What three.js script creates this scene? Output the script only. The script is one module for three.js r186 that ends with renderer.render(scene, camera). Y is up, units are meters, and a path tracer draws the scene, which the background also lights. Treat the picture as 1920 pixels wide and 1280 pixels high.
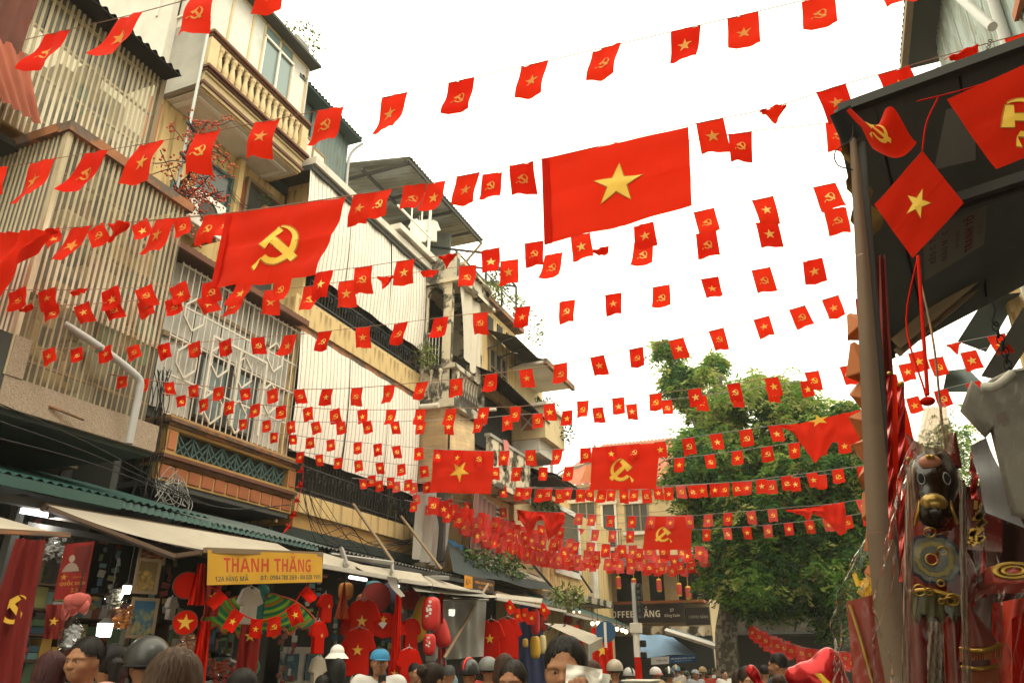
import * as THREE from 'three';
import { mergeGeometries, mergeVertices } from 'three/addons/utils/BufferGeometryUtils.js';
import { MarchingCubes } from 'three/addons/objects/MarchingCubes.js';
import { RoundedBoxGeometry } from 'three/addons/geometries/RoundedBoxGeometry.js';

// ---------------------------------------------------------------- camera, sky, sun, exposure
const V3 = THREE.Vector3, V2 = THREE.Vector2;
const scene = new THREE.Scene();
const PITCH = 22.7 * Math.PI / 180, YAW = 22.3 * Math.PI / 180, FOCAL = 1437, EYE = 1.6;
const camera = new THREE.PerspectiveCamera(2 * Math.atan(640 / FOCAL) * 180 / Math.PI, 1.5, 0.05, 600);
camera.position.set(0, EYE, 0);
camera.rotation.order = 'YXZ';
camera.rotation.set(PITCH, YAW, 0);
const renderer = new THREE.WebGLRenderer({ antialias: true });
renderer.setSize(1024, 682);
renderer.toneMapping = THREE.LinearToneMapping;
renderer.toneMappingExposure = 1.66;
renderer.shadowMap.enabled = true;
const SKY_GAIN = 1.75, SUN_I = 1.1;
{
  const w = 128, h = 64, d = new Float32Array(w * h * 4);
  for (let j = 0; j < h; j++) for (let i = 0; i < w; i++) {
    const up = Math.max(0, Math.sin(((j + .5) / h - .5) * Math.PI));
    const a = i / w * Math.PI * 2;
    const c = 1 + .06 * Math.sin(3 * a + 5 * up) * Math.cos(2 * a - 7 * up) + .04 * Math.sin(7 * a + 11 * up);
    const L = SKY_GAIN * (0.82 + .45 * up) * c, k = (j * w + i) * 4;
    const below = j < h / 2 ? .25 : 1;
    d[k] = L * below; d[k + 1] = L * .95 * below; d[k + 2] = L * .745 * below; d[k + 3] = 1;
  }
  const t = new THREE.DataTexture(d, w, h, THREE.RGBAFormat, THREE.FloatType);
  t.mapping = THREE.EquirectangularReflectionMapping; t.magFilter = THREE.LinearFilter; t.minFilter = THREE.LinearFilter;
  t.wrapS = THREE.RepeatWrapping; t.needsUpdate = true;
  scene.background = t; scene.environment = t;
}
const sun = new THREE.DirectionalLight(new THREE.Color(1, .95, .84), SUN_I);
sun.position.set(16, 34, -4); sun.target.position.set(-4, 3, -12);
sun.castShadow = true; sun.shadow.radius = 40; sun.shadow.mapSize.set(2048, 2048);
Object.assign(sun.shadow.camera, { left: -30, right: 30, top: 30, bottom: -30, near: 1, far: 90 });
scene.add(sun, sun.target);

// ---------------------------------------------------------------- helpers
let seed0 = 12345;
function rng(seed) { let a = seed >>> 0; return () => { a = (a + 0x6d2b79f5) | 0; let t = Math.imul(a ^ (a >>> 15), 1 | a); t = (t + Math.imul(t ^ (t >>> 7), 61 | t)) ^ t; return ((t ^ (t >>> 14)) >>> 0) / 4294967296; }; }
const rnd = rng(7);
const rr = (a, b) => a + (b - a) * rnd();
const P = (r, h, s) => new V3(r, h, -s);            // metres right of the camera, above the street, along the street
const CP = Math.cos(PITCH), SP = Math.sin(PITCH), CY = Math.cos(YAW), SY = Math.sin(YAW);
function ray(px, py) {                                // direction (right, up, along) seen at a pixel of the 1920 px photograph
  const cx = px - 960, cy = 640 - py, up = cy * CP + FOCAL * SP, fw = FOCAL * CP - cy * SP;
  return [cx * CY - fw * SY, up, fw * CY + cx * SY];
}
const latP = (px, py, L) => { const v = ray(px, py), t = -L / v[0]; return P(-L, EYE + v[1] * t, v[2] * t); };
const sP = (px, py, s) => { const v = ray(px, py), t = s / v[2]; return P(v[0] * t, EYE + v[1] * t, s); };
const dP = (px, py, d) => { const v = ray(px, py), n = d / Math.hypot(v[0], v[1], v[2]); return P(v[0] * n, EYE + v[1] * n, v[2] * n); };
const SC = (s0, px = 1) => px;                        // kept for clarity

const used = {};
function numbered(n) { const k = used[n] || 0; used[n] = k + 1; return k ? n + '_' + String(k).padStart(3, '0') : n; }
function thing(name, label, category, base = [0, 0, 0], group) {
  const o = new THREE.Group(); o.name = numbered(name); scene.add(o);
  o.position.copy(Array.isArray(base) ? P(...base) : base);
  o.userData = { label, category }; if (group) o.userData.group = group;
  return o;
}
function fix(g) {
  if (!g.index) { const n = g.attributes.position.count, ix = []; for (let i = 0; i < n; i++) ix.push(i); g.setIndex(ix); }
  if (!g.attributes.normal) g.computeVertexNormals();
  if (!g.attributes.uv) g.setAttribute('uv', new THREE.BufferAttribute(new Float32Array(g.attributes.position.count * 2), 2));
  for (const k of Object.keys(g.attributes)) if (!['position', 'normal', 'uv'].includes(k)) g.deleteAttribute(k);
  g.morphAttributes = {}; return g;
}
const merge = (gs) => (Array.isArray(gs) ? (gs.length === 1 ? fix(gs[0]) : mergeGeometries(gs.map(fix), false)) : fix(gs));
// part(): geometries given in world coordinates become one mesh under its thing or part
const wp = (o) => { const v = new V3(); for (let p = o; p && p !== scene; p = p.parent) v.add(p.position); return v; };
function part(parent, name, gs, m, label) {
  const g = merge(gs); const w = wp(parent); g.translate(-w.x, -w.y, -w.z);
  const o = new THREE.Mesh(g, m); o.name = name; o.castShadow = o.receiveShadow = true; parent.add(o);
  if (label) o.userData.label = label; return o;
}
function local(parent, name, gs, m) { const o = new THREE.Mesh(merge(gs), m); o.name = name; o.castShadow = o.receiveShadow = true; parent.add(o); return o; }
function struct(name, gs, m) { const o = new THREE.Mesh(merge(gs), m); o.name = numbered(name); o.userData.kind = 'structure'; o.receiveShadow = true; o.castShadow = true; scene.add(o); return o; }
function single(name, label, category, gs, m, group) {
  const g = merge(gs); g.computeBoundingBox(); const b = g.boundingBox, c = new V3((b.min.x + b.max.x) / 2, b.min.y, (b.min.z + b.max.z) / 2);
  g.translate(-c.x, -c.y, -c.z); const o = new THREE.Mesh(g, m); o.name = numbered(name); o.position.copy(c); o.userData = { label, category };
  if (group) o.userData.group = group; o.castShadow = o.receiveShadow = true; scene.add(o); return o;
}
function worldUV(g) {
  const p = g.attributes.position, n = g.attributes.normal, uv = new Float32Array(p.count * 2);
  for (let i = 0; i < p.count; i++) {
    const ax = Math.abs(n.getX(i)), ay = Math.abs(n.getY(i)), az = Math.abs(n.getZ(i));
    if (ax >= ay && ax >= az) { uv[2 * i] = p.getZ(i); uv[2 * i + 1] = p.getY(i); } else if (ay >= az) { uv[2 * i] = p.getX(i); uv[2 * i + 1] = p.getZ(i); } else { uv[2 * i] = p.getX(i); uv[2 * i + 1] = p.getY(i); }
  }
  g.setAttribute('uv', new THREE.BufferAttribute(uv, 2)); return g;
}
function bx(r0, r1, h0, h1, s0, s1) {                 // box between right/height/along limits
  const g = new THREE.BoxGeometry(Math.abs(r1 - r0), Math.abs(h1 - h0), Math.abs(s1 - s0));
  g.translate((r0 + r1) / 2, (h0 + h1) / 2, -(s0 + s1) / 2); return worldUV(g);
}
function rbx(r0, r1, h0, h1, s0, s1, rad = .01) {
  const g = new RoundedBoxGeometry(Math.abs(r1 - r0), Math.abs(h1 - h0), Math.abs(s1 - s0), 2, rad);
  g.translate((r0 + r1) / 2, (h0 + h1) / 2, -(s0 + s1) / 2); return worldUV(fix(g));
}
function rod(a, b, rad, seg = 6) {                     // straight round bar
  const d = b.clone().sub(a), L = d.length(), g = new THREE.CylinderGeometry(rad, rad, L, seg, 1);
  g.applyQuaternion(new THREE.Quaternion().setFromUnitVectors(new V3(0, 1, 0), d.normalize())); g.translate((a.x + b.x) / 2, (a.y + b.y) / 2, (a.z + b.z) / 2); return fix(g);
}
function bar(a, b, w, t) {                             // square bar
  const d = b.clone().sub(a), L = d.length(), g = new THREE.BoxGeometry(w, L, t || w);
  g.applyQuaternion(new THREE.Quaternion().setFromUnitVectors(new V3(0, 1, 0), d.normalize())); g.translate((a.x + b.x) / 2, (a.y + b.y) / 2, (a.z + b.z) / 2); return fix(g);
}
function tube(pts, rad, seg = 0, rs = 6) { return fix(new THREE.TubeGeometry(new THREE.CatmullRomCurve3(pts), seg || pts.length * 4, rad, rs, false)); }
// sheet(): bilinear patch A-B-C-D (A,B along u; D,C the far side) pushed along its normal by f(u,v)
function sheet(A, B, C, D, nu, nv, f, uvScale) {
  const pos = [], uv = [], idx = [], N = new V3().crossVectors(B.clone().sub(A), D.clone().sub(A)).normalize();
  const lu = (A.distanceTo(B) + D.distanceTo(C)) / 2, lv = (A.distanceTo(D) + B.distanceTo(C)) / 2;
  for (let j = 0; j <= nv; j++) for (let i = 0; i <= nu; i++) {
    const u = i / nu, v = j / nv, p = A.clone().multiplyScalar((1 - u) * (1 - v)).addScaledVector(B, u * (1 - v)).addScaledVector(C, u * v).addScaledVector(D, (1 - u) * v);
    if (f) { const q = f(u, v, lu, lv); if (typeof q === 'number') p.addScaledVector(N, q); else { p.addScaledVector(N, q[0]); p.y += q[1] || 0; } }
    pos.push(p.x, p.y, p.z); uv.push(uvScale === 1 ? u : u * lu, uvScale === 1 ? 1 - v : v * lv);
  }
  for (let j = 0; j < nv; j++) for (let i = 0; i < nu; i++) { const a = j * (nu + 1) + i, b = a + 1, c = a + nu + 1, d = c + 1; idx.push(a, c, b, b, c, d); }
  const g = new THREE.BufferGeometry(); g.setAttribute('position', new THREE.Float32BufferAttribute(pos, 3)); g.setAttribute('uv', new THREE.Float32BufferAttribute(uv, 2)); g.setIndex(idx); g.computeVertexNormals(); return g;
}
const wave = (x, pitch) => { const t = ((x / pitch) % 1 + 1) % 1; return Math.min(1, Math.max(0, t < .5 ? (t - .08) / .14 : (.64 - t) / .14 + 0)); }; // trapezoid rib, 0..1
function corr(A, B, C, D, pitch, amp, nv = 1) {        // corrugated sheet, ribs run from AB to DC
  const L = A.distanceTo(B), n = Math.max(8, Math.round(L / pitch * 6));
  return sheet(A, B, C, D, n, nv, (u) => amp * Math.sin(u * L / pitch * Math.PI * 2));
}
function shapeGeo(pts, depth, holes, bevel) {
  const s = new THREE.Shape(pts.map((p) => new V2(p[0], p[1])));
  for (const h of holes || []) s.holes.push(new THREE.Path(h.map((p) => new V2(p[0], p[1]))));
  return fix(new THREE.ExtrudeGeometry(s, { depth, bevelEnabled: !!bevel, bevelSize: bevel || 0, bevelThickness: bevel || 0, bevelSegments: 1, curveSegments: 10 }));
}
// a shape drawn in (along, height) set against a facade plane at right = r, thickness t towards the street
function onFacade(pts, r, t, holes) { const g = shapeGeo(pts.map(([s, h]) => [s, h]), t, (holes || []).map((q) => q.map(([s, h]) => [s, h]))); g.rotateY(Math.PI / 2); g.translate(r, 0, 0); return worldUV(fix(g.index ? g.toNonIndexed() : g)); }

// ---------------------------------------------------------------- textures
function pnoise(per, seed) {                            // tiling value noise
  const R = rng(seed), T = new Float32Array(per * per); for (let i = 0; i < T.length; i++) T[i] = R();
  return (x, y) => { x = ((x % per) + per) % per; y = ((y % per) + per) % per; const i = Math.floor(x), j = Math.floor(y), a = x - i, b = y - j, u = a * a * (3 - 2 * a), v = b * b * (3 - 2 * b), i1 = (i + 1) % per, j1 = (j + 1) % per;
    return (T[j * per + i] * (1 - u) + T[j * per + i1] * u) * (1 - v) + (T[j1 * per + i] * (1 - u) + T[j1 * per + i1] * u) * v; };
}
function fbm(seed, base, oct, ax = 1, ay = 1) { const ns = []; for (let o = 0; o < oct; o++) ns.push(pnoise(base << o, seed + o * 17)); return (x, y) => { let s = 0, a = .5, n = 0; ns.forEach((f, o) => { const k = base << o; s += a * f(x * k * ax, y * k * ay); n += a; a *= .55; }); return s / n; }; }
const toS = (v) => Math.round(255 * Math.pow(Math.min(1, Math.max(0, v)), 1 / 2.2));
function dataTex(n, fn, metres, srgb = true) {
  const d = new Uint8Array(n * n * 4);
  for (let j = 0; j < n; j++) for (let i = 0; i < n; i++) { const c = fn(i / n, j / n), k = (j * n + i) * 4; if (srgb) { d[k] = toS(c[0]); d[k + 1] = toS(c[1]); d[k + 2] = toS(c[2]); } else d[k] = d[k + 1] = d[k + 2] = Math.round(255 * Math.min(1, Math.max(0, c[0]))); d[k + 3] = 255; }
  const t = new THREE.DataTexture(d, n, n); t.wrapS = t.wrapT = THREE.RepeatWrapping; t.magFilter = THREE.LinearFilter; t.minFilter = THREE.LinearMipmapLinearFilter; t.generateMipmaps = true; if (srgb) t.colorSpace = THREE.SRGBColorSpace;
  const m = Array.isArray(metres) ? metres : [metres, metres]; t.repeat.set(1 / m[0], 1 / m[1]); t.needsUpdate = true; return t;
}
const mix = (a, b, t) => a + (b - a) * t, sst = (a, b, x) => { const t = Math.min(1, Math.max(0, (x - a) / (b - a))); return t * t * (3 - 2 * t); };
const T = {};
{
  const a = fbm(1, 4, 6), b = fbm(2, 8, 5), g = pnoise(256, 3), dr = fbm(5, 8, 5, 4, .5);
  T.grime = dataTex(512, (x, y) => { const v = .74 + .34 * a(x, y) - .1 * sst(.55, .8, b(x, y)) + .07 * (g(x * 256, y * 256) - .5); return [v, v * .985, v * .955]; }, 2.2);
  T.drips = dataTex(512, (x, y) => { const d = sst(.5, .78, dr(x, y)) * .45, v = .93 - d + .08 * (a(x, y) - .5) + .05 * (g(x * 256, y * 256) - .5); return [v, v * (1 - d * .18), v * (1 - d * .4)]; }, 2.6);
  const c = fbm(9, 4, 7), e = fbm(12, 16, 4);
  T.mould = dataTex(512, (x, y) => { const m = sst(.47, .6, c(x, y) * .75 + .25 * e(x, y)), v = mix(.95, .1, m) * (.85 + .3 * e(x, y)); return [v, v * .97, v * mix(.9, .85, m)]; }, 1.7);
  T.concrete = dataTex(512, (x, y) => { const v = .6 + .55 * (a(x, y) - .3) + .2 * (c(x + .3, y) - .5) + .06 * (g(x * 256, y * 256) - .5); return [v, v * .985, v * .95]; }, 2);
  T.pebble = dataTex(256, (x, y) => { const v = .45 + .75 * (g(x * 256, y * 256) * .6 + .4 * pebb(x * 128, y * 128)) - .12; return [v, v * .9, v * .8]; }, .9);
  function pebb(x, y) { return PB(x, y); }
  const rust = fbm(31, 6, 6);
  T.rust = dataTex(512, (x, y) => { const m = sst(.4, .65, rust(x, y)); return [mix(.12, .32, m), mix(.085, .13, m), mix(.06, .05, m)].map((v) => v * (.8 + .5 * e(x, y))); }, 1.2);
  const st = fbm(41, 4, 5, 1, .35);
  T.poly = dataTex(512, (x, y) => { const m = sst(.45, .7, st(x, y)), ru = sst(.62, .74, rust(x * 2, y * .5)) * .5, v = .97 - .36 * m + .14 * (e(x, y) - .5); return [v * (1 - .25 * ru), v * (1 - .07 * m) * (1 - .55 * ru), v * (1 - .24 * m) * (1 - .75 * ru)]; }, [2.4, 2.4]);
  T.bamboo = dataTex(512, (x, y) => { const k = Math.abs(((y * 64) % 1) - .5), v = (.55 + .5 * a(x * 2, y)) * (k > .4 ? .35 : .9 + .35 * (pnoiseB(x * 6, Math.floor(y * 64) + .5) - .5)); return [v, v * .74, v * .42]; }, 1.3);
  T.blind = dataTex(512, (x, y) => { const q = (x * 12) % 1, w = Math.sin(y * 6.28 * 2) * .03, s = Math.abs(q - .5 + w); const line = s < .055 ? .25 : (Math.abs(s - .2) < .015 ? .75 : 1); const v = line * (.88 + .14 * a(x, y)); return [v, v * .97, v * .93]; }, 1.5);
  T.bark = dataTex(512, (x, y) => { const m = sst(.42, .6, e(x, y)), k = c(x, y); const v = mix(.13, .42, m) * (.6 + .8 * k); return [v, v * .93, v * .75]; }, [1.3, 1.3]);
  T.asphalt = dataTex(512, (x, y) => { const v = .5 + .5 * g(x * 256, y * 256) + .4 * (a(x, y) - .5); return [v, v, v]; }, 3);
  T.cloth = dataTex(256, (x, y) => { const v = .9 + .12 * (a(x, y) - .5) + .06 * (g(x * 256, y * 256) - .5); return [v, v, v]; }, .8);
  const sk = fbm(63, 16, 4); T.skin = dataTex(256, (x, y) => { const v = .86 + .28 * (sk(x, y) - .35) + .05 * (g(x * 256, y * 256) - .5); return [v, v * (.97 + .05 * a(x, y)), v * .97]; }, .4);
  const hr = fbm(77, 4, 4, 16, .5);
  T.hair = dataTex(256, (x, y) => { const v = .45 + 1.1 * hr(x, y); return [v, v, v]; }, 1);
}
function PB(x, y) { return (PB.f || (PB.f = pnoise(128, 91)))(x, y); }
function pnoiseB(x, y) { return (pnoiseB.f || (pnoiseB.f = pnoise(64, 93)))(x, y); }
// lettering with Vietnamese accents drawn over plain letters
const MARKS = { '\u0300': 'g', '\u0301': 'a', '\u0302': 'c', '\u0303': 't', '\u0306': 'b', '\u0309': 'k', '\u031b': 'h', '\u0323': 'd' };
function vtext(g, s, x, y, size, font, col, align = 'center', maxW = 0) {
  g.font = font; g.fillStyle = g.strokeStyle = col; g.textBaseline = 'alphabetic'; g.textAlign = 'left'; const out = []; let w = 0;
  for (let ch of s.normalize('NFC')) { const n = ch === 'Đ' || ch === 'đ' ? ch : ch.normalize('NFD'), b = ch === 'Đ' ? 'D' : ch === 'đ' ? 'd' : n[0], cw = g.measureText(b).width; out.push([b, [...n].slice(1).map((m) => MARKS[m]), w, cw, ch]); w += cw; }
  g.save(); g.translate(x, y + size * .36); if (maxW && w > maxW) g.scale(maxW / w, 1); const x0 = align === 'center' ? -w / 2 : 0; g.lineWidth = size * .085; g.lineCap = 'round';
  for (const [b, ms, px, cw, ch] of out) { g.fillText(b, x0 + px, 0); const up = b === b.toUpperCase(), cx = x0 + px + cw / 2; let yy = -(up ? size * .8 : size * .62); const q = size * .16;
    if (ch === 'Đ' || ch === 'đ') { const yb = up ? -size * .36 : -size * .6; g.beginPath(); g.moveTo(x0 + px - (up ? .02 : -.3) * cw, yb); g.lineTo(x0 + px + (up ? .5 : 1.02) * cw, yb); g.stroke(); }
    for (const m of ms) { g.beginPath(); if (m === 'd') { g.arc(cx, size * .14, size * .06, 0, 7); g.fill(); continue; } if (m === 'h') { g.arc(cx + cw * .42, -size * (up ? .66 : .5), size * .1, -1.2, 1.5); g.stroke(); continue; }
      if (m === 'c') { g.moveTo(cx - q, yy); g.lineTo(cx, yy - q * .8); g.lineTo(cx + q, yy); } if (m === 'b') g.arc(cx, yy - q * .7, q * .85, .25, 2.9); if (m === 'a') { g.moveTo(cx - q * .3, yy - .02 * size); g.lineTo(cx + q * .6, yy - q); } if (m === 'g') { g.moveTo(cx + q * .3, yy); g.lineTo(cx - q * .6, yy - q); } if (m === 't') { g.moveTo(cx - q, yy - q * .3); g.quadraticCurveTo(cx - q * .4, yy - q * 1.2, cx, yy - q * .5); g.quadraticCurveTo(cx + q * .4, yy + q * .1, cx + q, yy - q * .7); } if (m === 'k') g.arc(cx, yy - q * .5, q * .55, -2.6, 1.2); g.stroke(); yy -= q * 1.15; } }
  g.restore();
}
function canvasTex(w, h, draw) { const c = document.createElement('canvas'); c.width = w; c.height = h; draw(c.getContext('2d'), w, h); const t = new THREE.CanvasTexture(c); t.colorSpace = THREE.SRGBColorSpace; return t; }

// ---------------------------------------------------------------- materials (linear base colours)
const C = (r, g, b) => new THREE.Color().setRGB(r, g, b);
function mat(c, o = {}) { const { map, rough = .85, ...k } = o; return new THREE.MeshStandardMaterial({ color: C(...c), roughness: rough, side: THREE.DoubleSide, ...(map ? { map } : {}), ...k }); }
function phys(c, o = {}) { const { map, rough = .85, ...k } = o; return new THREE.MeshPhysicalMaterial({ color: C(...c), roughness: rough, side: THREE.DoubleSide, ...(map ? { map } : {}), ...k }); }
const M = {
  cream: mat([.66, .48, .22], { map: T.drips }), creamClean: mat([.66, .52, .3], { map: T.grime }), yellow: mat([.58, .38, .14], { map: T.drips }), ochre: mat([.5, .3, .1], { map: T.grime }),
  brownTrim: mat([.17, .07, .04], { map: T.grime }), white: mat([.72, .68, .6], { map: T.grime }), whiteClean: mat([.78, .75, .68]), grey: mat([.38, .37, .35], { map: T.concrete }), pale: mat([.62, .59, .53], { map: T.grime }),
  concrete: mat([.45, .43, .38], { map: T.concrete }), pebble: mat([.52, .45, .37], { map: T.pebble, bumpMap: T.pebble, bumpScale: .01 }), mould: mat([.55, .5, .41], { map: T.mould }), mouldPale: mat([.66, .58, .45], { map: T.mould }),
  dark: mat([.018, .02, .018]), darkGreen: mat([.03, .045, .04], { map: T.grime }), darkGrey: mat([.06, .06, .055]), iron: mat([.022, .026, .026], { rough: .6 }), steel: mat([.36, .36, .34], { rough: .45, metalness: .5 }), pipe: mat([.42, .42, .4], { rough: .5 }),
  rust: mat([1, 1, 1], { map: T.rust }), poly: mat([.74, .65, .49], { map: T.poly, rough: .5 }), clear: phys([.82, .78, .62], { transmission: .86, roughness: .15, thickness: 0, specularIntensity: .4 }), clearShaded: phys([.45, .45, .38], { transmission: .6, roughness: .45, thickness: 0 }),
  redSheet: mat([.36, .09, .045], { map: T.poly }), redDark: mat([.16, .045, .028], { map: T.poly }), black: mat([.012, .012, .012]), wood: mat([.28, .2, .12], { map: T.grime }), woodDark: mat([.1, .06, .035], { map: T.grime }),
  teal: mat([.09, .17, .16], { map: T.drips }), tealCorr: mat([.12, .18, .175], { map: T.poly, rough: .5 }), greenRoof: mat([.035, .1, .09], { map: T.grime, rough: .5 }), terracotta: mat([.4, .13, .05], { map: T.grime }), peach: mat([.55, .2, .085], { map: T.grime }),
  glass: phys([.5, .56, .54], { roughness: .08, transmission: .55, thickness: 0 }), glassDark: mat([.05, .065, .065], { rough: .12 }), blueGlass: mat([.18, .25, .25], { rough: .15 }), greyCloth: mat([.3, .27, .23], { map: T.cloth }), tarp: mat([.41, .37, .3], { map: T.grime }),
  blueTarp: mat([.03, .15, .32], { map: T.grime }), blind: phys([.84, .8, .72], { map: T.blind, transmission: 0 }), bamboo: mat([.5, .46, .42], { map: T.bamboo }), bambooPale: mat([.8, .78, .76], { map: T.bamboo }),
  bark: mat([.62, .6, .58], { map: T.bark, bumpMap: T.bark, bumpScale: .03 }), tile: mat([.42, .12, .06], { map: T.grime }), asphalt: mat([.055, .055, .053], { map: T.asphalt }), paving: mat([.22, .2, .18], { map: T.grime }),
  red: phys([.8, .026, .005], { map: T.cloth, roughness: .9, transmission: .4, thickness: 0, specularIntensity: .12 }), redSolid: phys([.62, .012, .003], { map: T.cloth, rough: .85, specularIntensity: .15 }), gold: mat([.85, .52, .04], { rough: .6 }), goldMetal: mat([.75, .5, .12], { rough: .3, metalness: .8 }), emblem: mat([.85, .5, .05], { rough: .7 }), emblemPale: mat([.8, .52, .12], { rough: .7 }), emblemBacklit: mat([.62, .22, .025], { rough: .8 }), emblemBacklit2: mat([.7, .32, .05], { rough: .8 }),  // last two emblem tones: backlighting painted in as a darker gold
  wire: mat([.015, .015, .015]), wirePale: mat([.3, .29, .27]), string: mat([.3, .16, .1]), stringGrey: mat([.28, .27, .25]), leaf: phys([1, 1, 1], { roughness: .7, transmission: .5, thickness: 0, specularIntensity: .25 }), blossom: mat([.42, .05, .022]), soil: mat([.05, .035, .02]),
};
// ---------------------------------------------------------------- the ground
struct('street', [worldUV(new THREE.PlaneGeometry(400, 400).rotateX(-Math.PI / 2))], M.asphalt);
struct('pavement', [bx(-12, -5.6, -.3, .13, -6, 29)], M.paving);
struct('pavement', [bx(.9, 8, -.3, .13, -6, 29)], M.paving);

const F = (s, h, L) => P(-L, h, s);                      // a point on a facade plane
// panel of corrugated sheet on a facade between s0..s1, h0..h1 at distance L from the street axis
const corrF = (L, s0, s1, h0, h1, pitch = .12, amp = .02) => corr(F(s0, h1, L), F(s1, h1, L), F(s1, h0, L), F(s0, h0, L), pitch, amp);
// translucent ribbed sheet: opaque cream ribs with clear valleys between
function ribbed(parent, L, s0, s1, h0, h1, pitch, seed, perp, frac = .36) {
  const ribs = [], w = s1 - s0, n = Math.round(w / pitch), R = rng(seed);
  for (let i = 0; i < n; i++) {
    const a = s0 + (i + .04) * w / n, b = s0 + (i + frac + .22 * R()) * w / n, dz = .012 + .006 * R();
    const X = perp ? (q, h, d) => P(q, h, perp - d) : (q, h, d) => P(-L + d, h, q);
    ribs.push(sheet(X(a, h1, 0), X(b, h1, 0), X(b, h0, 0), X(a, h0, 0), 4, 1, (u) => (perp ? -1 : -1) * dz * Math.sin(u * Math.PI)));
  }
  part(parent, 'rib_panel', ribs, M.poly);
  if (perp) part(parent, 'clear_panel', [sheet(P(s0, h1, perp + .006), P(s1, h1, perp + .006), P(s1, h0, perp + .006), P(s0, h0, perp + .006), 1, 1)], M.clearShaded);  // camera-facing side: darker copy of the clear sheet, shade put into its colour
  else part(parent, 'clear_panel', [sheet(F(s0, h1, L + .006), F(s1, h1, L + .006), F(s1, h0, L + .006), F(s0, h0, L + .006), 1, 1)], M.clear);
}

// ---------------------------------------------------------------- nearest house on the left, boxed in with ribbed sheets
{
  const t = thing('sheet_clad_house', 'nearest left house boxed in with ribbed translucent sheets over a pebble-dash slab', 'house', [-8.5, 0, 5]);
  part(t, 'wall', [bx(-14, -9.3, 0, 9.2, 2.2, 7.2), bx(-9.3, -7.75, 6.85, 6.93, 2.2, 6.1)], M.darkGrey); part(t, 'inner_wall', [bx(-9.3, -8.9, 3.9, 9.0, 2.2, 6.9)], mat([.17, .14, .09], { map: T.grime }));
  part(t, 'slab', [bx(-9.3, -6.98, 3.8, 4.1, 4.45, 6.33), bx(-7.12, -6.97, 4.1, 4.5, 4.45, 4.62)], M.pebble);
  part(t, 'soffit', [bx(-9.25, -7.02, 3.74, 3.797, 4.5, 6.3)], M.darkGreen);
  part(t, 'ledge', [bx(-9.3, -6.99, 3.8, 4.5, 4.3, 4.447)], M.darkGrey);
  part(t, 'iron_hook', [rod(F(4.95, 3.93, 6.97), F(5.3, 3.88, 6.9), .014)], M.rust);
  let s = 4.47; for (let k = 0; k < 3; k++) { const w = .56; ribbed(t, 7, s, s + w, 4.98, 6.9, .07, 40 + k, 0, .42); ribbed(t, 7.015, s, s + w, 4.06, 5.02, .07, 46 + k, 0, .2); s += w; }
  ribbed(t, 7, -8.6, -7.02, 4.5, 6.9, .075, 50, 4.45);
  part(t, 'frame_rail', [4.3, 5.05, 5.75, 6.4].map((h) => bx(-7.05, -7.02, h, h + .03, 4.5, 6.14)), M.wood);
  part(t, 'frame_rail', [5.2, 6.0].map((h) => bx(-8.6, -7.05, h, h + .03, 4.49, 4.52)), M.wood);
  part(t, 'corner_post', [bx(-7.04, -6.98, 4.1, 6.92, 4.43, 4.48)], M.poly);
  part(t, 'rim', [bx(-7.1, -6.94, 6.88, 7.0, 4.4, 6.2)], M.rust); part(t, 'rim', [bx(-8.9, -7.1, 6.88, 7.0, 4.38, 4.5)], M.rust);
  part(t, 'roof', [bx(-7.75, -7.1, 6.93, 6.97, 4.5, 6.15)], M.darkGrey);
  // upper storey
  s = 3.0; const ws = [.63, .6, .62, .52, .5]; ws.forEach((w, k) => { ribbed(t, 7.6, s, s + w - .01, 6.97, 9.0, .074, 60 + k, 0, .4); s += w; });
  part(t, 'frame_rail', [7.25, 7.8, 8.35, 8.85].map((h) => bx(-7.66, -7.62, h, h + .03, 3.0, 5.86)), M.poly);
  part(t, 'corner_strip', [bx(-7.66, -7.58, 6.97, 9.0, 5.86, 5.93)], M.wood);
  part(t, 'eave', [corr(F(2.5, 9.12, 8.3), F(5.95, 9.12, 8.3), F(5.95, 9.0, 7.3), F(2.5, 9.0, 7.3), .13, .025), bx(-8.3, -7.32, 8.97, 8.99, 2.5, 5.9)], M.black);
  part(t, 'red_sheet', [corrF(7.52, 2.6, 4.02, 7.75, 9.0, .16, .02)], M.redDark, 'dark red corrugated sheet');
  part(t, 'red_sheet', [corr(F(2.8, 7.8, 7.5), F(4.1, 7.8, 7.5), F(4.33, 6.95, 7.28), F(3.4, 6.95, 7.28), .16, .022)], M.redSheet, 'brick red flared corrugated sheet');
  // what stands behind the clear sheets
  const st = []; const R = rng(5); const cols = [[.55, .4, .18], [.12, .3, .22], [.6, .54, .42], [.4, .24, .12], [.3, .29, .25], [.6, .5, .3]];
  cols.forEach((c, i) => { const g = []; for (let k = 0; k < 7; k++) { const s0 = 4.55 + R() * 1.35, h0 = 4.15 + R() * 2.2, w = .12 + R() * .3; g.push(rbx(-7.55 - R() * .3, -7.1, h0, h0 + .2 + R() * .4, s0, s0 + w, .05)); } for (let k = 0; k < 3; k++) { const s0 = 3.2 + R() * 2.2, h0 = 7.1 + R() * 1.3; g.push(rbx(-8.3, -7.95, h0, h0 + .2 + R() * .5, s0, s0 + .2 + R() * .3, .05)); } part(t, 'stored_goods', g, mat(c)); });
}
single('drain_pipe', 'bent grey plastic drain pipe jutting from the sheet-clad house', 'pipe', [tube([F(4.95, 4.83, 7.05), F(5.2, 4.7, 6.9), F(5.6, 4.5, 6.75), F(5.72, 4.42, 6.72), F(5.74, 4.3, 6.72), F(5.74, 3.95, 6.72), F(5.74, 3.72, 6.72)], .042, 40, 10)], M.pipe);

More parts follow.
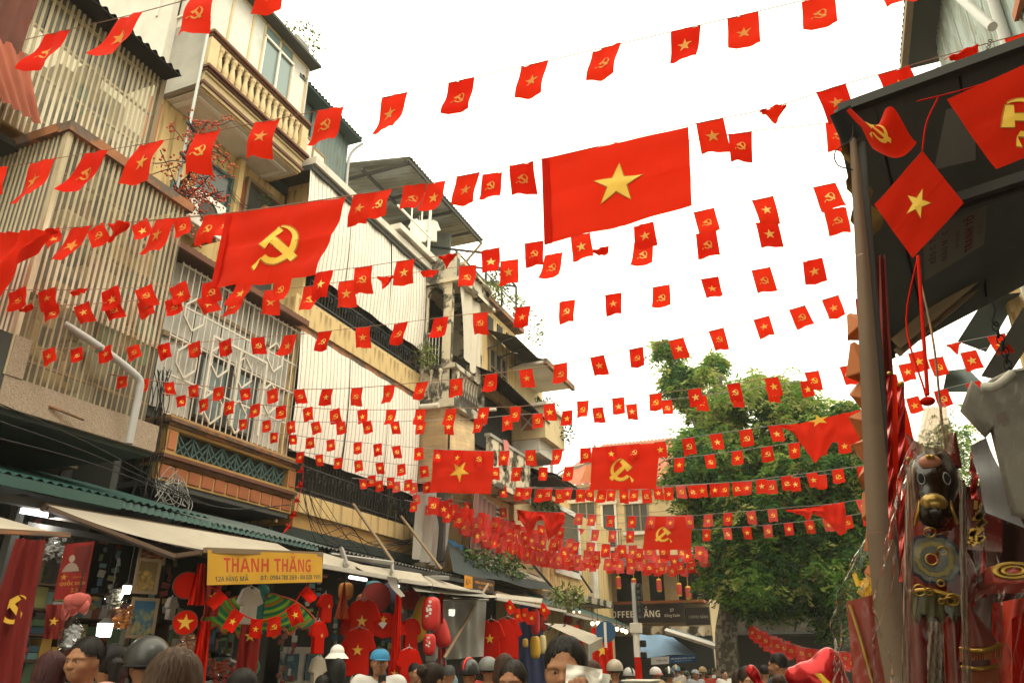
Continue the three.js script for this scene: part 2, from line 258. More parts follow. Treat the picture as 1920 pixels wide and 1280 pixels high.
// ---------------------------------------------------------------- the cream house with balconies
function balusterGeo(h) { const pr = [[.0, 0], [.055, 0], [.055, .05], [.03, .08], [.05, .2], [.058, .32], [.04, .55], [.03, .72], [.045, .78], [.03, .84], [.055, .9], [.055, 1], [0, 1]]; return fix(new THREE.LatheGeometry(pr.map(([a, b]) => new V2(a * 1.15, b * h)), 10)); }
function moulding(r0, rOut, h, s0, s1, mA, mB, parent, name) {          // stepped cornice in two tones
  part(parent, name, [bx(r0, rOut, h, h + .05, s0, s1), bx(r0, rOut - .05, h - .045, h - .002, s0 + .02, s1 - .02)], mA);
  part(parent, name, [bx(r0, rOut - .03, h + .053, h + .09, s0 + .01, s1 - .01), bx(r0, rOut - .08, h - .09, h - .048, s0 + .04, s1 - .04)], mB);
}
{
  const t = thing('cream_balcony_house', 'tall cream house with a baluster balcony on top and a teal lattice balcony below', 'house', [-9.5, 0, 9]);
  part(t, 'wall', [bx(-15, -9.25, 7.2, 10.28, 7.25, 10.45)], M.cream);
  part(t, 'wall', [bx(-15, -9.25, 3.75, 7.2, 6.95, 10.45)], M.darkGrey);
  part(t, 'side_wall', [bx(-15, -9.26, 6, 13.6, 7.05, 7.22)], M.pale); part(t, 'side_wall', [bx(-9.255, -8.52, 10.3, 11.75, 7.2, 7.27)], M.concrete, 'bare grey stained cement'); part(t, 'side_wall', [bx(-9.255, -8.52, 11.755, 13.4, 7.2, 7.27)], M.pale);
  part(t, 'side_window', [bx(-9.62, -9.58, 12.0, 13.3, 7.02, 7.05), bx(-8.98, -8.94, 11.95, 13.4, 7.17, 7.2), bx(-9.6, -8.98, 11.95, 12.0, 7.17, 7.2), bx(-9.3, -9.26, 12, 13.4, 7.17, 7.2)], M.white);
  part(t, 'balcony_slab', [bx(-9.25, -8.47, 10.3, 10.7, 7.28, 9.9)], M.creamClean);
  part(t, 'soffit', [bx(-9.24, -8.55, 10.262, 10.297, 7.3, 9.82)], M.white); part(t, 'soffit_trim', [bx(-9.22, -8.7, 10.235, 10.26, 7.42, 7.5), bx(-9.22, -8.7, 10.235, 10.26, 9.62, 9.7), bx(-8.72, -8.64, 10.235, 10.26, 7.42, 9.7)], M.whiteClean);
  moulding(-9.2, -8.36, 10.66, 7.24, 9.97, M.brownTrim, M.creamClean, t, 'cornice'); moulding(-9.2, -8.44, 10.36, 7.26, 9.93, M.brownTrim, M.creamClean, t, 'cornice');
  moulding(-8.62, -8.38, 11.4, 7.24, 9.97, M.brownTrim, M.creamClean, t, 'rail');
  part(t, 'rail_post', [bx(-8.58, -8.42, 10.76, 11.3, 7.25, 7.45)], M.creamClean); part(t, 'rail_post', [bx(-8.58, -8.42, 10.76, 11.3, 9.74, 9.92)], M.creamClean);
  const bg = balusterGeo(.55); for (let i = 0; i < 14; i++) { const o = new THREE.Mesh(bg, M.creamClean); o.name = 'baluster'; o.castShadow = o.receiveShadow = true; o.position.copy(F(7.55 + i * .162, 10.75, 8.5)).sub(wp(t)); t.add(o); }
  // glazed enclosure on the balcony
  const fr = []; const xs = [7.25, 7.75, 8.28, 8.6, 9.05, 9.45, 9.9]; for (const s of xs) fr.push(bx(-8.66, -8.62, 11.49, 12.95, s - .022, s + .022)); fr.push(bx(-8.66, -8.62, 12.9, 12.95, 7.25, 9.9), bx(-8.66, -8.62, 11.49, 11.53, 7.25, 9.9)); part(t, 'enclosure_frame', fr, M.creamClean);
  for (let i = 0; i < 6; i++) part(t, 'enclosure_panel', [bx(-8.65, -8.635, 11.53, 12.9, xs[i] + .022, xs[i + 1] - .022)], i === 3 || i === 4 ? M.blueGlass : mat([.62 + .04 * (i % 2), .63, .58], { map: T.grime, rough: .4 }));
  part(t, 'window', [bx(-8.62, -8.59, 11.5, 12.62, 8.6, 8.63), bx(-8.62, -8.59, 12.6, 12.65, 8.6, 9.47), bx(-8.62, -8.59, 11.5, 12.62, 9.02, 9.06), bx(-8.62, -8.59, 11.5, 12.62, 9.44, 9.47)], M.whiteClean);
  part(t, 'upper_roof', [bx(-9.6, -8.4, 12.97, 13.03, 7.1, 10.05)], M.darkGrey); part(t, 'upper_wall', [bx(-15, -9.3, 11, 13.6, 7.3, 10.2), bx(-8.63, -8.6, 11.49, 12.9, 9.9, 9.94)], M.pale);
  // recessed storey under the big balcony
  for (const [s0, s1, h0, h1] of [[8.2, 8.95, 9.12, 9.72], [7.75, 8.6, 8.4, 8.9]]) { const w = part(t, 'window', [bx(-9.25, -9.22, h0, h1, s0, s1)], M.glassDark); part(w, 'frame', [bx(-9.23, -9.19, h0 - .06, h0, s0 - .05, s1 + .05), bx(-9.23, -9.19, h1, h1 + .05, s0 - .05, s1 + .05), bx(-9.23, -9.19, h0, h1, s0 - .05, s0), bx(-9.23, -9.19, h0, h1, s1, s1 + .05)], M.teal); }
  part(t, 'pilaster', [bx(-9.25, -9.1, 7.4, 10.2, 9.0, 9.12)], M.cream); part(t, 'tile_strip', [bx(-9.25, -9.21, 7.4, 9.9, 9.14, 9.3)], M.terracotta);
  const op = part(t, 'opening', [bx(-9.25, -9.235, 7.5, 9.95, 9.33, 10.38)], M.darkGrey); part(op, 'frame', [bx(-9.235, -9.15, 9.95, 10.02, 9.3, 10.42), bx(-9.235, -9.15, 7.5, 9.95, 9.3, 9.36)], M.wood);
  part(t, 'tile_strip', [bx(-9.24, -9.2, 7.6, 10.1, 7.0, 7.22)], M.terracotta);
  // brown awning over the grille storey
  part(t, 'eave', [corr(F(7.0, 7.62, 9.2), F(10.5, 7.62, 9.2), F(10.45, 7.35, 8.3), F(7.1, 7.35, 8.3), .11, .018), bx(-9.2, -8.35, 7.28, 7.31, 7.1, 10.4)], mat([.09, .05, .03], { map: T.grime }));
  part(t, 'eave_trim', [bx(-8.36, -8.3, 7.26, 7.36, 7.1, 10.45)], M.brownTrim);
  // grille storey
  part(t, 'wall', [bx(-8.75, -8.7, 4.8, 7.25, 7.55, 10.5)], M.darkGrey);
  for (let k = 0; k < 5; k++) { const s0 = 7.58 + k * .58; part(t, 'cladding_panel', [corrF(8.66, s0, s0 + .56, 6.05, 7.25, .14, .012)], mat([.5, .5, .47], { map: T.grime, rough: .5 })); }
  for (const [s0, s1] of [[7.6, 8.35], [9.72, 10.45]]) part(t, 'cladding_panel', [corrF(8.66, s0, s1, 4.95, 6.03, .14, .012)], mat([.55, .55, .52], { map: T.grime, rough: .5 }));
  for (let k = 0; k < 2; k++) { const s0 = 8.4 + k * .66; const w = part(t, 'window', [bx(-8.68, -8.66, 5.05, 6.0, s0, s0 + .6)], M.blueGlass); part(w, 'frame', [bx(-8.67, -8.62, 5, 6.04, s0 - .03, s0 + .02), bx(-8.67, -8.62, 5, 6.04, s0 + .58, s0 + .63), bx(-8.67, -8.62, 6.0, 6.04, s0, s0 + .6), bx(-8.67, -8.62, 5.0, 5.05, s0, s0 + .6)], M.darkGrey); }
  part(t, 'frame_rail', [bx(-8.66, -8.62, 6.02, 6.1, 7.58, 10.48), bx(-8.66, -8.62, 6.7, 6.76, 7.58, 10.48)], M.wood);
  const gr = []; const L = 8.5;
  for (let s = 7.6; s < 10.5; s += .125) gr.push(rod(F(s, 4.82, L), F(s, 7.2, L), .011, 5));
  for (const h of [4.86, 5.42, 6.0, 6.52, 7.16]) gr.push(bx(-L - .012, -L + .012, h - .012, h + .012, 7.58, 10.5));
  part(t, 'grille', gr, M.white);
  for (const [sc, h0, h1] of [[7.95, 5.42, 6.9], [8.6, 4.9, 6.25], [9.15, 4.9, 6.25], [9.85, 5.42, 6.9]]) { const q = [], LL = L - .025, w = .19, hm = (h0 + h1) / 2, H = [[-w, h0 + .2], [0, h0 + .02], [w, h0 + .2], [w, h0 + .38], [0, h0 + .56], [-w, h0 + .38]]; for (const dh of [0, .75]) for (let i = 0; i < 6; i++) { const a = H[i], b = H[(i + 1) % 6]; q.push(bar(F(sc + a[0], a[1] + dh, LL), F(sc + b[0], b[1] + dh, LL), .025)); } part(t, 'grille_ornament', q.splice(0, 6), M.white); part(t, 'grille_ornament', q, M.white); }
  part(t, 'grille_door', [bx(-8.46, -8.43, 6.25, 6.29, 8.35, 9.65), bx(-8.46, -8.43, 5.0, 6.25, 8.35, 8.39), bx(-8.46, -8.43, 5.0, 6.25, 9.61, 9.65), bx(-8.46, -8.43, 5.0, 6.25, 8.98, 9.02)], M.white);
  // teal lattice balcony
  part(t, 'balcony_slab', [bx(-8.8, -8.42, 3.86, 4.76, 7.68, 10.5)], M.darkGreen);
  moulding(-8.7, -8.2, 4.68, 7.62, 10.58, M.rust, M.ochre, t, 'cornice'); moulding(-8.7, -8.24, 4.18, 7.62, 10.56, M.brownTrim, M.ochre, t, 'cornice');
  for (const s of [7.66, 10.32]) { part(t, 'pilaster', [bx(-8.44, -8.28, 4.27, 4.58, s, s + .2)], M.ochre); part(t, 'pilaster_panel', [rbx(-8.3, -8.262, 4.3, 4.56, s + .03, s + .17, .015)], M.peach); }
  part(t, 'lattice_panel', [bx(-8.41, -8.38, 4.27, 4.58, 7.87, 10.3)], M.darkGreen);
  for (let i = 0; i < 8; i++) { const a = 7.9 + i * .3, b = a + .3, q = []; for (const [p, w] of [[[a, 4.28], [b, 4.58]], [[b, 4.28], [a, 4.58]], [[(a + b) / 2, 4.28], [a + .005, 4.5]], [[a + .15, 4.28], [b - .005, 4.5]]]) q.push(bar(F(p[0], p[1], 8.34), F(w[0], w[1], 8.34), .02)); q.push(bar(F(a, 4.28, 8.33), F(a, 4.58, 8.33), .018)); part(t, 'lattice_bar', q, M.teal); }
  part(t, 'apron', [bx(-8.46, -8.32, 3.88, 4.12, 7.64, 10.54)], M.ochre);
  for (let i = 0; i < 11; i++) { const a = 7.68 + i * .26; part(t, 'apron_panel', [rbx(-8.34, -8.302, 3.91, 4.1, a, a + .225, .018)], M.terracotta); }
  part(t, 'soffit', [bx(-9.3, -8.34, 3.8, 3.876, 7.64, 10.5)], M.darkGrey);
  part(t, 'corner_post', [bx(-9.2, -8.5, 3.2, 7.2, 7.1, 7.2)], M.darkGrey);
}
single('metal_pole', 'thin silver pole rising past the baluster balcony', 'pole', [rod(F(7.15, 7.7, 8.42), F(7.15, 11.6, 8.42), .025, 8)], M.steel);
{ // air conditioner
  const t = thing('air_conditioner', 'white outdoor air conditioner unit under the red blossoms', 'air conditioner', [-9, 7.9, 7.95]);
  part(t, 'case', [rbx(-9.15, -8.75, 8.1, 8.75, 7.75, 8.5, .02)], M.whiteClean); const gl = []; for (let i = 0; i < 9; i++) gl.push(bx(-9.1, -8.8, 8.16 + i * .062, 8.19 + i * .062, 7.733, 7.748)); part(t, 'grille', gl, M.darkGrey); part(t, 'fan_cover', [fix(new THREE.TorusGeometry(.2, .012, 5, 24).rotateY(Math.PI / 2).translate(-8.74, 8.43, -8.12)), fix(new THREE.CircleGeometry(.19, 20).rotateY(Math.PI / 2).translate(-8.745, 8.43, -8.12))], M.darkGrey); for (const s of [7.82, 8.38]) part(t, 'bracket', [bx(-9.25, -8.75, 8.04, 8.095, s, s + .04)], M.rust);
}
{ // red blossoms on a dark twisted stem around the pole
  const t = thing('blossom_branch', 'dark twisted branch with red blossoms wound round the silver pole', 'plant', F(7.2, 7.6, 8.42)); const R = rng(99), st = [], fl = [], fl2 = [], tri = [];
  const main = []; for (let i = 0; i < 22; i++) main.push(F(7.15 + .09 * Math.sin(i * .9) + .05, 7.75 + i * .085, 8.4 + .09 * Math.cos(i * .9))); st.push(tube(main, .03, 90, 6));
  for (let k = 0; k < 34; k++) { const b = main[Math.floor(R() * main.length)], pts = [b], d = new V3(R() * .5 - .1, R() * .6 - .25, -(R() * 1.4 - .5)).normalize(); let q = b.clone(); const n = 4 + Math.floor(R() * 3); for (let i = 0; i < n; i++) { d.x += (R() - .5) * .5; d.y += (R() - .5) * .6; d.z += (R() - .5) * .5; q = q.clone().addScaledVector(d.clone().normalize(), .12); pts.push(q); for (let m = 0; m < 4; m++) { const c = q.clone().add(new V3(R() - .5, R() - .5, R() - .5).multiplyScalar(.15)), g = new THREE.IcosahedronGeometry(.01 + R() * .015, 0); g.rotateX(R() * 6); g.rotateY(R() * 6); g.translate(c.x, c.y, c.z); (R() < .6 ? fl : fl2).push(fix(g)); } } st.push(tube(pts, .008, 12, 4)); }
  part(t, 'stem', st, M.black); part(t, 'blossom', fl, M.blossom); part(t, 'blossom', fl2, mat([.55, .14, .05]));
}
{ const t = thing('potted_plant', 'small green potted plant at the opening below the baluster balcony', 'plant', latP(497, 395, 8.9)); leafBall(t, latP(497, 372, 8.9), .16, 60, 5, .05); part(t, 'pot', [fix(new THREE.CylinderGeometry(.09, .07, .16, 10).translate(...latP(497, 397, 8.9).toArray()))], M.terracotta); }

// small foliage helper used by pots and window boxes
function leafBall(parent, c, rad, n, seed, size, stretch = [1, 1, 1], pale) {
  const R = rng(seed), g1 = [], g2 = []; for (let i = 0; i < n; i++) { let v; do { v = new V3(R() * 2 - 1, R() * 2 - 1, R() * 2 - 1); } while (v.length() > 1 || v.length() < .3); v.multiply(new V3(...stretch)).multiplyScalar(rad); const g = leafGeo(size * (.7 + .7 * R())); g.rotateX(R() * 6.3); g.rotateY(R() * 6.3); g.rotateZ(R() * 6.3); g.translate(c.x + v.x, c.y + v.y, c.z + v.z); (R() < .5 ? g1 : g2).push(g); }
  part(parent, 'foliage', g1, pale ? mat([.14, .19, .04]) : mat([.06, .11, .02])); part(parent, 'foliage', g2, pale ? mat([.2, .22, .06]) : mat([.035, .075, .018]));
}
function leafGeo(L, w = .36) { const g = new THREE.BufferGeometry(); g.setAttribute('position', new THREE.Float32BufferAttribute([0, 0, 0, L * .45, L * w * .5, L * .06, L, 0, -.05 * L, L * .45, -L * w * .5, L * .06], 3)); g.setAttribute('uv', new THREE.Float32BufferAttribute([0, 0, .5, 1, 1, 0, .5, 0], 2)); g.setIndex([0, 1, 2, 0, 2, 3]); g.computeVertexNormals(); return g; }

// ---------------------------------------------------------------- the house with striped blinds
function scrollRail(parent, L, s0, s1, h0, h1, name = 'railing') {
  const g = []; for (let s = s0; s <= s1; s += .1) g.push(rod(F(s, h0, L), F(s, h1, L), .009, 4)); for (const h of [h0, h0 + .08, h1 - .2, h1]) g.push(bx(-L - .014, -L + .014, h - .012, h + .012, s0, s1));
  part(parent, name, g, M.iron); for (let s = s0 + .25; s < s1 - .1; s += .5) for (const d of [-1, 1]) { const pts = []; for (let i = 0; i <= 16; i++) { const a = i / 16 * Math.PI * 3.2, q = .11 * (1 - i / 22); pts.push(F(s + d * (.1 + q * Math.cos(a) * .8), (h0 + h1) / 2 + q * Math.sin(a), L - .014)); } part(parent, 'scroll', [tube(pts, .008, 24, 4)], M.iron); }
}
function blind(parent, L, s0, s1, h0, h1, seed, bow = .05, ragged = 0) {
  const R = rng(seed), ph = R() * 6; part(parent, 'blind', [sheet(F(s0, h1, L), F(s1, h1, L), F(s1, h0, L), F(s0, h0, L), Math.round((s1 - s0) * 14), 16, (u, v, lu) => [-(bow * Math.sin(v * Math.PI * .9) + .012 * Math.sin(u * lu * 9 + ph + 2.5 * v) + .015 * v * Math.sin(u * lu * 3.1 + ph)), v > .9 ? -.05 * ragged * Math.sin(u * lu * 3 + ph) : 0])], M.blind);
}
{
  const t = thing('striped_blind_house', 'house front hung with striped white blinds between cream beams and black railings', 'house', [-9.5, 0, 12.7]);
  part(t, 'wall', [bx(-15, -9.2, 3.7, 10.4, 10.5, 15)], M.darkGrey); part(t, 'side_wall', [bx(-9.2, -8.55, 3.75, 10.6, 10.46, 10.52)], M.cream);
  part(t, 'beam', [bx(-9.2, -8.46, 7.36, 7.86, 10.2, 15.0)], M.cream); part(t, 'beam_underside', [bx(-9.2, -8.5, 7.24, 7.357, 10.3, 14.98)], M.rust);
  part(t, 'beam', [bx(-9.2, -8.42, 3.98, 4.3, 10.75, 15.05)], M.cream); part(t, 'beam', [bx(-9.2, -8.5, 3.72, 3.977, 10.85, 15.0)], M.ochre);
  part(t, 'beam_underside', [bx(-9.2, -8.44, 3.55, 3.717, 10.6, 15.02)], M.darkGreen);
  part(t, 'coping', [bx(-9.2, -8.3, 10.62, 10.78, 10.1, 15.05)], M.white); part(t, 'coping_shadow', [bx(-9.2, -8.36, 10.5, 10.617, 10.1, 15.0)], M.darkGrey);  // the dark strip paints the shadow under the coping
  scrollRail(t, 8.5, 10.6, 14.9, 7.88, 8.52); scrollRail(t, 8.48, 10.75, 14.95, 4.32, 5.0);
  [[10.1, 11.55], [11.57, 13.2], [13.22, 14.86]].forEach(([a, b], k) => blind(t, 8.42, a, b, 8.42, 10.5, 200 + k, .05, .4));
  [[10.42, 12.0], [12.02, 13.5], [13.52, 14.9]].forEach(([a, b], k) => blind(t, 8.44, a, b, 4.98, 7.2, 210 + k, .05, .4));
  part(t, 'post', [bx(-8.56, -8.5, 4.3, 7.24, 14.9, 14.97), bx(-8.56, -8.5, 7.87, 10.5, 14.9, 14.97)], M.iron);
}
// teal corrugated rooftop room beside the cream house
{
  const t = thing('rooftop_room', 'rooftop room of teal corrugated sheet with white framed panels beside the cream house', 'shed', [-9.6, 10.6, 10.8]);
  part(t, 'wall', [corrF(8.9, 10.55, 11.85, 10.8, 12.55, .12, .02), bx(-11, -8.95, 10.8, 12.5, 10.2, 11.8)], M.tealCorr);
  for (let k = 0; k < 3; k++) { const s0 = 9.85 + k * .42; const w = part(t, 'panel', [bx(-8.94, -8.87, 10.8, 11.75 - .1 * k, s0, s0 + .38)], M.white); part(w, 'frame', [bx(-8.87, -8.85, 10.8, 11.75 - .1 * k, s0 + .36, s0 + .4), bx(-8.87, -8.85, 11.72 - .1 * k, 11.77 - .1 * k, s0, s0 + .38)], M.wood); }
  part(t, 'roof', [corr(F(9.6, 12.9, 9.4), F(12.1, 12.9, 9.4), F(12.05, 12.62, 8.6), F(9.7, 12.62, 8.6), .12, .02), bx(-9.4, -8.62, 12.55, 12.58, 9.7, 12.0)], mat([.05, .09, .09], { map: T.grime }));
  part(t, 'gutter_pipe', [tube([F(12.0, 12.5, 8.6), F(11.9, 12.3, 8.75), F(11.86, 12.1, 8.82), F(11.86, 10.8, 8.82)], .035, 20, 6)], M.pipe);
}
// ---------------------------------------------------------------- weathered corner house with arch, roof terrace above
{
  const t = thing('weathered_house', 'mould stained old house with an arched balcony, worn balusters and a roof terrace', 'house', [-9, 0, 15.8]);
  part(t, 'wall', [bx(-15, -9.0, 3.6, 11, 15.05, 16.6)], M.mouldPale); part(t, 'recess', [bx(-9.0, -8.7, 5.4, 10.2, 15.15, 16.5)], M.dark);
  // side face towards the camera with an arched opening
  { const hole = []; hole.push([-8.4, 8.05], [-7.95, 8.05]); for (let i = 0; i <= 10; i++) { const a = i / 10 * Math.PI; hole.push([-8.175 + .225 * Math.cos(a), 9.85 + .3 * Math.sin(a)]); } const g = shapeGeo([[-9.0, 7.0], [-7.72, 7.0], [-7.72, 10.3], [-9.0, 10.3]], .12, [hole]); g.translate(0, 0, -15.1); part(t, 'arch_wall', [worldUV(g.toNonIndexed())], M.mouldPale); }
  part(t, 'column', [rod(F(15.02, 8.0, 8.42), F(15.02, 9.9, 8.42), .05, 10)], M.mouldPale);
  part(t, 'railing', Array.from({ length: 6 }, (_, i) => rod(F(15.04, 8.05, 7.97 + i * .09), F(15.04, 8.95, 7.97 + i * .09), .012, 4)).concat([bx(-8.42, -7.95, 8.93, 8.96, 15.02, 15.05)]), M.white);
  part(t, 'parapet', [bx(-8.9, -7.6, 10.3, 11.0, 14.95, 15.15), bx(-7.85, -7.6, 10.3, 10.75, 15.152, 16.9)], M.mould); part(t, 'cornice', [bx(-8.9, -7.45, 10.2, 10.297, 14.9, 17.0)], M.mouldPale); part(t, 'cornice', [bx(-7.9, -7.5, 10.752, 10.83, 15.16, 16.95)], M.mouldPale);
  part(t, 'balcony_slab', [bx(-8.7, -7.55, 7.0, 7.2, 14.92, 16.7)], M.mould); part(t, 'balcony_side', [bx(-8.65, -7.72, 7.2, 7.95, 14.97, 15.1)], M.mould); part(t, 'rail', [bx(-8.66, -7.56, 7.95, 8.06, 14.93, 15.2), bx(-7.8, -7.56, 7.95, 8.06, 15.2, 16.65)], M.mould);
  part(t, 'balcony_post', [bx(-7.78, -7.58, 7.2, 7.95, 15.1, 15.22)], M.mould); part(t, 'balcony_post', [bx(-7.78, -7.58, 7.2, 7.95, 16.5, 16.65)], M.mould);
  const bg = balusterGeo(.75); for (let i = 0; i < 8; i++) { const o = new THREE.Mesh(bg, M.mould); o.name = 'baluster'; o.castShadow = o.receiveShadow = true; o.position.copy(F(15.32 + i * .15, 7.2, 7.68)).sub(wp(t)); t.add(o); }
  const bs = balusterGeo(.75); for (let i = 0; i < 3; i++) { const o = new THREE.Mesh(bs, M.mould); o.name = 'baluster'; o.position.copy(F(14.96, 7.2, 7.95 + i * .25)).sub(wp(t)); t.add(o); }
  part(t, 'drain_spout', [rod(F(14.9, 7.06, 8.4), F(14.85, 7.02, 7.9), .06, 8), rod(F(16.2, 7.25, 7.55), F(16.3, 7.25, 7.1), .04, 8)], M.white);
  part(t, 'side_wall', [bx(-9.0, -7.8, 3.6, 5.5, 15.1, 15.2)], M.darkGrey); part(t, 'post', [bx(-8.62, -8.56, 3.6, 7.0, 14.96, 15.02)], M.iron);
  // roof terrace
  part(t, 'terrace_floor', [bx(-10.5, -8.2, 10.85, 11.0, 13.2, 17)], M.white); part(t, 'terrace_wall', [bx(-10.6, -10.4, 11, 12.9, 15.2, 17.6), bx(-10.4, -8.9, 11, 13.0, 17.0, 17.1)], mat([.24, .26, .25], { map: T.grime }));
  part(t, 'canopy', [corr(P(-10.9, 13.3, 13.2), P(-10.9, 13.3, 18.2), P(-8.3, 13.15, 18.0), P(-8.3, 13.15, 13.6), .16, .025)], mat([.34, .36, .35], { map: T.poly, rough: .5 }));
  part(t, 'canopy_beam', [13.7, 14.9, 16.1, 17.3].map((s) => bx(-10.8, -8.35, 13.02, 13.09, s, s + .06)).concat([bx(-8.4, -8.34, 13.03, 13.1, 13.6, 18), bx(-9.6, -9.54, 12.95, 13.02, 13.4, 18)]), M.darkGrey);
  part(t, 'post', [rod(F(15.0, 10.9, 8.45), F(15.0, 13.1, 8.45), .04, 8)], M.whiteClean); part(t, 'brace', [bar(F(17.4, 11.8, 8.9), F(17.9, 13.0, 8.3), .05)], M.wood); part(t, 'terrace_rail', [bx(-8.4, -8.36, 11.55, 11.6, 13.3, 14.9), rod(F(14.5, 11, 8.4), F(14.5, 12.1, 8.4), .02), rod(F(14.0, 11, 8.4), F(14, 12.0, 8.4), .02)], M.whiteClean);
}
for (const [px, py, lab] of [[785, 432, 'left of two white shirts drying on the roof terrace'], [806, 432, 'right of two white shirts drying on the roof terrace']]) {
  const c = latP(px, py, 8.7), t = thing('drying_shirt', lab, 'shirt', c); local(t, 'shirt_body', [tshirtGeo(.48, .62, 3).rotateY(.7)], M.whiteClean); local(t, 'hanger', [rod(new V3(0, .3, 0), new V3(0, .45, 0), .008)], M.steel);
}
function tshirtGeo(w, h, seed) {          // hanging T-shirt, centred, front towards +z
  const s = new THREE.Shape(), a = w / 2, k = h / 2; s.moveTo(-a * .28, k); s.quadraticCurveTo(0, k * .74, a * .28, k); s.lineTo(a * .72, k * .86); s.lineTo(a * 1.12, k * .18); s.lineTo(a * .78, k * .02); s.lineTo(a * .7, k * .35); s.lineTo(a * .74, -k); s.lineTo(-a * .74, -k); s.lineTo(-a * .7, k * .35); s.lineTo(-a * .78, k * .02); s.lineTo(-a * 1.12, k * .18); s.lineTo(-a * .72, k * .86); s.closePath();
  const g = fix(new THREE.ExtrudeGeometry(s, { depth: .035, bevelEnabled: true, bevelSize: .012, bevelThickness: .012, bevelSegments: 2, curveSegments: 8, steps: 1 }));
  return clothRipple(subdivide(g, h / 9), seed, .018, w);
}
function subdivide(g, maxE) {              // split long edges so cloth can ripple
  let p = g.toNonIndexed().attributes.position.array, tris = []; for (let i = 0; i < p.length; i += 9) tris.push([[p[i], p[i + 1], p[i + 2]], [p[i + 3], p[i + 4], p[i + 5]], [p[i + 6], p[i + 7], p[i + 8]]]);
  const d = (a, b) => Math.hypot(a[0] - b[0], a[1] - b[1], a[2] - b[2]), m = (a, b) => [(a[0] + b[0]) / 2, (a[1] + b[1]) / 2, (a[2] + b[2]) / 2], out = [];
  while (tris.length) { const [a, b, c] = tris.pop(), ab = d(a, b), bc = d(b, c), ca = d(c, a), x = Math.max(ab, bc, ca); if (x <= maxE || out.length > 4000) { out.push(...a, ...b, ...c); continue; } if (x === ab) { const q = m(a, b); tris.push([a, q, c], [q, b, c]); } else if (x === bc) { const q = m(b, c); tris.push([a, b, q], [a, q, c]); } else { const q = m(c, a); tris.push([a, b, q], [q, b, c]); } }
  const q = new THREE.BufferGeometry(); q.setAttribute('position', new THREE.Float32BufferAttribute(out, 3)); q.deleteAttribute('normal'); let r = mergeVertices(q, 1e-4); r.computeVertexNormals(); const uv = new Float32Array(r.attributes.position.count * 2); for (let i = 0; i < uv.length / 2; i++) { uv[2 * i] = r.attributes.position.getX(i); uv[2 * i + 1] = r.attributes.position.getY(i); } r.setAttribute('uv', new THREE.BufferAttribute(uv, 2)); return r;
}
function clothRipple(g, seed, amp, w) { const p = g.attributes.position, R = rng(seed), a = R() * 6, b = R() * 6; for (let i = 0; i < p.count; i++) { const x = p.getX(i), y = p.getY(i); p.setZ(i, p.getZ(i) + amp * (Math.sin(x / w * 11 + a + y * 3) + .6 * Math.sin(x / w * 23 + b - y * 4)) * (.4 + Math.max(0, -y) * 1.5)); } g.computeVertexNormals(); return g; }
{ // cloth and bamboo blinds on the weathered corner
  single('cloth_blind', 'tattered pale cloth blind hanging over the weathered balcony front', 'blind', [sheet(F(15.15, 10.15, 7.6), F(16.45, 10.15, 7.6), F(16.3, 8.1, 7.56), F(15.25, 8.35, 7.5), 30, 16, (u, v) => [-.03 * Math.sin(u * 17 + v * 3), v > .9 ? -.22 * Math.abs(Math.sin(u * 9)) * u : 0])], mat([.6, .53, .42], { map: T.bambooPale || T.cloth }));
  single('bamboo_blind', 'brown bamboo blind on the side of the weathered corner house', 'blind', [sheet(P(-8.55, 7.0, 14.98), P(-7.72, 7.0, 14.98), P(-7.72, 5.3, 14.98), P(-8.55, 5.3, 14.98), 12, 12, (u, v) => .03 * Math.sin(v * 3))], M.bamboo);
  single('bamboo_blind', 'paler bamboo blind round the front of the weathered corner house', 'blind', [sheet(F(15.05, 7.0, 7.68), F(16.2, 6.95, 7.68), F(16.2, 5.5, 7.6), F(15.05, 5.2, 7.62), 12, 12, (u, v) => .04 * Math.sin(v * 3 + u * 4))], M.bambooPale);
  const t = thing('hanging_bush', 'green bush at the end of the upper black railing', 'plant', F(14.6, 7.9, 8.3)); leafBall(t, F(14.75, 8.25, 8.2), .32, 260, 12, .1, [.8, 1.1, .9], true);
}
single('grey_curtain', 'tall grey cloth hanging beside the weathered house to the awnings', 'curtain', [sheet(latP(782, 920, 8.0), latP(846, 930, 8.0), latP(832, 1068, 7.9), latP(776, 1046, 7.9), 50, 12, (u, v) => .06 * Math.sin(u * 25 + v) + .03 * Math.sin(u * 11))], M.greyCloth);

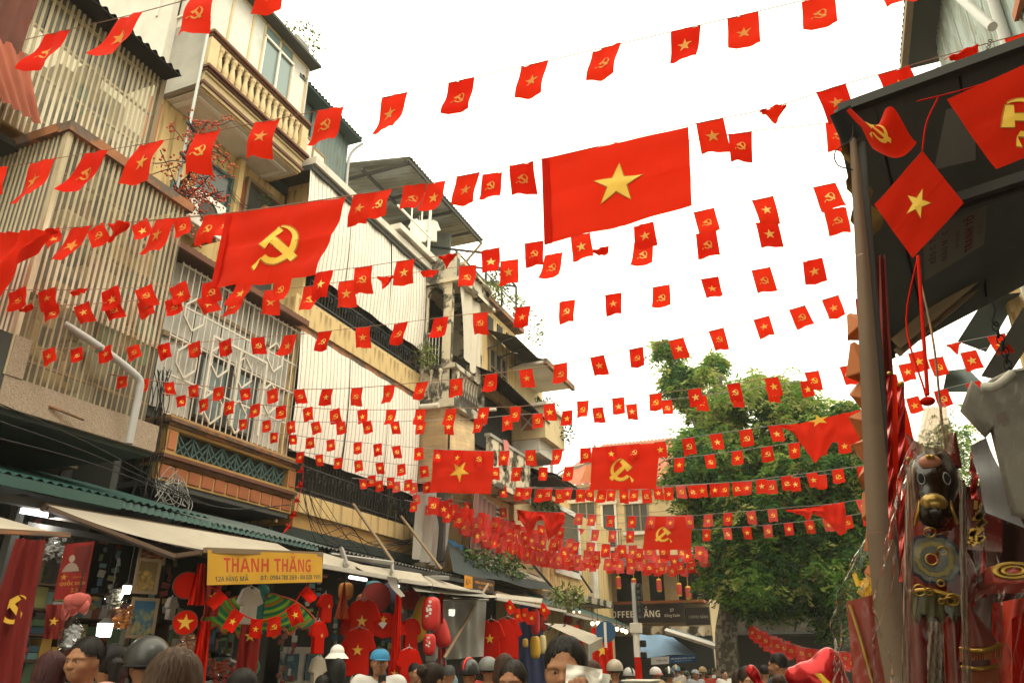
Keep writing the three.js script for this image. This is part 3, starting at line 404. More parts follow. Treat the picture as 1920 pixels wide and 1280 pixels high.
// ---------------------------------------------------------------- next narrow yellow house
{
  const t = thing('narrow_yellow_house', 'narrow yellow house with a metal awning, dark opening and round-holed balcony', 'house', [-9, 0, 18]);
  part(t, 'wall', [bx(-15, -8.0, 3.6, 10.6, 16.95, 19.3)], M.cream); part(t, 'side_wall', [bx(-15, -7.8, 8.2, 10.3, 16.72, 16.94)], M.mouldPale); part(t, 'front', [bx(-8.0, -7.8, 8.1, 10.5, 16.95, 19.3)], M.cream);
  part(t, 'roof_edge', [bx(-8.2, -7.6, 10.6, 10.75, 16.7, 19.5)], M.rust);
  for (let i = 0; i < 3; i++) part(t, 'vent_window', [bx(-7.8, -7.77, 9.85, 10.3, 17.25 + i * .65, 17.6 + i * .65)], M.dark);
  const w = part(t, 'window', [bx(-7.8, -7.78, 8.35, 9.35, 17.35, 18.5)], M.glassDark); part(w, 'frame', [0, .38, .77, 1.15].map((d) => bx(-7.78, -7.74, 8.3, 9.4, 17.33 + d, 17.39 + d)).concat([bx(-7.78, -7.74, 9.35, 9.4, 17.35, 18.5), bx(-7.78, -7.74, 8.85, 8.89, 17.35, 18.5)]), M.wood);
  part(t, 'awning', [corr(F(17.2, 9.85, 7.78), F(18.9, 9.85, 7.78), F(18.9, 9.5, 6.95), F(17.2, 9.5, 6.95), .12, .02)], mat([.12, .12, .11], { map: T.poly })); part(t, 'awning_bracket', [17.25, 18.0, 18.8].map((s) => bar(F(s, 9.3, 7.78), F(s, 9.52, 7.0), .03)), M.iron);
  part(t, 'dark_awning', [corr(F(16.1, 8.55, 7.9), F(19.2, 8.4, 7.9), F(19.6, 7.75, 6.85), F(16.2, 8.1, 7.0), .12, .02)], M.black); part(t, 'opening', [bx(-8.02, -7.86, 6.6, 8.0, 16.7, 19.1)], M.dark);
  part(t, 'balcony_slab', [bx(-8, -7.4, 5.55, 5.68, 16.6, 19.4)], M.mouldPale);
  { const holes = []; for (let i = 0; i < 4; i++) { const c = []; for (let k = 0; k < 14; k++) { const a = k / 14 * 6.283; c.push([16.95 + i * .62 + .16 * Math.cos(a), 6.22 + .22 * Math.sin(a)]); } holes.push(c); } part(t, 'balcony_front', [onFacade([[16.62, 5.69], [19.38, 5.69], [19.38, 6.7], [16.62, 6.7]], -7.5, .09, holes)], M.mouldPale); }
  part(t, 'rail', [bx(-7.54, -7.38, 6.7, 6.78, 16.6, 19.4)], M.concrete);
  for (const [s, h] of [[17.3, 4.5], [17.75, 4.45], [18.2, 4.4]]) { const sh = part(t, 'shutter', [bx(-7.99, -7.95, h - .5, h + .95, s, s + .38)], M.white); part(sh, 'slat', Array.from({ length: 12 }, (_, i) => bx(-7.955, -7.93, h - .45 + i * .115, h - .39 + i * .115, s + .03, s + .35)), M.darkGrey); }
  part(t, 'curtain', [sheet(F(16.4, 5.3, 7.7), F(17.6, 5.2, 7.7), F(17.6, 3.7, 7.7), F(16.2, 3.7, 7.7), 30, 4, (u) => .05 * Math.sin(u * 30))], mat([.2, .1, .08], { map: T.cloth }));
}
single('hung_cloth', 'red and white cloth draped over the round-holed balcony rail', 'cloth', [sheet(F(17.35, 6.82, 7.36), F(17.75, 6.82, 7.36), F(17.8, 6.2, 7.33), F(17.4, 6.3, 7.33), 8, 8, (u, v) => .03 * Math.sin(u * 9))], mat([.6, .2, .17]));
// ---------------------------------------------------------------- house with tiled eave and corner balcony
{
  const t = thing('tiled_eave_house', 'cream house with a tiled overhanging eave and a small jutting balcony', 'house', [-9, 0, 20.5]);
  part(t, 'wall', [bx(-15, -7.9, 3.6, 9.7, 19.4, 21.8)], M.creamClean);
  part(t, 'eave', [bx(-8.2, -6.75, 9.35, 9.42, 18.9, 21.3)], M.white); part(t, 'roof', [sheet(P(-9.4, 10.4, 18.9), P(-9.4, 10.4, 21.4), P(-6.7, 9.43, 21.4), P(-6.7, 9.43, 18.9), 60, 2, (u) => .02 * Math.sin(u * 80))], mat([.2, .16, .13], { map: T.grime })); part(t, 'eave_soffit_edge', [bx(-6.78, -6.68, 9.3, 9.46, 18.85, 21.4)], M.rust);
  part(t, 'balcony', [bx(-7.9, -6.9, 7.3, 8.2, 19.25, 20.9)], M.creamClean); part(t, 'balcony_cap', [bx(-7.95, -6.82, 8.2, 8.3, 19.15, 21)], M.white); part(t, 'balcony_underside', [bx(-7.9, -7.1, 6.9, 7.297, 19.3, 20.8)], M.pale);
  const o = part(t, 'vent_block', [bx(-7.6, -7.2, 7.55, 8.0, 19.22, 19.25)], M.terracotta); part(o, 'cross_bar', [bar(P(-7.6, 7.55, 19.21), P(-7.2, 8.0, 19.21), .04), bar(P(-7.6, 8.0, 19.21), P(-7.2, 7.55, 19.21), .04)], M.white);
  part(t, 'opening', [bx(-7.91, -7.88, 6.0, 7.0, 19.6, 20.9)], M.darkGrey);
  part(t, 'lower_awning', [corr(F(20.0, 6.75, 7.9), F(23.5, 6.75, 7.9), F(23.5, 6.45, 6.9), F(20, 6.45, 6.9), .14, .02), bx(-7.9, -6.95, 6.38, 6.41, 20, 23.4)], M.darkGrey);
}
{ const t = thing('balcony_plants', 'green plants on the jutting corner balcony', 'plant', P(-7.3, 8.3, 20)); leafBall(t, P(-7.2, 8.5, 20.1), .3, 140, 44, .14, [1.2, .8, 1]); leafBall(t, P(-6.85, 7.9, 20.8), .35, 120, 45, .14, [.8, 1.2, 1]); }
{ const t = thing('terrace_trellis', 'black pergola frame with hanging green plants above the narrow yellow house', 'trellis', P(-8.3, 10.7, 18)); const g = []; const a = (s, h, L) => F(s, h, L);
  for (const s of [16.9, 18, 19.1]) { g.push(bar(a(s, 10.75, 7.7), a(s, 12.0, 7.7), .05), bar(a(s, 12.0, 7.7), a(s, 12.6, 9.5), .05)); } g.push(bar(a(16.9, 12.0, 7.7), a(19.1, 12, 7.7), .05), bar(a(16.9, 12.35, 8.7), a(19.1, 12.35, 8.7), .04), bar(a(16.9, 11.4, 7.7), a(19.1, 11.4, 7.7), .03)); part(t, 'frame', g, M.iron);
  leafBall(t, F(17.3, 11.0, 7.7), .45, 320, 21, .13, [.7, .9, 1.4], true); leafBall(t, F(18.9, 11.3, 7.6), .4, 220, 22, .12, [.7, 1, 1], true); leafBall(t, F(19.9, 10.9, 7.4), .45, 160, 23, .12, [.7, 1.3, 1], true); leafBall(t, F(18.1, 11.7, 7.8), .35, 160, 25, .12, [.7, .7, 1.6]); }
{ // far yellow house with a big white framed window
  const t = thing('far_yellow_house', 'yellow house further along with a dark white-framed window and small roof', 'house', [-9, 0, 25]);
  part(t, 'wall', [bx(-15, -8.0, 0, 6.3, 21.85, 29.5)], M.cream); const w = part(t, 'window', [bx(-8, -7.97, 4.3, 6.1, 23.1, 25.3)], M.glassDark); part(w, 'frame', [bx(-7.98, -7.93, 4.2, 6.2, 22.95, 23.1), bx(-7.98, -7.93, 4.2, 6.2, 25.3, 25.45), bx(-7.98, -7.93, 4.12, 4.3, 22.9, 25.5), bx(-7.98, -7.93, 6.1, 6.25, 22.9, 25.5)], M.whiteClean);
  part(t, 'ledge', [bx(-8, -7.3, 3.3, 3.5, 21.85, 27)], M.mould); part(t, 'post', [bx(-8, -7.86, 3.5, 6.3, 26.6, 27.2)], M.white);
}
for (const [px, py, L, r, lab] of [[1020, 950, 7.7, .5, 'green shrub in front of the white framed window'], [900, 1055, 7.4, .55, 'scrubby plants above the blue edged tarpaulin'], [950, 1062, 7.3, .55, 'leafy plants on the stained ledge above the dark awning'], [1065, 1120, 6.2, .5, 'bright green creeper hanging over the far awnings']]) { const c = latP(px, py, L), t = thing('shrub', lab, 'plant', c.clone().add(new V3(0, -.3, 0))); leafBall(t, c, r, 260, px, .16, [.8, .6, 1.6], py > 1100); part(t, 'stem', [rod(c.clone().add(new V3(0, -.35, 0)), c.clone().add(new V3(0, .2, .1)), .03), rod(c.clone().add(new V3(0, -.35, -.2)), c.clone().add(new V3(.1, .3, -.3)), .02)], M.wood); }
{ const t = thing('rooftop_shrub', 'wispy green shrub on top of the cream house roof', 'plant', F(9.75, 13.03, 8.85)); leafBall(t, F(9.85, 13.75, 8.8), .45, 200, 71, .1, [.8, .7, 1.2], true); part(t, 'planter', [rbx(-9.05, -8.65, 13.03, 13.5, 9.5, 9.9, .02)], M.concrete); }

// ---------------------------------------------------------------- cafe on the corner at the end of the street
const txt = (w, h, bg, draws) => canvasTex(w, h, (g) => { if (bg) { g.fillStyle = bg; g.fillRect(0, 0, w, h); } for (const [s, x, y, font, col, al, mw] of draws) { vtext(g, s, x, y, +/(\d+)px/.exec(font)[1], font, col, al || 'center', mw || 0); } });
// a flat printed face facing the camera side (towards +z) between right r0..r1, height h0..h1 at along s
function face(r0, r1, h0, h1, s) { const g = new THREE.PlaneGeometry(r1 - r0, h1 - h0); g.translate((r0 + r1) / 2, (h0 + h1) / 2, -s); return fix(g); }
{
  const S = 30, t = thing('corner_cafe', 'cream corner cafe building with red tiled roof closing the end of the street', 'cafe', [-7.4, 0, S]);
  part(t, 'wall', [bx(-10.5, -4.9, 4.9, 8.2, S, S + 8)], M.creamClean); part(t, 'wall', [bx(-10.5, -4.6, 0, 4.9, S + .6, S + 8)], M.creamClean);
  part(t, 'corner_wall', [bx(-4.9, -4.2, 4.9, 7.9, S + .8, S + 8)], M.creamClean);
  part(t, 'roof', [sheet(P(-10.8, 8.2, S - .5), P(-4.3, 8.2, S - .5), P(-6.0, 11.0, S + 4), P(-9.3, 11.0, S + 4), 80, 8, (u) => .04 * Math.sin(u * 120)), sheet(P(-4.3, 8.2, S - .5), P(-3.9, 8.0, S + 8), P(-6, 11, S + 8), P(-6.0, 11.0, S + 4), 20, 4)], M.tile);
  part(t, 'gable', [sheet(P(-9.1, 8.3, S - .55), P(-7.9, 8.3, S - .55), P(-8.5, 9.9, S - .3), P(-8.5, 9.9, S - .3), 2, 2)], M.terracotta);
  part(t, 'eave', [bx(-10.8, -4.2, 8.08, 8.198, S - .55, S + .3)], M.wood); part(t, 'eave', [bx(-4.9, -3.6, 7.0, 7.1, S - .5, S + 5)], M.darkGrey);
  for (const [r0, r1, h0, h1] of [[-9.72, -8.68, 6.55, 7.55], [-7.45, -6.55, 6.3, 7.35]]) { const w = part(t, 'window', [bx(r0, r1, h0, h1, S - .02, S - .003)], M.glassDark); part(w, 'frame', [0, .33, .66, 1].map((k) => { const x = r0 + (r1 - r0) * k; return bx(x - .03, x + .03, h0, h1, S - .05, S - .021); }), M.wood); part(w, 'sill', [bx(r0 - .1, r1 + .1, h0 - .14, h0 - .01, S - .15, S)], M.white); part(w, 'lintel', [bx(r0 - .1, r1 + .1, h1 + .01, h1 + .15, S - .13, S)], M.white); }
  const d = part(t, 'door', [bx(-8.35, -7.9, 5.75, 7.4, S - .03, S - .003)], M.darkGrey); part(d, 'frame', [bx(-8.45, -8.36, 5.75, 7.5, S - .06, S), bx(-7.89, -7.8, 5.75, 7.5, S - .06, S), bx(-8.5, -7.75, 7.42, 7.55, S - .1, S)], M.white);
  part(t, 'small_balcony', [bx(-8.6, -7.5, 5.55, 5.68, S - .55, S)], M.white); part(t, 'railing', Array.from({ length: 11 }, (_, i) => rod(P(-8.55 + i * .1, 5.7, S - .5), P(-8.55 + i * .1, 6.35, S - .5), .012, 4)).concat([bx(-8.6, -7.5, 6.34, 6.37, S - .52, S - .48)]), M.iron);
  for (let h = 5.3; h < 8; h += .34) part(t, 'cladding_joint', [bx(-10.5, -4.9, h, h + .012, S - .012, S - .004)], M.wood);
  // verandah storey
  part(t, 'verandah_roof', [sheet(P(-9.7, 5.35, S), P(-4.6, 5.2, S), P(-4.3, 4.75, S - 1.2), P(-9.6, 5.0, S - 1.2), 60, 2, (u) => .02 * Math.sin(u * 150))], M.darkGrey); part(t, 'verandah_wall', [bx(-9.9, -4.6, 3.7, 4.9, S + .5, S + .59)], M.darkGreen);
  for (const r of [-9.55, -8.35, -7.05, -6.2]) part(t, 'column', [bx(r, r + (r < -7 ? .26 : .5), 3.7, 4.9, S + .38, S + .48)], M.creamClean);
  for (const r of [-9.1, -8.7, -7.7, -5.5, -5.0]) { const sh = part(t, 'shutter', [bx(r, r + .34, 3.75, 4.85, S + .4, S + .44)], M.darkGreen); part(sh, 'slat', Array.from({ length: 8 }, (_, i) => bx(r + .03, r + .31, 3.8 + i * .13, 3.85 + i * .13, S + .375, S + .398)), M.iron); }
  part(t, 'brick_course', [bx(-9.8, -4.7, 3.62, 3.72, S - .1, S + .5)], M.terracotta);
  const T1 = txt(1024, 128, '#2a1c17', [['COFFEE', 440, 66, 'bold 74px sans-serif', '#e9e2d4'], ['NẮNG', 716, 66, 'bold 74px sans-serif', '#e9e2d4'], ['27', 930, 40, 'bold 34px sans-serif', '#cfc7b8'], ['Đồng Xuân', 930, 84, 'bold 28px sans-serif', '#cfc7b8']]);
  part(t, 'signboard', [bx(-9.9, -5.45, 2.95, 3.6, S - .15, S - .02)], mat([.03, .02, .017])); part(t, 'sign_lettering', [face(-9.6, -5.5, 2.99, 3.55, S - .155)], mat([1, 1, 1], { map: T1 }));
  const T2 = txt(256, 128, '#241a16', [['COFFEE NẮNG', 140, 70, 'bold 32px sans-serif', '#8f877c']]);
  part(t, 'side_signboard', [bx(-5.42, -4.55, 2.85, 3.45, S - .05, S + .1)], mat([.03, .02, .017])); part(t, 'sign_lettering', [face(-5.4, -4.57, 2.88, 3.42, S - .055)], mat([1, 1, 1], { map: T2 }));
  part(t, 'valance', [sheet(P(-9.8, 2.9, S - .25), P(-4.6, 2.78, S - .2), P(-4.6, 2.5, S - .2), P(-9.8, 2.66, S - .25), 60, 3, (u, v) => [.03 * Math.sin(u * 60), v === 1 ? .07 * Math.sin(u * 90) : 0])], M.mouldPale);
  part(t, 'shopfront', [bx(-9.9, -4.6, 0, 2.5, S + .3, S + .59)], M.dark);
}
['leftmost of the six red paper lanterns under the cafe verandah', 'second red paper lantern from the left under the cafe verandah', 'third red paper lantern under the cafe verandah, beside the traffic pole', 'fourth red paper lantern under the cafe verandah', 'fifth red paper lantern under the cafe verandah', 'rightmost red paper lantern under the cafe verandah'].forEach((lab, i) => {
  const c = sP([1104, 1160, 1189, 1236, 1274, 1291][i], [1088, 1092, 1096, 1097, 1105, 1111][i], 29), t = thing('paper_lantern', lab, 'lantern', c, 'red lanterns under the cafe verandah'); t.position.copy(c);
  local(t, 'lantern_body', [fix(new THREE.CylinderGeometry(.1, .1, .34, 12).translate(0, 0, 0))], mat([.5, .05, .03])); local(t, 'lantern_cap', [fix(new THREE.CylinderGeometry(.07, .09, .05, 10).translate(0, .2, 0)), fix(new THREE.CylinderGeometry(.09, .07, .05, 10).translate(0, -.2, 0)), rod(new V3(0, .2, 0), new V3(0, .6, 0), .008)], M.gold);
});
{ // blue awning and its banner below the cafe
  const t = thing('blue_awning', 'faded blue awning with a blue and white banner under the cafe', 'awning', sP(1250, 1225, 27)); const S = 27;
  part(t, 'canopy', [sheet(sP(1200, 1188, S + 1.6), sP(1262, 1193, S + 1.6), sP(1307, 1226, S), sP(1194, 1233, S), 20, 10, (u, v) => .03 * Math.sin(u * 8))], mat([.22, .36, .55], { map: T.grime }));
  const B = txt(512, 128, '#0f4f86', [['VĂN PHÒNG PHẨM LÂM SẢN', 256, 50, 'bold 34px sans-serif', '#e8ecee', 'center', 480], ['ĐỒ DÙNG HỌC TẬP - VĂN PHÒNG', 256, 96, '22px sans-serif', '#c9d6de', 'center', 440]]);
  const W = txt(256, 96, '#cfcfca', [['THIÊN LONG', 150, 48, 'bold 32px sans-serif', '#5a5f68', 'center', 160], ['●', 40, 46, '40px sans-serif', '#b8453c']]);
  part(t, 'banner', [sheet(sP(1256, 1230, S), sP(1306, 1227, S), sP(1306, 1240, S), sP(1256, 1243, S), 6, 2, (u) => .02 * Math.sin(u * 6), 1)], mat([1, 1, 1], { map: B })); part(t, 'banner', [sheet(sP(1221, 1232, S), sP(1255, 1230, S), sP(1255, 1244, S), sP(1221, 1246, S), 6, 2, (u) => .02 * Math.sin(u * 6), 1)], mat([1, 1, 1], { map: W }));
  const t2 = thing('folding_awning', 'grey blue folding awning slanting over the cafe corner towards the tree', 'awning', sP(1300, 1200, 26)); part(t2, 'canopy', [sheet(sP(1250, 1180, 27), sP(1350, 1212, 25.5), sP(1345, 1205, 27.5), sP(1262, 1178, 28.5), 12, 4, null)], mat([.12, .17, .2])); part(t2, 'front_rail', [bar(sP(1249, 1182, 27), sP(1354, 1215, 25.5), .12)], M.whiteClean); part(t2, 'valance', [sheet(sP(1344, 1213, 25.4), sP(1355, 1215, 25.4), sP(1355, 1228, 25.4), sP(1344, 1227, 25.4), 2, 2)], M.white);
}
{ // building behind the tree on the right, street side beyond
  const t = thing('shaded_far_building', 'dim brown building front behind the tree trunk with narrow windows', 'building', P(-2, 0, 33)); part(t, 'wall', [bx(-4.4, 8, 0, 6.5, 33, 38)], mat([.13, .11, .09], { map: T.concrete })); for (let k = 0; k < 5; k++) part(t, 'window', [bx(-4 + k * 1.3, -3.4 + k * 1.3, 3.2, 4.7, 32.96, 32.99)], M.glassDark); part(t, 'shop_opening', [bx(-4, 6, 0, 2.5, 32.95, 32.99)], M.dark); part(t, 'canopy', [bx(-4.2, 6.5, 2.55, 2.65, 31.6, 33)], M.darkGrey);
}
// ---------------------------------------------------------------- trees
function clusterGeo(seed) {                 // a spray of pinnate leaflets about 0.45 m long
  const R = rng(seed), gs = []; for (let b = 0; b < 3; b++) { const yaw = b * 2.1 + R(), q = []; for (let i = 0; i < 5; i++) for (const sd of [-1, 1]) { const g = leafGeo(.15 + .03 * R(), .42); g.rotateX((R() - .5) * 1.2); g.rotateY(sd * (1.0 - i * .08)); g.translate(.06 + i * .075, -.012 * i * i, 0); q.push(g); } const e = leafGeo(.16, .4); e.translate(.42, -.2, 0); q.push(e); for (const g of q) { g.rotateZ(-.15 - R() * .5); g.rotateY(yaw); gs.push(g); } } return merge(gs);
}
function tree(name, label, base, trunkPts, trunkR, blobs, count, seed, limbs) {
  const t = thing(name, label, 'tree', base), R = rng(seed);
  { const n = trunkPts.length, g = new THREE.TubeGeometry(new THREE.CatmullRomCurve3(trunkPts), 24, 1, 14, false), p = g.attributes.position, uv = g.attributes.uv, cv = new THREE.CatmullRomCurve3(trunkPts); for (let i = 0; i < p.count; i++) { const u = Math.floor(i / 15) / 24, c = cv.getPointAt(u), k = trunkR * (1.25 - .55 * u + (u < .12 ? (.12 - u) * 3 : 0)) * (1 + .07 * Math.sin(i * 1.7 + u * 9)); p.setXYZ(i, c.x + (p.getX(i) - c.x) * k, c.y + (p.getY(i) - c.y) * k, c.z + (p.getZ(i) - c.z) * k); uv.setXY(i, (i % 15) / 15 * 2.2, u * trunkPts[0].distanceTo(trunkPts[n - 1])); } g.computeVertexNormals(); part(t, 'trunk', [fix(g)], M.bark); }
  const top = trunkPts[trunkPts.length - 1]; part(t, 'limb', blobs.map((b) => { const c = new V3(...b.c), m = top.clone().lerp(c, .5).add(new V3((R() - .5) * .6, .3, (R() - .5) * .6)); return tube([top.clone().add(new V3(0, -.4, 0)), m, c], trunkR * .22, 14, 6); }), M.bark);
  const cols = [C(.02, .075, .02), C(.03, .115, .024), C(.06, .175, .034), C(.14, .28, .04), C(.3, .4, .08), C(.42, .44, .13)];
  const tot = blobs.reduce((a, b) => a + b.w, 0), G = [clusterGeo(seed + 1), clusterGeo(seed + 2)], sets = [[], []];
  for (const b of blobs) { const n = Math.round(count * b.w / tot), sub = []; const ns = Math.max(4, Math.round(n / 60)); for (let i = 0; i < ns; i++) { let v; do { v = new V3(R() * 2 - 1, R() * 2 - 1, R() * 2 - 1); } while (v.length() > 1 || v.length() < .45); sub.push(v); }
    for (let i = 0; i < n; i++) { const s = sub[Math.floor(R() * ns)]; let v; do { v = new V3(R() * 2 - 1, R() * 2 - 1, R() * 2 - 1); } while (v.length() > 1); v.multiplyScalar(R() < .16 ? .62 : .36).add(s); const out = v.length(), p = new V3(b.c[0] + v.x * b.r[0], b.c[1] + v.y * b.r[1], b.c[2] + v.z * b.r[2]); const youngLit = R() < (b.y || .16) * (out > .8 ? 1.9 : .5); sets[R() < .5 ? 0 : 1].push([p, youngLit ? cols[3 + Math.floor(R() * 3)] : cols[Math.floor(R() * 4)], .55 + .5 * R(), R() * 6.3, (R() - .5) * 1.1, (R() - .5) * 1.1]); } }  // yellow-green young leaves, painted brighter and commoner at rim and top for skylight
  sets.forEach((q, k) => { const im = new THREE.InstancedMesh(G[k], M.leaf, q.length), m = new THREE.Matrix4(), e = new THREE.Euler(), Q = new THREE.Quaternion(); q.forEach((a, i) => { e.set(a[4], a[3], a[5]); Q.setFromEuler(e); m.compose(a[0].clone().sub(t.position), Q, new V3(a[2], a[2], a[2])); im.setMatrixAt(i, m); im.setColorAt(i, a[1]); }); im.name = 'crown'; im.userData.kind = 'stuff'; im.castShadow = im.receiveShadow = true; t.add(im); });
  return t;
}
{ const B = (px, py, s, rx, ry, rz, w, y) => { const p = sP(px, py, s); return { c: [p.x, p.y, p.z], r: [rx, ry, rz], w, y }; };
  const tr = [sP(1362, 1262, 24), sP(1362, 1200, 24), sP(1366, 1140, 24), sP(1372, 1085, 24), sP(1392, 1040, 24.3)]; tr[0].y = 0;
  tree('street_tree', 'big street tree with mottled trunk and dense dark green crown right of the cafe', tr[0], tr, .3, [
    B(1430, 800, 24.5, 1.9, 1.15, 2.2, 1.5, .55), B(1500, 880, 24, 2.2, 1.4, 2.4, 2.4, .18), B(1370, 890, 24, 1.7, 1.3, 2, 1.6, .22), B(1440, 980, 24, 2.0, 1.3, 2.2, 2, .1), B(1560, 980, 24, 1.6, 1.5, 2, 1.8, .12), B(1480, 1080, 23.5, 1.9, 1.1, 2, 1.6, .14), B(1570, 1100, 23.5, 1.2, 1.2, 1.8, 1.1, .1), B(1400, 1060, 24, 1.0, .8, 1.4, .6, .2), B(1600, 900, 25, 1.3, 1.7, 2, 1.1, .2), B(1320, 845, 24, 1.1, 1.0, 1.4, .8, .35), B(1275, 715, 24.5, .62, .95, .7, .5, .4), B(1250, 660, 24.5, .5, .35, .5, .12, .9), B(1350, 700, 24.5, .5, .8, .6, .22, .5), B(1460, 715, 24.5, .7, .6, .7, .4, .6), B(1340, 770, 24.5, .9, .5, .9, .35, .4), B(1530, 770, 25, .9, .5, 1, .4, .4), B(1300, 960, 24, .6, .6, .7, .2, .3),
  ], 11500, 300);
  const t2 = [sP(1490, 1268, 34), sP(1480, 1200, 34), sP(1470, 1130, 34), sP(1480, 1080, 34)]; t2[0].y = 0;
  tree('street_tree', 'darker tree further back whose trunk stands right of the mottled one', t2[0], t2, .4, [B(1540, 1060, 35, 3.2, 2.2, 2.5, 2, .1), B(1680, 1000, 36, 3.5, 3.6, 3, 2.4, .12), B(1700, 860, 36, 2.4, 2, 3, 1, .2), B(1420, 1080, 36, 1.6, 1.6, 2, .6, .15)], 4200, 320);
}
// ---------------------------------------------------------------- poles and signs
{ const t = thing('street_lamp', 'tall grey street lamp with curved double arm left of the cafe', 'street lamp', sP(1036, 1260, 24).setY(0)); const a = sP(1036, 1255, 24).setY(0), b = sP(1034, 835, 24); part(t, 'pole', [rod(a, b, .055, 10)], M.steel); part(t, 'arm', [tube([sP(1035, 905, 24), sP(1050, 885, 24), sP(1075, 876, 24), sP(1110, 866, 24)], .03, 20, 6), tube([sP(1035, 915, 24), sP(1048, 898, 24), sP(1060, 885, 24), sP(1090, 875, 24)], .025, 20, 6)], M.steel); part(t, 'lamp_head', [rbx(b.x + 1.15, b.x + 1.7, sP(1110, 866, 24).y - .05, sP(1110, 866, 24).y + .05, 23.9, 24.1, .03)], M.pipe); }
{ const S = 14, t = thing('traffic_light', 'traffic light pole with dark lamp heads and a red and white striped foot', 'traffic light', sP(1192, 1262, S).setY(0)); const y = (py) => sP(1191, py, S).y, c = sP(1191, 1150, S), X = c.x;
  part(t, 'pole', [rod(P(X, 1.9, S), P(X, y(1092), S), .042, 10)], M.pipe); for (let i = 0; i < 5; i++) part(t, 'band', [rod(P(X, i * .42, S), P(X, (i + 1) * .42, S), .06, 10)], i % 2 ? M.redSolid : M.whiteClean);
  for (const [h, d] of [[y(1110), 0], [y(1145), 0]]) { const q = part(t, 'signal_head', [rbx(X + .05, X + .14, h - .14, h + .14, S - .05, S + .05, .02)], M.black); for (const k of [-.1, 0, .1]) part(q, 'signal_lens', [fix(new THREE.CylinderGeometry(.03, .03, .03, 10).rotateX(Math.PI / 2).translate(X + .095, h + k, -S + .06))], M.glassDark); }
  part(t, 'signal_head', [rbx(X + .06, X + .16, y(1213), y(1200), S - .05, S + .05, .02), rbx(X + .06, X + .16, y(1235), y(1222), S - .05, S + .05, .02)], M.black); part(t, 'control_box', [rbx(X - .09, X + .1, y(1187), y(1168), S - .08, S + .05, .01)], M.white);
}
{ const S = 12, t = thing('round_sign', 'round blue traffic sign on a red and white striped post', 'sign', sP(1134, 1262, S).setY(0)), c = sP(1135, 1184, S); part(t, 'disc', [fix(new THREE.CylinderGeometry(.155, .155, .02, 32).rotateX(Math.PI / 2).translate(c.x, c.y, c.z - .03))], mat([.012, .07, .17], { rough: .5 })); for (let i = 0; i < 6; i++) part(t, 'band', [rod(P(c.x, i * .36, S), P(c.x, (i + 1) * .36, S), .022, 8)], i % 2 ? M.whiteClean : M.redSolid); }

// ---------------------------------------------------------------- the shops at street level on the left
{ const t = thing('shop_row', 'dark open shop fronts under the houses on the left with shelves at the back', 'shop', [-9, 0, 9]);
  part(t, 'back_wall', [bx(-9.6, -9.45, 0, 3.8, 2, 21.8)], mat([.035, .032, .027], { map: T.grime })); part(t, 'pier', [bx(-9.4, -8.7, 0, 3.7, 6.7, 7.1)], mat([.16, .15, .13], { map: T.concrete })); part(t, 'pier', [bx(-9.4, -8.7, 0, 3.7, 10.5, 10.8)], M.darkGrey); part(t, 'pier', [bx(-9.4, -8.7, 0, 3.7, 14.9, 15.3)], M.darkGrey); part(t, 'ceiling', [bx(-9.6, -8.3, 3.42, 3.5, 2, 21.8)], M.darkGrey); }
const goodsCols = [[.42, .05, .03], [.5, .46, .36], [.16, .3, .3], [.5, .3, .06], [.05, .14, .2], [.3, .3, .1], [.2, .03, .05], [.55, .5, .48], [.1, .2, .1], [.35, .12, .06]].map((c) => mat(c, { rough: .6, map: T.cloth }));
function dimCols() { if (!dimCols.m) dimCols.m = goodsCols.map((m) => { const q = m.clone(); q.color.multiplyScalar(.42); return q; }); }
function shelf(label, L, s0, s1, h0, rows, dh, seed) {
  const t = thing('goods_shelf', label, 'shelf', [-L, h0, (s0 + s1) / 2]), R = rng(seed); part(t, 'shelf_board', Array.from({ length: rows + 1 }, (_, k) => bx(-L - .3, -L + .02, h0 + k * dh - .02, h0 + k * dh, s0, s1)).concat([bx(-L - .3, -L, h0, h0 + rows * dh, s0 - .03, s0), bx(-L - .3, -L, h0, h0 + rows * dh, s1, s1 + .03)]), M.woodDark);
  for (let k = 0; k < rows; k++) { let s = s0 + .01; while (s < s1 - .1) { const w = .07 + R() * .13, h = dh * (.45 + .45 * R()), n = R() < .3 ? 2 : 1; if (s + w > s1) break; for (let j = 0; j < n; j++) part(t, 'packet', [rbx(-L - .22 + R() * .04, -L - .01 - R() * .04, h0 + k * dh + j * h / n + .002, h0 + k * dh + (j + 1) * h / n - .004, s, s + w - .008, .006)], goodsCols[Math.floor(R() * goodsCols.length)]); s += w; } }
}
shelf('shelves of coloured packets at the left edge behind the red hanging flag', 7.35, 4.85, 6.0, 1.15, 5, .235, 3);
shelf('shelves of packets behind the helmet under the cream awning', 8.7, 7.1, 8.4, .9, 5, .3, 4);
shelf('shelves of small goods under the green kite', 8.6, 8.6, 10.3, .8, 4, .32, 6);
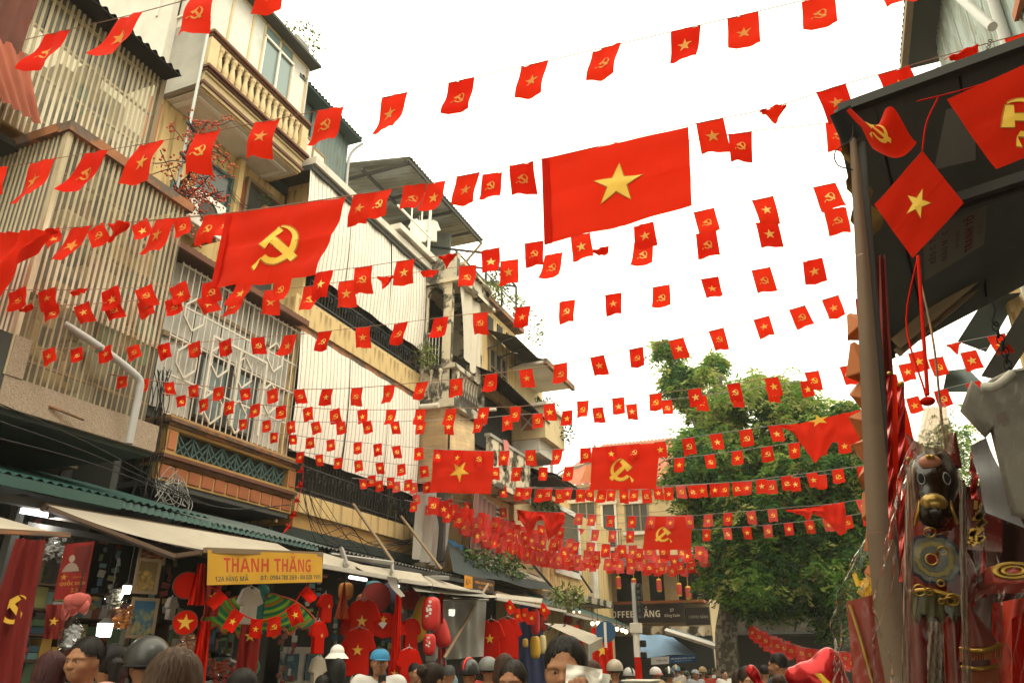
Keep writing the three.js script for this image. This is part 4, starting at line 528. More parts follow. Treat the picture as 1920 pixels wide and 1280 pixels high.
{ // green corrugated canopy roof along the shop fronts
  const t = thing('shop_canopy', 'green corrugated canopy roof running above the shop awnings', 'canopy roof', [-7.8, 3.2, 6.5]);
  part(t, 'roof_sheet', [corr(P(-8.9, 3.75, 3.0), P(-8.9, 3.75, 7.35), P(-7.0, 3.22, 7.35), P(-7.0, 3.22, 3.0), .11, .014)], M.greenRoof); part(t, 'fascia', [bx(-7.05, -6.98, 3.1, 3.2, 3.0, 6.02)], M.greenRoof); part(t, 'fascia', [corr(P(-7.02, 3.2, 6.0), P(-7.02, 3.16, 9.6), P(-7.0, 3.1, 9.6), P(-7.0, 3.12, 6.0), .1, .012)], M.greenRoof);
  part(t, 'roof_sheet', [corr(P(-8.5, 3.6, 7.4), P(-8.5, 3.6, 10.0), P(-7.0, 3.17, 10.0), P(-7.0, 3.17, 7.4), .11, .014)], mat([.09, .12, .115], { map: T.grime })); part(t, 'red_board', [bx(-7.6, -7.2, 2.98, 3.08, 8.1, 10.2)], M.terracotta);
  part(t, 'roof_beam', [bx(-7.2, -7.1, 2.98, 3.06, 3, 9.7), bx(-7.9, -7.8, 3.2, 3.28, 3, 9.7), bx(-7.3, -7.22, 2.8, 2.86, 5.2, 9.0)], M.darkGrey); part(t, 'post', [bx(-7.3, -7.2, 0, 3.1, 5.05, 5.13), bx(-7.3, -7.2, 0, 3.1, 8.4, 8.48)], M.darkGrey); part(t, 'roller_cover', [bx(-7.1, -6.96, 2.9, 2.98, 5.3, 8.8)], mat([.2, .17, .13], { map: T.rust }));
}
{ // dark steel canopy further along
  const t = thing('steel_canopy', 'rusty grey corrugated steel canopy with drooping edge over the next shops', 'canopy roof', [-7.6, 3, 12.5]);
  part(t, 'roof_sheet', [corr(P(-8.6, 3.5, 9.8), P(-8.6, 3.5, 15.0), P(-7.0, 3.17, 15.0), P(-7.0, 3.17, 9.9), .12, .016)], mat([.13, .13, .12], { map: T.grime })); part(t, 'edge_beam', [bx(-7.04, -6.96, 3.06, 3.13, 9.9, 14.6), bx(-7.3, -7.2, 2.94, 3.0, 10, 14.4), bx(-7.0, -6.1, 2.92, 2.98, 11.6, 11.68)], M.darkGrey); part(t, 'lamp_tube', [rod(P(-7.5, 2.9, 11.2), P(-7.5, 2.9, 11.7), .03, 8), rod(P(-7.5, 2.88, 12.4), P(-7.5, 2.88, 12.8), .03, 8)], mat([.8, .8, .75], { emissive: C(1, 1, .95), emissiveIntensity: 1.5 }));
}
{ const t = thing('awning', 'broad cream fabric awning with a yellow shop banner hanging from its front rail', 'awning', P(-6.2, 2.6, 6.8));
  const A = latP(88, 946, 7.0), D = latP(520, 1019, 7.0), B = latP(384, 1031, 5.5), Cc = latP(602, 1039, 5.5);
  part(t, 'canopy', [sheet(A, D, Cc, B, 40, 20, (u, v) => [0, -.1 * Math.sin(u * Math.PI) * Math.sin(v * Math.PI) - .05 * Math.sin(v * Math.PI)])], M.tarp); part(t, 'front_rail', [bar(B, Cc, .05)], M.wood); part(t, 'side_arm', [bar(A.clone().add(new V3(.05, -.05, 0)), latP(330, 1045, 5.75), .035, .06), bar(latP(325, 1043, 5.78), B.clone().add(new V3(0, -.03, .05)), .04)], M.woodDark); part(t, 'roller', [rod(A.clone().add(new V3(-.05, -.02, 0)), D.clone().add(new V3(-.05, -.02, 0)), .045, 10)], M.woodDark);
  const TX = canvasTex(1024, 280, (g, w, h) => { g.fillStyle = '#d59f1e'; g.fillRect(0, 0, w, h); const R = rng(4); for (let i = 0; i < 900; i++) { g.fillStyle = `rgba(${R() < .5 ? '120,80,10' : '240,200,70'},${R() * .06})`; g.fillRect(R() * w, R() * h, 2 + R() * 60, 1 + R() * 4); } g.textBaseline = 'middle'; g.textAlign = 'center'; g.font = 'bold 150px sans-serif'; g.fillStyle = '#c8421c'; g.save(); g.translate(512, 112); g.scale(.86, 1.0); vtext(g, 'THANH THẮNG', 0, 6, 168, 'bold 168px sans-serif', '#c8421c', 'center', 900); g.restore(); vtext(g, '12A HÀNG MÃ', 60, 232, 58, 'bold 58px sans-serif', '#3f4a3c', 'left', 260); vtext(g, 'ĐT: 0984 780 269 - 084 820 1995', 425, 228, 58, 'bold 58px sans-serif', '#3f4a3c', 'left', 575); });
  const b2 = latP(602, 1091, 5.5), a2 = latP(384, 1097, 5.5); part(t, 'banner', [sheet(B.clone().setX(B.x + .03), Cc.clone().setX(Cc.x + .03), b2.setX(b2.x + .03), a2.setX(a2.x + .03), 30, 6, (u, v) => .012 * Math.sin(u * 31 + v) * v + .02 * Math.sin(u * 7), 1)], mat([1, 1, 1], { map: TX, rough: .6 }), 'yellow banner lettered in red and green');
  const t2 = thing('awning', 'dusty awning corner poking in at the left edge of the frame', 'awning', P(-5.5, 2.3, 4)); part(t2, 'canopy', [sheet(latP(-160, 930, 6.6), latP(0, 965, 6.6), latP(128, 1001, 5.6), latP(-150, 985, 5.4), 14, 8, (u, v) => -.02 * Math.sin(u * 5))], M.tarp); part(t2, 'valance_edge', [bar(latP(-150, 988, 5.4), latP(128, 1003, 5.6), .035)], M.rust);
}
{ // cream tarpaulins over the next shops
  const t = thing('tarpaulin_awning', 'run of sagging cream tarpaulins with grey edges right of the yellow banner', 'awning', P(-6, 2.6, 10));
  const S = (a, b, c, d, La, Lb, sag) => sheet(latP(...a, La), latP(...b, La), latP(...c, Lb), latP(...d, Lb), 20, 10, (u, v) => [0, -sag * Math.sin(u * Math.PI) * Math.sin(v * Math.PI)]);
  part(t, 'tarpaulin', [S([606, 1036], [690, 1062], [735, 1083], [605, 1060], 6.3, 5.7, .1)], M.tarp); part(t, 'tarpaulin', [S([655, 1055], [790, 1075], [800, 1096], [690, 1075], 6.4, 5.8, .08)], M.tarp); part(t, 'tarpaulin', [S([785, 1076], [900, 1110], [905, 1112], [795, 1096], 6.4, 5.8, .08)], M.tarp); part(t, 'tarpaulin', [S([770, 1098], [900, 1106], [920, 1120], [780, 1108], 6.0, 5.6, .05)], mat([.25, .24, .21], { map: T.grime })); part(t, 'tarpaulin', [S([840, 1112], [930, 1116], [930, 1120], [850, 1122], 5.9, 5.6, .04)], M.tarp); part(t, 'tarpaulin', [S([930, 1112], [1018, 1122], [1015, 1130], [930, 1120], 6.2, 5.7, .05)], M.tarp);
  for (const [a, b] of [[[602, 1061], [728, 1083]], [[750, 1088], [800, 1095]], [[930, 1122], [1060, 1146]]]) part(t, 'edge_rail', [bar(latP(...a, 5.7), latP(...b, 5.7), .05)], M.pale); part(t, 'loose_strip', [sheet(latP(725, 1080, 5.65), latP(745, 1083, 5.65), latP(757, 1118, 5.6), latP(748, 1120, 5.6), 3, 8, (u, v) => .03 * Math.sin(v * 4))], M.greyCloth);
  part(t, 'support_frame', [bar(latP(620, 1040, 6.8), latP(735, 1055, 6.3), .05), bar(latP(640, 1028, 7), latP(650, 1060, 6), .05), bar(latP(735, 1052, 6.9), latP(735, 1072, 6.2), .04), bar(latP(780, 1082, 6.5), latP(840, 1083, 6.3), .06)], M.steel);
}
for (const [a, b, L0, L1, lab] of [[[662, 945], [738, 1055], 8.2, 6.9, 'left of two bamboo poles leaning from the lower railing to the canopy'], [[752, 968], [828, 1068], 8.2, 6.9, 'right of two bamboo poles, crossing the tall grey cloth'], [[915, 1095], [832, 1235], 6.3, 5.6, 'long bamboo pole leaning across the clear plastic sheet']]) single('bamboo_pole', lab, 'pole', [tube([latP(...a, L0), latP((a[0] + b[0]) / 2, (a[1] + b[1]) / 2, (L0 + L1) / 2), latP(...b, L1)], .028, 8, 7)], M.wood);
{ const t = thing('dark_awning', 'dark awning with torn blue tarpaulin edge and a stained concrete ledge', 'awning', P(-7.5, 3.5, 16)); part(t, 'canopy', [sheet(latP(838, 1012, 8.0), latP(1010, 1080, 8.0), latP(1040, 1110, 7.0), latP(850, 1072, 6.9), 20, 6, (u, v) => .03 * Math.sin(u * 12))], mat([.02, .03, .03])); part(t, 'blue_edge', [sheet(latP(838, 1008, 7.96), latP(912, 1046, 7.96), latP(908, 1052, 7.9), latP(838, 1022, 7.9), 20, 3, (u, v) => [.02 * Math.sin(u * 30), v === 1 ? .04 * Math.sin(u * 40) : 0])], M.blueTarp); part(t, 'ledge', [bar(latP(908, 1056, 7.6), latP(1015, 1095, 7.6), .28, .2)], M.mould); part(t, 'strut', [bar(latP(1000, 1060, 7.2), latP(1045, 1112, 6.6), .06), bar(latP(1090, 1080, 7.4), latP(1110, 1110, 6.8), .05)], M.black); }
{ const t = thing('far_green_canopy', 'far green canopy roof with pale edge leading towards the cafe', 'canopy roof', P(-6.5, 3, 20)); part(t, 'roof_sheet', [sheet(latP(985, 1105, 7.5), latP(1150, 1160, 7.5), latP(1190, 1178, 6.6), latP(1000, 1130, 6.6), 30, 4, (u) => .02 * Math.sin(u * 90))], M.greenRoof); part(t, 'edge', [bar(latP(930, 1112, 6.6), latP(1190, 1180, 6.4), .08)], M.wood); part(t, 'beam', [bar(latP(1060, 1150, 6.4), latP(1188, 1180, 6.4), .06)], M.pale); }
{ const t = thing('cream_parasol_awning', 'small cream awning with dark ribs beside the round blue sign', 'awning', P(-4.5, 2, 12)); const a = sP(1020, 1168, 13), b = sP(1062, 1170, 13), c = sP(1131, 1195, 12), d = sP(1105, 1208, 11.5); part(t, 'canopy', [sheet(a, b, c, d, 10, 6, null)], M.tarp); part(t, 'valance', [sheet(d, c, c.clone().add(new V3(0, -.13, 0)), d.clone().add(new V3(0, -.13, 0)), 8, 2, (u) => .01 * Math.sin(u * 20))], M.tarp); part(t, 'rib', [bar(sP(1037, 1169, 12.9), sP(1028, 1180, 12.7), .03), bar(sP(1060, 1171, 12.9), sP(1048, 1191, 12.4), .03)], M.black); part(t, 'post', [rod(d.clone(), d.clone().setY(0), .03)], M.steel); }
{ const t = thing('plastic_sheet', 'clear plastic sheet hung as a shop side screen with a lamp glow behind', 'plastic sheet', latP(860, 1180, 6.3)); part(t, 'sheet', [sheet(latP(800, 1128, 6.6), latP(914, 1126, 6.0), latP(905, 1230, 6.0), latP(800, 1240, 6.6), 40, 10, (u, v) => .04 * Math.sin(u * 14 + v * 3) + .02 * Math.sin(u * 31 - v * 5))], phys([.62, .62, .57], { transmission: .55, roughness: .42, thickness: 0 })); part(t, 'top_rail', [bar(latP(798, 1127, 6.6), latP(916, 1125, 6.0), .03)], M.steel); }
for (const [px, py, L, w, h, lab, k] of [[237, 1105, 6.7, .045, .05, 'upper small lit bulb lamp left of the hanging pictures', 2.2], [195, 1181, 6.2, .07, .075, 'brightest white bulb lamp hanging above the man in the pink shirt', 2.4], [847, 1148, 7.3, .07, .08, 'lit bulb behind the clear plastic sheet', 2.4]]) {
  const c = latP(px, py, L), t = thing('bulb_lamp', lab, 'lamp', c); local(t, 'bulb', [fix(new THREE.CylinderGeometry(w * .95, w * .85, h * 1.5, 16))], mat([.9, .9, .85], { emissive: C(1, .95, .82), emissiveIntensity: k })); local(t, 'holder', [fix(new THREE.CylinderGeometry(w * .35, w * .95, h * .6, 12).translate(0, h * 1.06, 0)), rod(new V3(0, h * 1.3, 0), new V3(0, h * 1.3 + .5, 0), .006)], M.darkGrey);
  const pl = new THREE.PointLight(C(1, .92, .78), .3, 0, 2); pl.position.set(0, -h * 1.1, 0); pl.castShadow = true; pl.shadow.radius = 3; t.add(pl);
}
{ const a = latP(37, 957, 7.2), b = latP(101, 968, 7.2), t = thing('tube_lamp', 'lit fluorescent tube under the green canopy at the left edge', 'lamp', a); part(t, 'tube', [rod(a, b, .025, 10)], mat([.9, .9, .88], { emissive: C(1, 1, .95), emissiveIntensity: 2.2 })); part(t, 'fitting', [bar(a.clone().add(new V3(0, .05, 0)), b.clone().add(new V3(0, .05, 0)), .05, .04)], M.white); const pl = new THREE.PointLight(C(1, .97, .9), .4, 0, 2); pl.position.set(.1, -.1, -.3); pl.castShadow = true; t.add(pl); }

// the hammer and sickle as two outlines in a unit square
function hsOutline() {                                // two outlines in a unit square
  const o = [], n = 18; for (let i = 0; i <= n; i++) { const a = (82 - 232 * i / n) * Math.PI / 180; o.push([.44 * Math.cos(a) + .02, .44 * Math.sin(a)]); } o.push([-.5, -.47], [-.56, -.37], [-.4, -.24]);
  for (let i = n; i >= 0; i--) { const t = i / n, a = (82 - 226 * t) * Math.PI / 180, w = .02 + .115 * Math.sin(Math.min(1, t * 1.25) * Math.PI * .62), r = .44 - w; o.push([r * Math.cos(a) + .02 - .02 * (1 - t), r * Math.sin(a)]); }
  const ham = [[-.42, .12], [-.24, -.06], [-.13, .05], [.34, -.46], [.46, -.34], [-.02, .16], [.12, .3], [.02, .42]];
  return [o, ham];
}

// ---------------------------------------------------------------- goods hanging in the shops
function starShape(r, k = .382) { const p = []; for (let i = 0; i < 10; i++) { const a = Math.PI / 2 + i * Math.PI / 5, q = i % 2 ? r * k : r; p.push([q * Math.cos(a), q * Math.sin(a)]); } return p; }
const faceYaw = (p) => Math.atan2(-p.x, -p.z);       // turn a thing's front (+z) towards the camera's place in the street
function hung(name, label, cat, px, py, L, yaw = 0, group) { const c = latP(px, py, L), t = thing(name, label, cat, c, group); t.rotation.y = faceYaw(c) + yaw; t.userData.px = undefined; delete t.userData.px; return t; }
const dist = (px, py, L) => latP(px, py, L).distanceTo(new V3(0, EYE, 0)) / FOCAL;   // metres per pixel there
function shirt(px, py, L, wpx, label, yaw, star, m = M.redSolid) { const k = dist(px, py, L), w = wpx * k / 1.15, t = hung('tee_shirt', label, 'T-shirt', px, py, L, yaw); const h = w * 1.4; local(t, 'shirt_body', [tshirtGeo(w, h, px)], m); local(t, 'hanger', [rod(new V3(-w * .3, h * .47, .01), new V3(0, h * .56, .01), .008), rod(new V3(w * .3, h * .47, .01), new V3(0, h * .56, .01), .008), rod(new V3(0, h * .56, .01), new V3(0, h * .66, .01), .006)], M.steel); if (star) local(t, 'star_print', [subPrint(starShape(w * (star === M.emblemPale ? .1 : .19)), .075)], star); return t; }
function subPrint(pts, z) { const g = shapeGeo(pts, .008); g.translate(0, .02, z); return g; }
[[607, 1140, 6.0, 36, 'upper red shirt of the stack right of the yellow banner', .9, M.emblemPale], [594, 1195, 5.9, 40, 'lower red shirt with pale print, hanging lowest in the stack right of the banner', .8, M.emblemPale], [680, 1168, 6.2, 62, 'red shirt with a golden star print, beside the red fan', -.2, M.goldMetal], [671, 1222, 6.2, 60, 'dark star red shirt low behind the blue cap', -.1, M.emblem], [648, 1165, 6.5, 34, 'narrow red shirt seen side on left of the gold star shirt', 1.0, 0], [768, 1190, 6.0, 42, 'plain red shirt on a wire hanger left of the long lanterns', .7, 0], [951, 1195, 5.8, 52, 'front plain red shirt on the rack beside the clear plastic sheet', .1, 0], [921, 1200, 5.95, 52, 'red shirt with a big yellow star, behind the front one on the rack', -.35, M.gold], [765, 1250, 5.6, 46, 'red shirt low on a hanger above the person with a camera', .3, 0]].forEach((a) => shirt(...a));
shirt(465, 1135, 6.2, 46, 'long white shirt hanging in front of the green kite', .6, 0, M.white); shirt(318, 1140, 6.8, 26, 'pale shirt hanging beside the red round fans', 1.0, 0, M.greyCloth); shirt(592, 1262, 6.0, 40, 'cream long shirt under the lowest red shirt', .9, 0, mat([.5, .43, .33], { map: T.cloth }));
function lantern(px, py, L, wpx, hpx, m, label, tilt = 0, print) { const k = dist(px, py, L), r = wpx * k / 2, h = hpx * k, t = hung('long_lantern', label, 'lantern', px, py, L); t.rotation.z = tilt; const n = 18, pr = []; for (let i = 0; i <= n * 3; i++) { const u = i / (n * 3), e = Math.pow(Math.max(0, 1 - Math.pow(Math.abs(2 * u - 1), 3.2)), .5), q = .42 + .58 * e; pr.push(new V2(r * q * (1 + .012 * Math.cos(i / 3 * 6.283)), (u - .5) * h)); } local(t, 'lantern_body', [fix(new THREE.LatheGeometry(pr, 28))], m); local(t, 'cap', [fix(new THREE.CylinderGeometry(r * .42, r * .44, h * .05, 14).translate(0, h * .52, 0)), fix(new THREE.CylinderGeometry(r * .44, r * .42, h * .05, 14).translate(0, -h * .52, 0)), rod(new V3(0, h * .52, 0), new V3(0, h * .8, 0), .006)], M.darkGrey);
  if (print) { const q = [], R = rng(px); for (let i = 0; i < 12; i++) { const x = (R() - .5) * r * .5 - r * .25, y = (R() - .2) * h * .5, s = r * (.06 + .1 * R()), z = Math.sqrt(Math.max(0, r * r - x * x)) + .004; for (let p5 = 0; p5 < 5; p5++) { const a = p5 * 1.257; q.push(fix(new THREE.CircleGeometry(s * .55, 6).rotateY(Math.asin(x / r) || 0).translate(x + s * .7 * Math.cos(a), y + s * .7 * Math.sin(a), z + .003))); } } local(t, 'blossom_print', q, M.whiteClean); } return t; }
const lred = phys([.62, .02, .015], { transmission: .12, roughness: .5, thickness: 0 }), lyel = phys([.7, .42, .03], { transmission: .12, roughness: .5, thickness: 0 });
lantern(808, 1151, 5.6, 33, 56, lred, 'big red long lantern with white blossom print', 0, true); lantern(826, 1185, 5.8, 30, 52, lred, 'plain red long lantern tilted behind the big blossom one', .35); lantern(790, 1160, 6.0, 34, 76, lyel, 'tall yellow long lantern leaning behind the red blossom lantern', -.3); lantern(805, 1208, 5.5, 22, 34, lred, 'small red blossom lantern below the big one', 0, true); lantern(1004, 1213, 6.0, 18, 36, lyel, 'orange yellow long lantern before the dark blue cloth', 0); lantern(1018, 1208, 6.3, 12, 30, mat([.6, .5, .25]), 'pale yellow lantern with dark marks behind the orange one', 0); lantern(1004, 1165, 5.9, 16, 42, lred, 'red long lantern under the pointed red cloth', 0); lantern(1019, 1163, 5.95, 14, 34, mat([.5, .04, .03], { map: T.mould }), 'mottled red lantern beside the plain red one', 0); lantern(771, 1125, 6.3, 34, 34, mat([.3, .03, .02]), 'round dark red lantern under the loose awning strip', 0); lantern(648, 1108, 6.6, 26, 28, mat([.5, .2, .04]), 'round orange lantern behind the red shirts', 0);
[[700, 1104, 6.8, 30, 26, [.04, .16, .2], 'round teal lantern deep under the awning'], [685, 1130, 6.9, 34, 30, [.3, .1, .04], 'round rust red lantern under the teal one'], [730, 1112, 6.9, 26, 34, [.06, .05, .09], 'dark violet lantern deep under the awning'], [1065, 1160, 7.5, 16, 16, [.5, .05, .03], 'round red lantern among the lit bulbs by the blue sign'], [1088, 1170, 7.5, 14, 14, [.6, .25, .2], 'striped pink round lantern left of the blue sign'], [985, 1205, 6.6, 10, 14, [.5, .3, .05], 'small orange lantern half hidden by the shirt rack']].forEach(([a, b, c, d, e, m, l]) => lantern(a, b, c, d, e, mat(m), l));
// round paper fans with a star
function roundFan(px, py, L, dpx, label, star, m = M.redSolid, yaw = 0) { const k = dist(px, py, L), r = dpx * k / 2, t = hung('round_fan', label, 'fan', px, py, L, yaw); local(t, 'disc', [fix(new THREE.CylinderGeometry(r, r, .012, 36).rotateX(Math.PI / 2))], m); local(t, 'rim', [fix(new THREE.TorusGeometry(r, .008, 6, 36))], M.redDark); if (star) local(t, 'star', [shapeGeo(starShape(r * .72), .006).translate(0, 0, .007)], M.emblem); }
roundFan(347, 1167, 6.0, 38, 'round red fan with orange star', true); roundFan(350, 1097, 6.2, 42, 'plain round red fan above the starred one', false); roundFan(705, 1120, 6.6, 50, 'big dark red round fan behind the gold star shirt', false, mat([.25, .02, .015]));
{ const k = dist(718, 1170, 6.05), t = hung('folding_fan', 'open red folding fan with a yellow star and pale fan print', 'fan', 718, 1172, 6.05), R = 42 * k; const seg = 26, pos = []; const pts = [[0, 0]]; for (let i = 0; i <= seg; i++) { const a = .15 + (Math.PI * .86) * i / seg; pts.push([R * Math.cos(a), R * Math.sin(a)]); } const g = subdivide(shapeGeo(pts, .004), R / 7), p = g.attributes.position; for (let i = 0; i < p.count; i++) { const a = Math.atan2(p.getY(i), p.getX(i)); p.setZ(i, p.getZ(i) + .012 * Math.sin(a * 40)); } g.computeVertexNormals(); g.translate(0, -R * .5, 0); local(t, 'leaf', [g], M.redSolid); local(t, 'star', [shapeGeo(starShape(R * .16), .006).translate(0, R * .22, .02)], M.gold); local(t, 'fan_print', [shapeGeo([[0, -.12 * R], [-.2 * R, .08 * R], [-.1 * R, .14 * R], [.02 * R, .16 * R], [.16 * R, .1 * R]], .006).translate(0, -R * .02, .02)], M.whiteClean); }
function hangCloth(px, py, L, wpx, hpx, label, m, o = {}) { const k = dist(px, py, L), w = wpx * k, h = hpx * k, t = hung(o.name || 'hanging_flag', label, o.cat || 'flag', px, py, L, o.yaw || 0), sd = px * .1; const tl = o.taper || 1; local(t, 'cloth', [sheet(new V3(-w / 2 * tl, h / 2, 0), new V3(w / 2 * tl, h / 2, 0), new V3(w / 2, -h / 2, 0), new V3(-w / 2 + (o.skew || 0) * w, -h / 2, 0), 18, 14, (u, v) => .03 * Math.sin(u * 9 + sd + v * 2) + .02 * Math.sin(u * 21 - v * 3))], m); if (o.star) local(t, 'emblem', [o.hs ? merge(hsOutline().map((s) => shapeGeo(s.map(([x, y]) => [x * o.star * k * 2, y * o.star * k * 2]), .006))) : shapeGeo(starShape(o.star * k), .006).rotateZ(o.rot || 0).translate(0, (o.dy || 0) * h, .04)], o.sm || M.emblem); return t; }
hangCloth(26, 1142, 6.6, 58, 206, 'long red flag hanging at the left edge of the shops', mat([.2, .006, .002], { map: T.cloth }), { taper: .7, skew: -.05, star: 24, hs: true, dy: -.16 });
hangCloth(376, 1225, 5.9, 26, 100, 'narrow bright red cloth under the red round fans', M.redSolid, { taper: .7, name: 'hanging_cloth', cat: 'cloth' }); hangCloth(372, 1095, 6.1, 26, 66, 'gathered red cloth left of the yellow banner', M.redSolid, { taper: .5, name: 'hanging_cloth', cat: 'cloth' }); hangCloth(398, 1120, 6.0, 26, 60, 'dark red cloth with dim star under the banner corner', mat([.3, .02, .01]), { star: 9, yaw: .3 });
hangCloth(466, 1215, 6.3, 34, 92, 'long red flag with dim star below the white shirt', mat([.38, .02, .012], { map: T.cloth }), { star: 10, dy: .2 }); hangCloth(1105 - 362, 1195, 5.8, 22, 150, 'twisted red flag with small stars hanging beside the loose awning strip', M.redSolid, { star: 6, dy: -.38, taper: .4 }); hangCloth(827, 1140, 5.75, 9, 52, 'thin red cloth strip right of the big blossom lantern', M.redSolid, { name: 'hanging_cloth', cat: 'cloth', taper: .6 });
hangCloth(829, 1215, 5.9, 14, 60, 'red and white cloth strip below the tilted lantern', mat([.5, .05, .04]), { name: 'hanging_cloth', cat: 'cloth' }); hangCloth(1130, 1220, 5.5, 36, 76, 'red flag with yellow star beside the round blue sign post', M.redSolid, { star: 11, dy: 0 }); hangCloth(995, 1215, 7.0, 64, 150, 'dark blue cloth behind the shirt rack', mat([.02, .03, .09], { map: T.cloth }), { name: 'hanging_cloth', cat: 'cloth', taper: .5 }); hangCloth(943, 1228, 5.95, 54, 60, 'broad red cloth below the shirt rack', M.redSolid, { name: 'hanging_cloth', cat: 'cloth' });
hangCloth(643, 1125, 6.4, 24, 60, 'pointed orange red cloth hood hanging behind the shirts', mat([.5, .07, .02]), { name: 'hanging_cloth', cat: 'cloth', taper: .1 }); hangCloth(1076, 1192, 5.4, 34, 34, 'red hooded shirt hung up over the dark haired man', M.redSolid, { name: 'hanging_cloth', cat: 'cloth', taper: .5 }); hangCloth(1165, 1205, 13, 46, 70, 'orange and red streamers hanging behind the traffic light', mat([.55, .12, .04], { map: T.mould }), { name: 'streamers', cat: 'streamers' });
hangCloth(100, 1165, 7.0, 30, 50, 'small dark red flag tilted on the packet shelves', mat([.25, .02, .012]), { star: 7, skew: .2 });
{ // red poster banner with a printed bust and lettering
  const X = canvasTex(256, 400, (g, w, h) => { g.fillStyle = '#a81a0c'; g.fillRect(0, 0, w, h); g.fillStyle = '#7c1a0a'; g.fillRect(96, 26, 130, 190); g.fillStyle = '#c9b8a6'; g.beginPath(); g.ellipse(84, 112, 20, 27, 0, 0, 7); g.fill(); g.fillStyle = '#b9a898'; g.beginPath(); g.moveTo(24, 205); g.quadraticCurveTo(50, 140, 84, 140); g.quadraticCurveTo(125, 145, 140, 205); g.fill(); g.fillStyle = '#e0a52a'; g.beginPath(); starShape(26).forEach(([x, y], i) => (i ? g.lineTo(46 + x, 242 - y) : g.moveTo(46 + x, 242 - y))); g.fill(); vtext(g, 'Chào mừng', 150, 246, 18, 'italic 18px serif', '#dfae46'); vtext(g, 'QUỐC KHÁNH', 128, 290, 32, 'bold 32px sans-serif', '#dfae46', 'center', 210); vtext(g, '2.9', 128, 338, 40, 'bold 40px serif', '#dfae46'); });
  const t = thing('poster_banner', 'red printed banner with a pale bust and gold lettering hanging in the left shop', 'banner', latP(145, 1065, 6.4)); part(t, 'cloth', [sheet(latP(122, 1020, 6.4), latP(178, 1014, 6.4), latP(163, 1122, 6.4), latP(102, 1124, 6.4), 16, 16, (u, v) => .02 * Math.sin(u * 6 + v * 2) + (u > .8 ? .06 * (u - .8) : 0), 1)], mat([.55, .5, .5], { map: X }));
}
{ // green butterfly kite
  const K = canvasTex(512, 256, (g, w, h) => { g.fillStyle = '#4f9a34'; g.fillRect(0, 0, w, h); const R = rng(8); for (let i = 0; i < 26; i++) { g.strokeStyle = ['#17705e', '#9cc83e', '#0f6a5c', '#7ab63a', '#c8641e'][i % 5]; g.lineWidth = 5 + R() * 7; g.beginPath(); g.ellipse(256, 20 + i * 4, 40 + i * 16, 20 + i * 9, 0, .1, 3.05); g.stroke(); } for (let i = 0; i < 900; i++) { g.fillStyle = `rgba(180,210,80,${R() * .35})`; g.fillRect(R() * w, R() * h, 3, 3); } });
  const k = dist(487, 1145, 6.5), t = hung('kite', 'green and orange winged kite spread behind the small flags under the banner', 'kite', 487, 1152, 6.5), w = 90 * k, km = mat([1, 1, 1], { map: K });
  for (const d of [-1, 1]) { const pts = [[0, .1], [.12, .42], [.35, .38], [.65, .25], [1, -.15], [.8, -.3], [.72, -.22], [.58, -.42], [.45, -.26], [.3, -.5], [.2, -.3], [.05, -.4]].map(([x, y]) => [d * x * w, y * w * .85]); const g = subdivide(shapeGeo(d > 0 ? pts : pts.reverse(), .01), w / 8), p = g.attributes.position, uv = g.attributes.uv; for (let i = 0; i < p.count; i++) { const x = p.getX(i), y = p.getY(i); p.setZ(i, p.getZ(i) + .18 * Math.abs(x) / w + .03 * Math.sin(x * 14)); uv.setXY(i, x / w * .5 + .5, 1 - (.55 - y / w) * .9); } g.computeVertexNormals(); local(t, 'wing', [g], km); const e = pts.map(([x, y]) => new V3(x, y, .18 * Math.abs(x) / w + .01)); local(t, 'wing_edge', [tube(e, .012, 60, 5)], mat([.5, .1, .03])); }
  local(t, 'body', [fix(new THREE.CapsuleGeometry(.055, w * .55, 4, 10)), fix(new THREE.SphereGeometry(.08, 12, 10).translate(0, w * .42, 0))], mat([.04, .2, .17])); local(t, 'tail', [tube([new V3(0, -w * .3, 0), new V3(-.05, -w * .6, .05), new V3(.06, -w * .9, 0), new V3(-.02, -w * 1.15, .04)], .014, 20, 5)], mat([.1, .3, .15]));
}
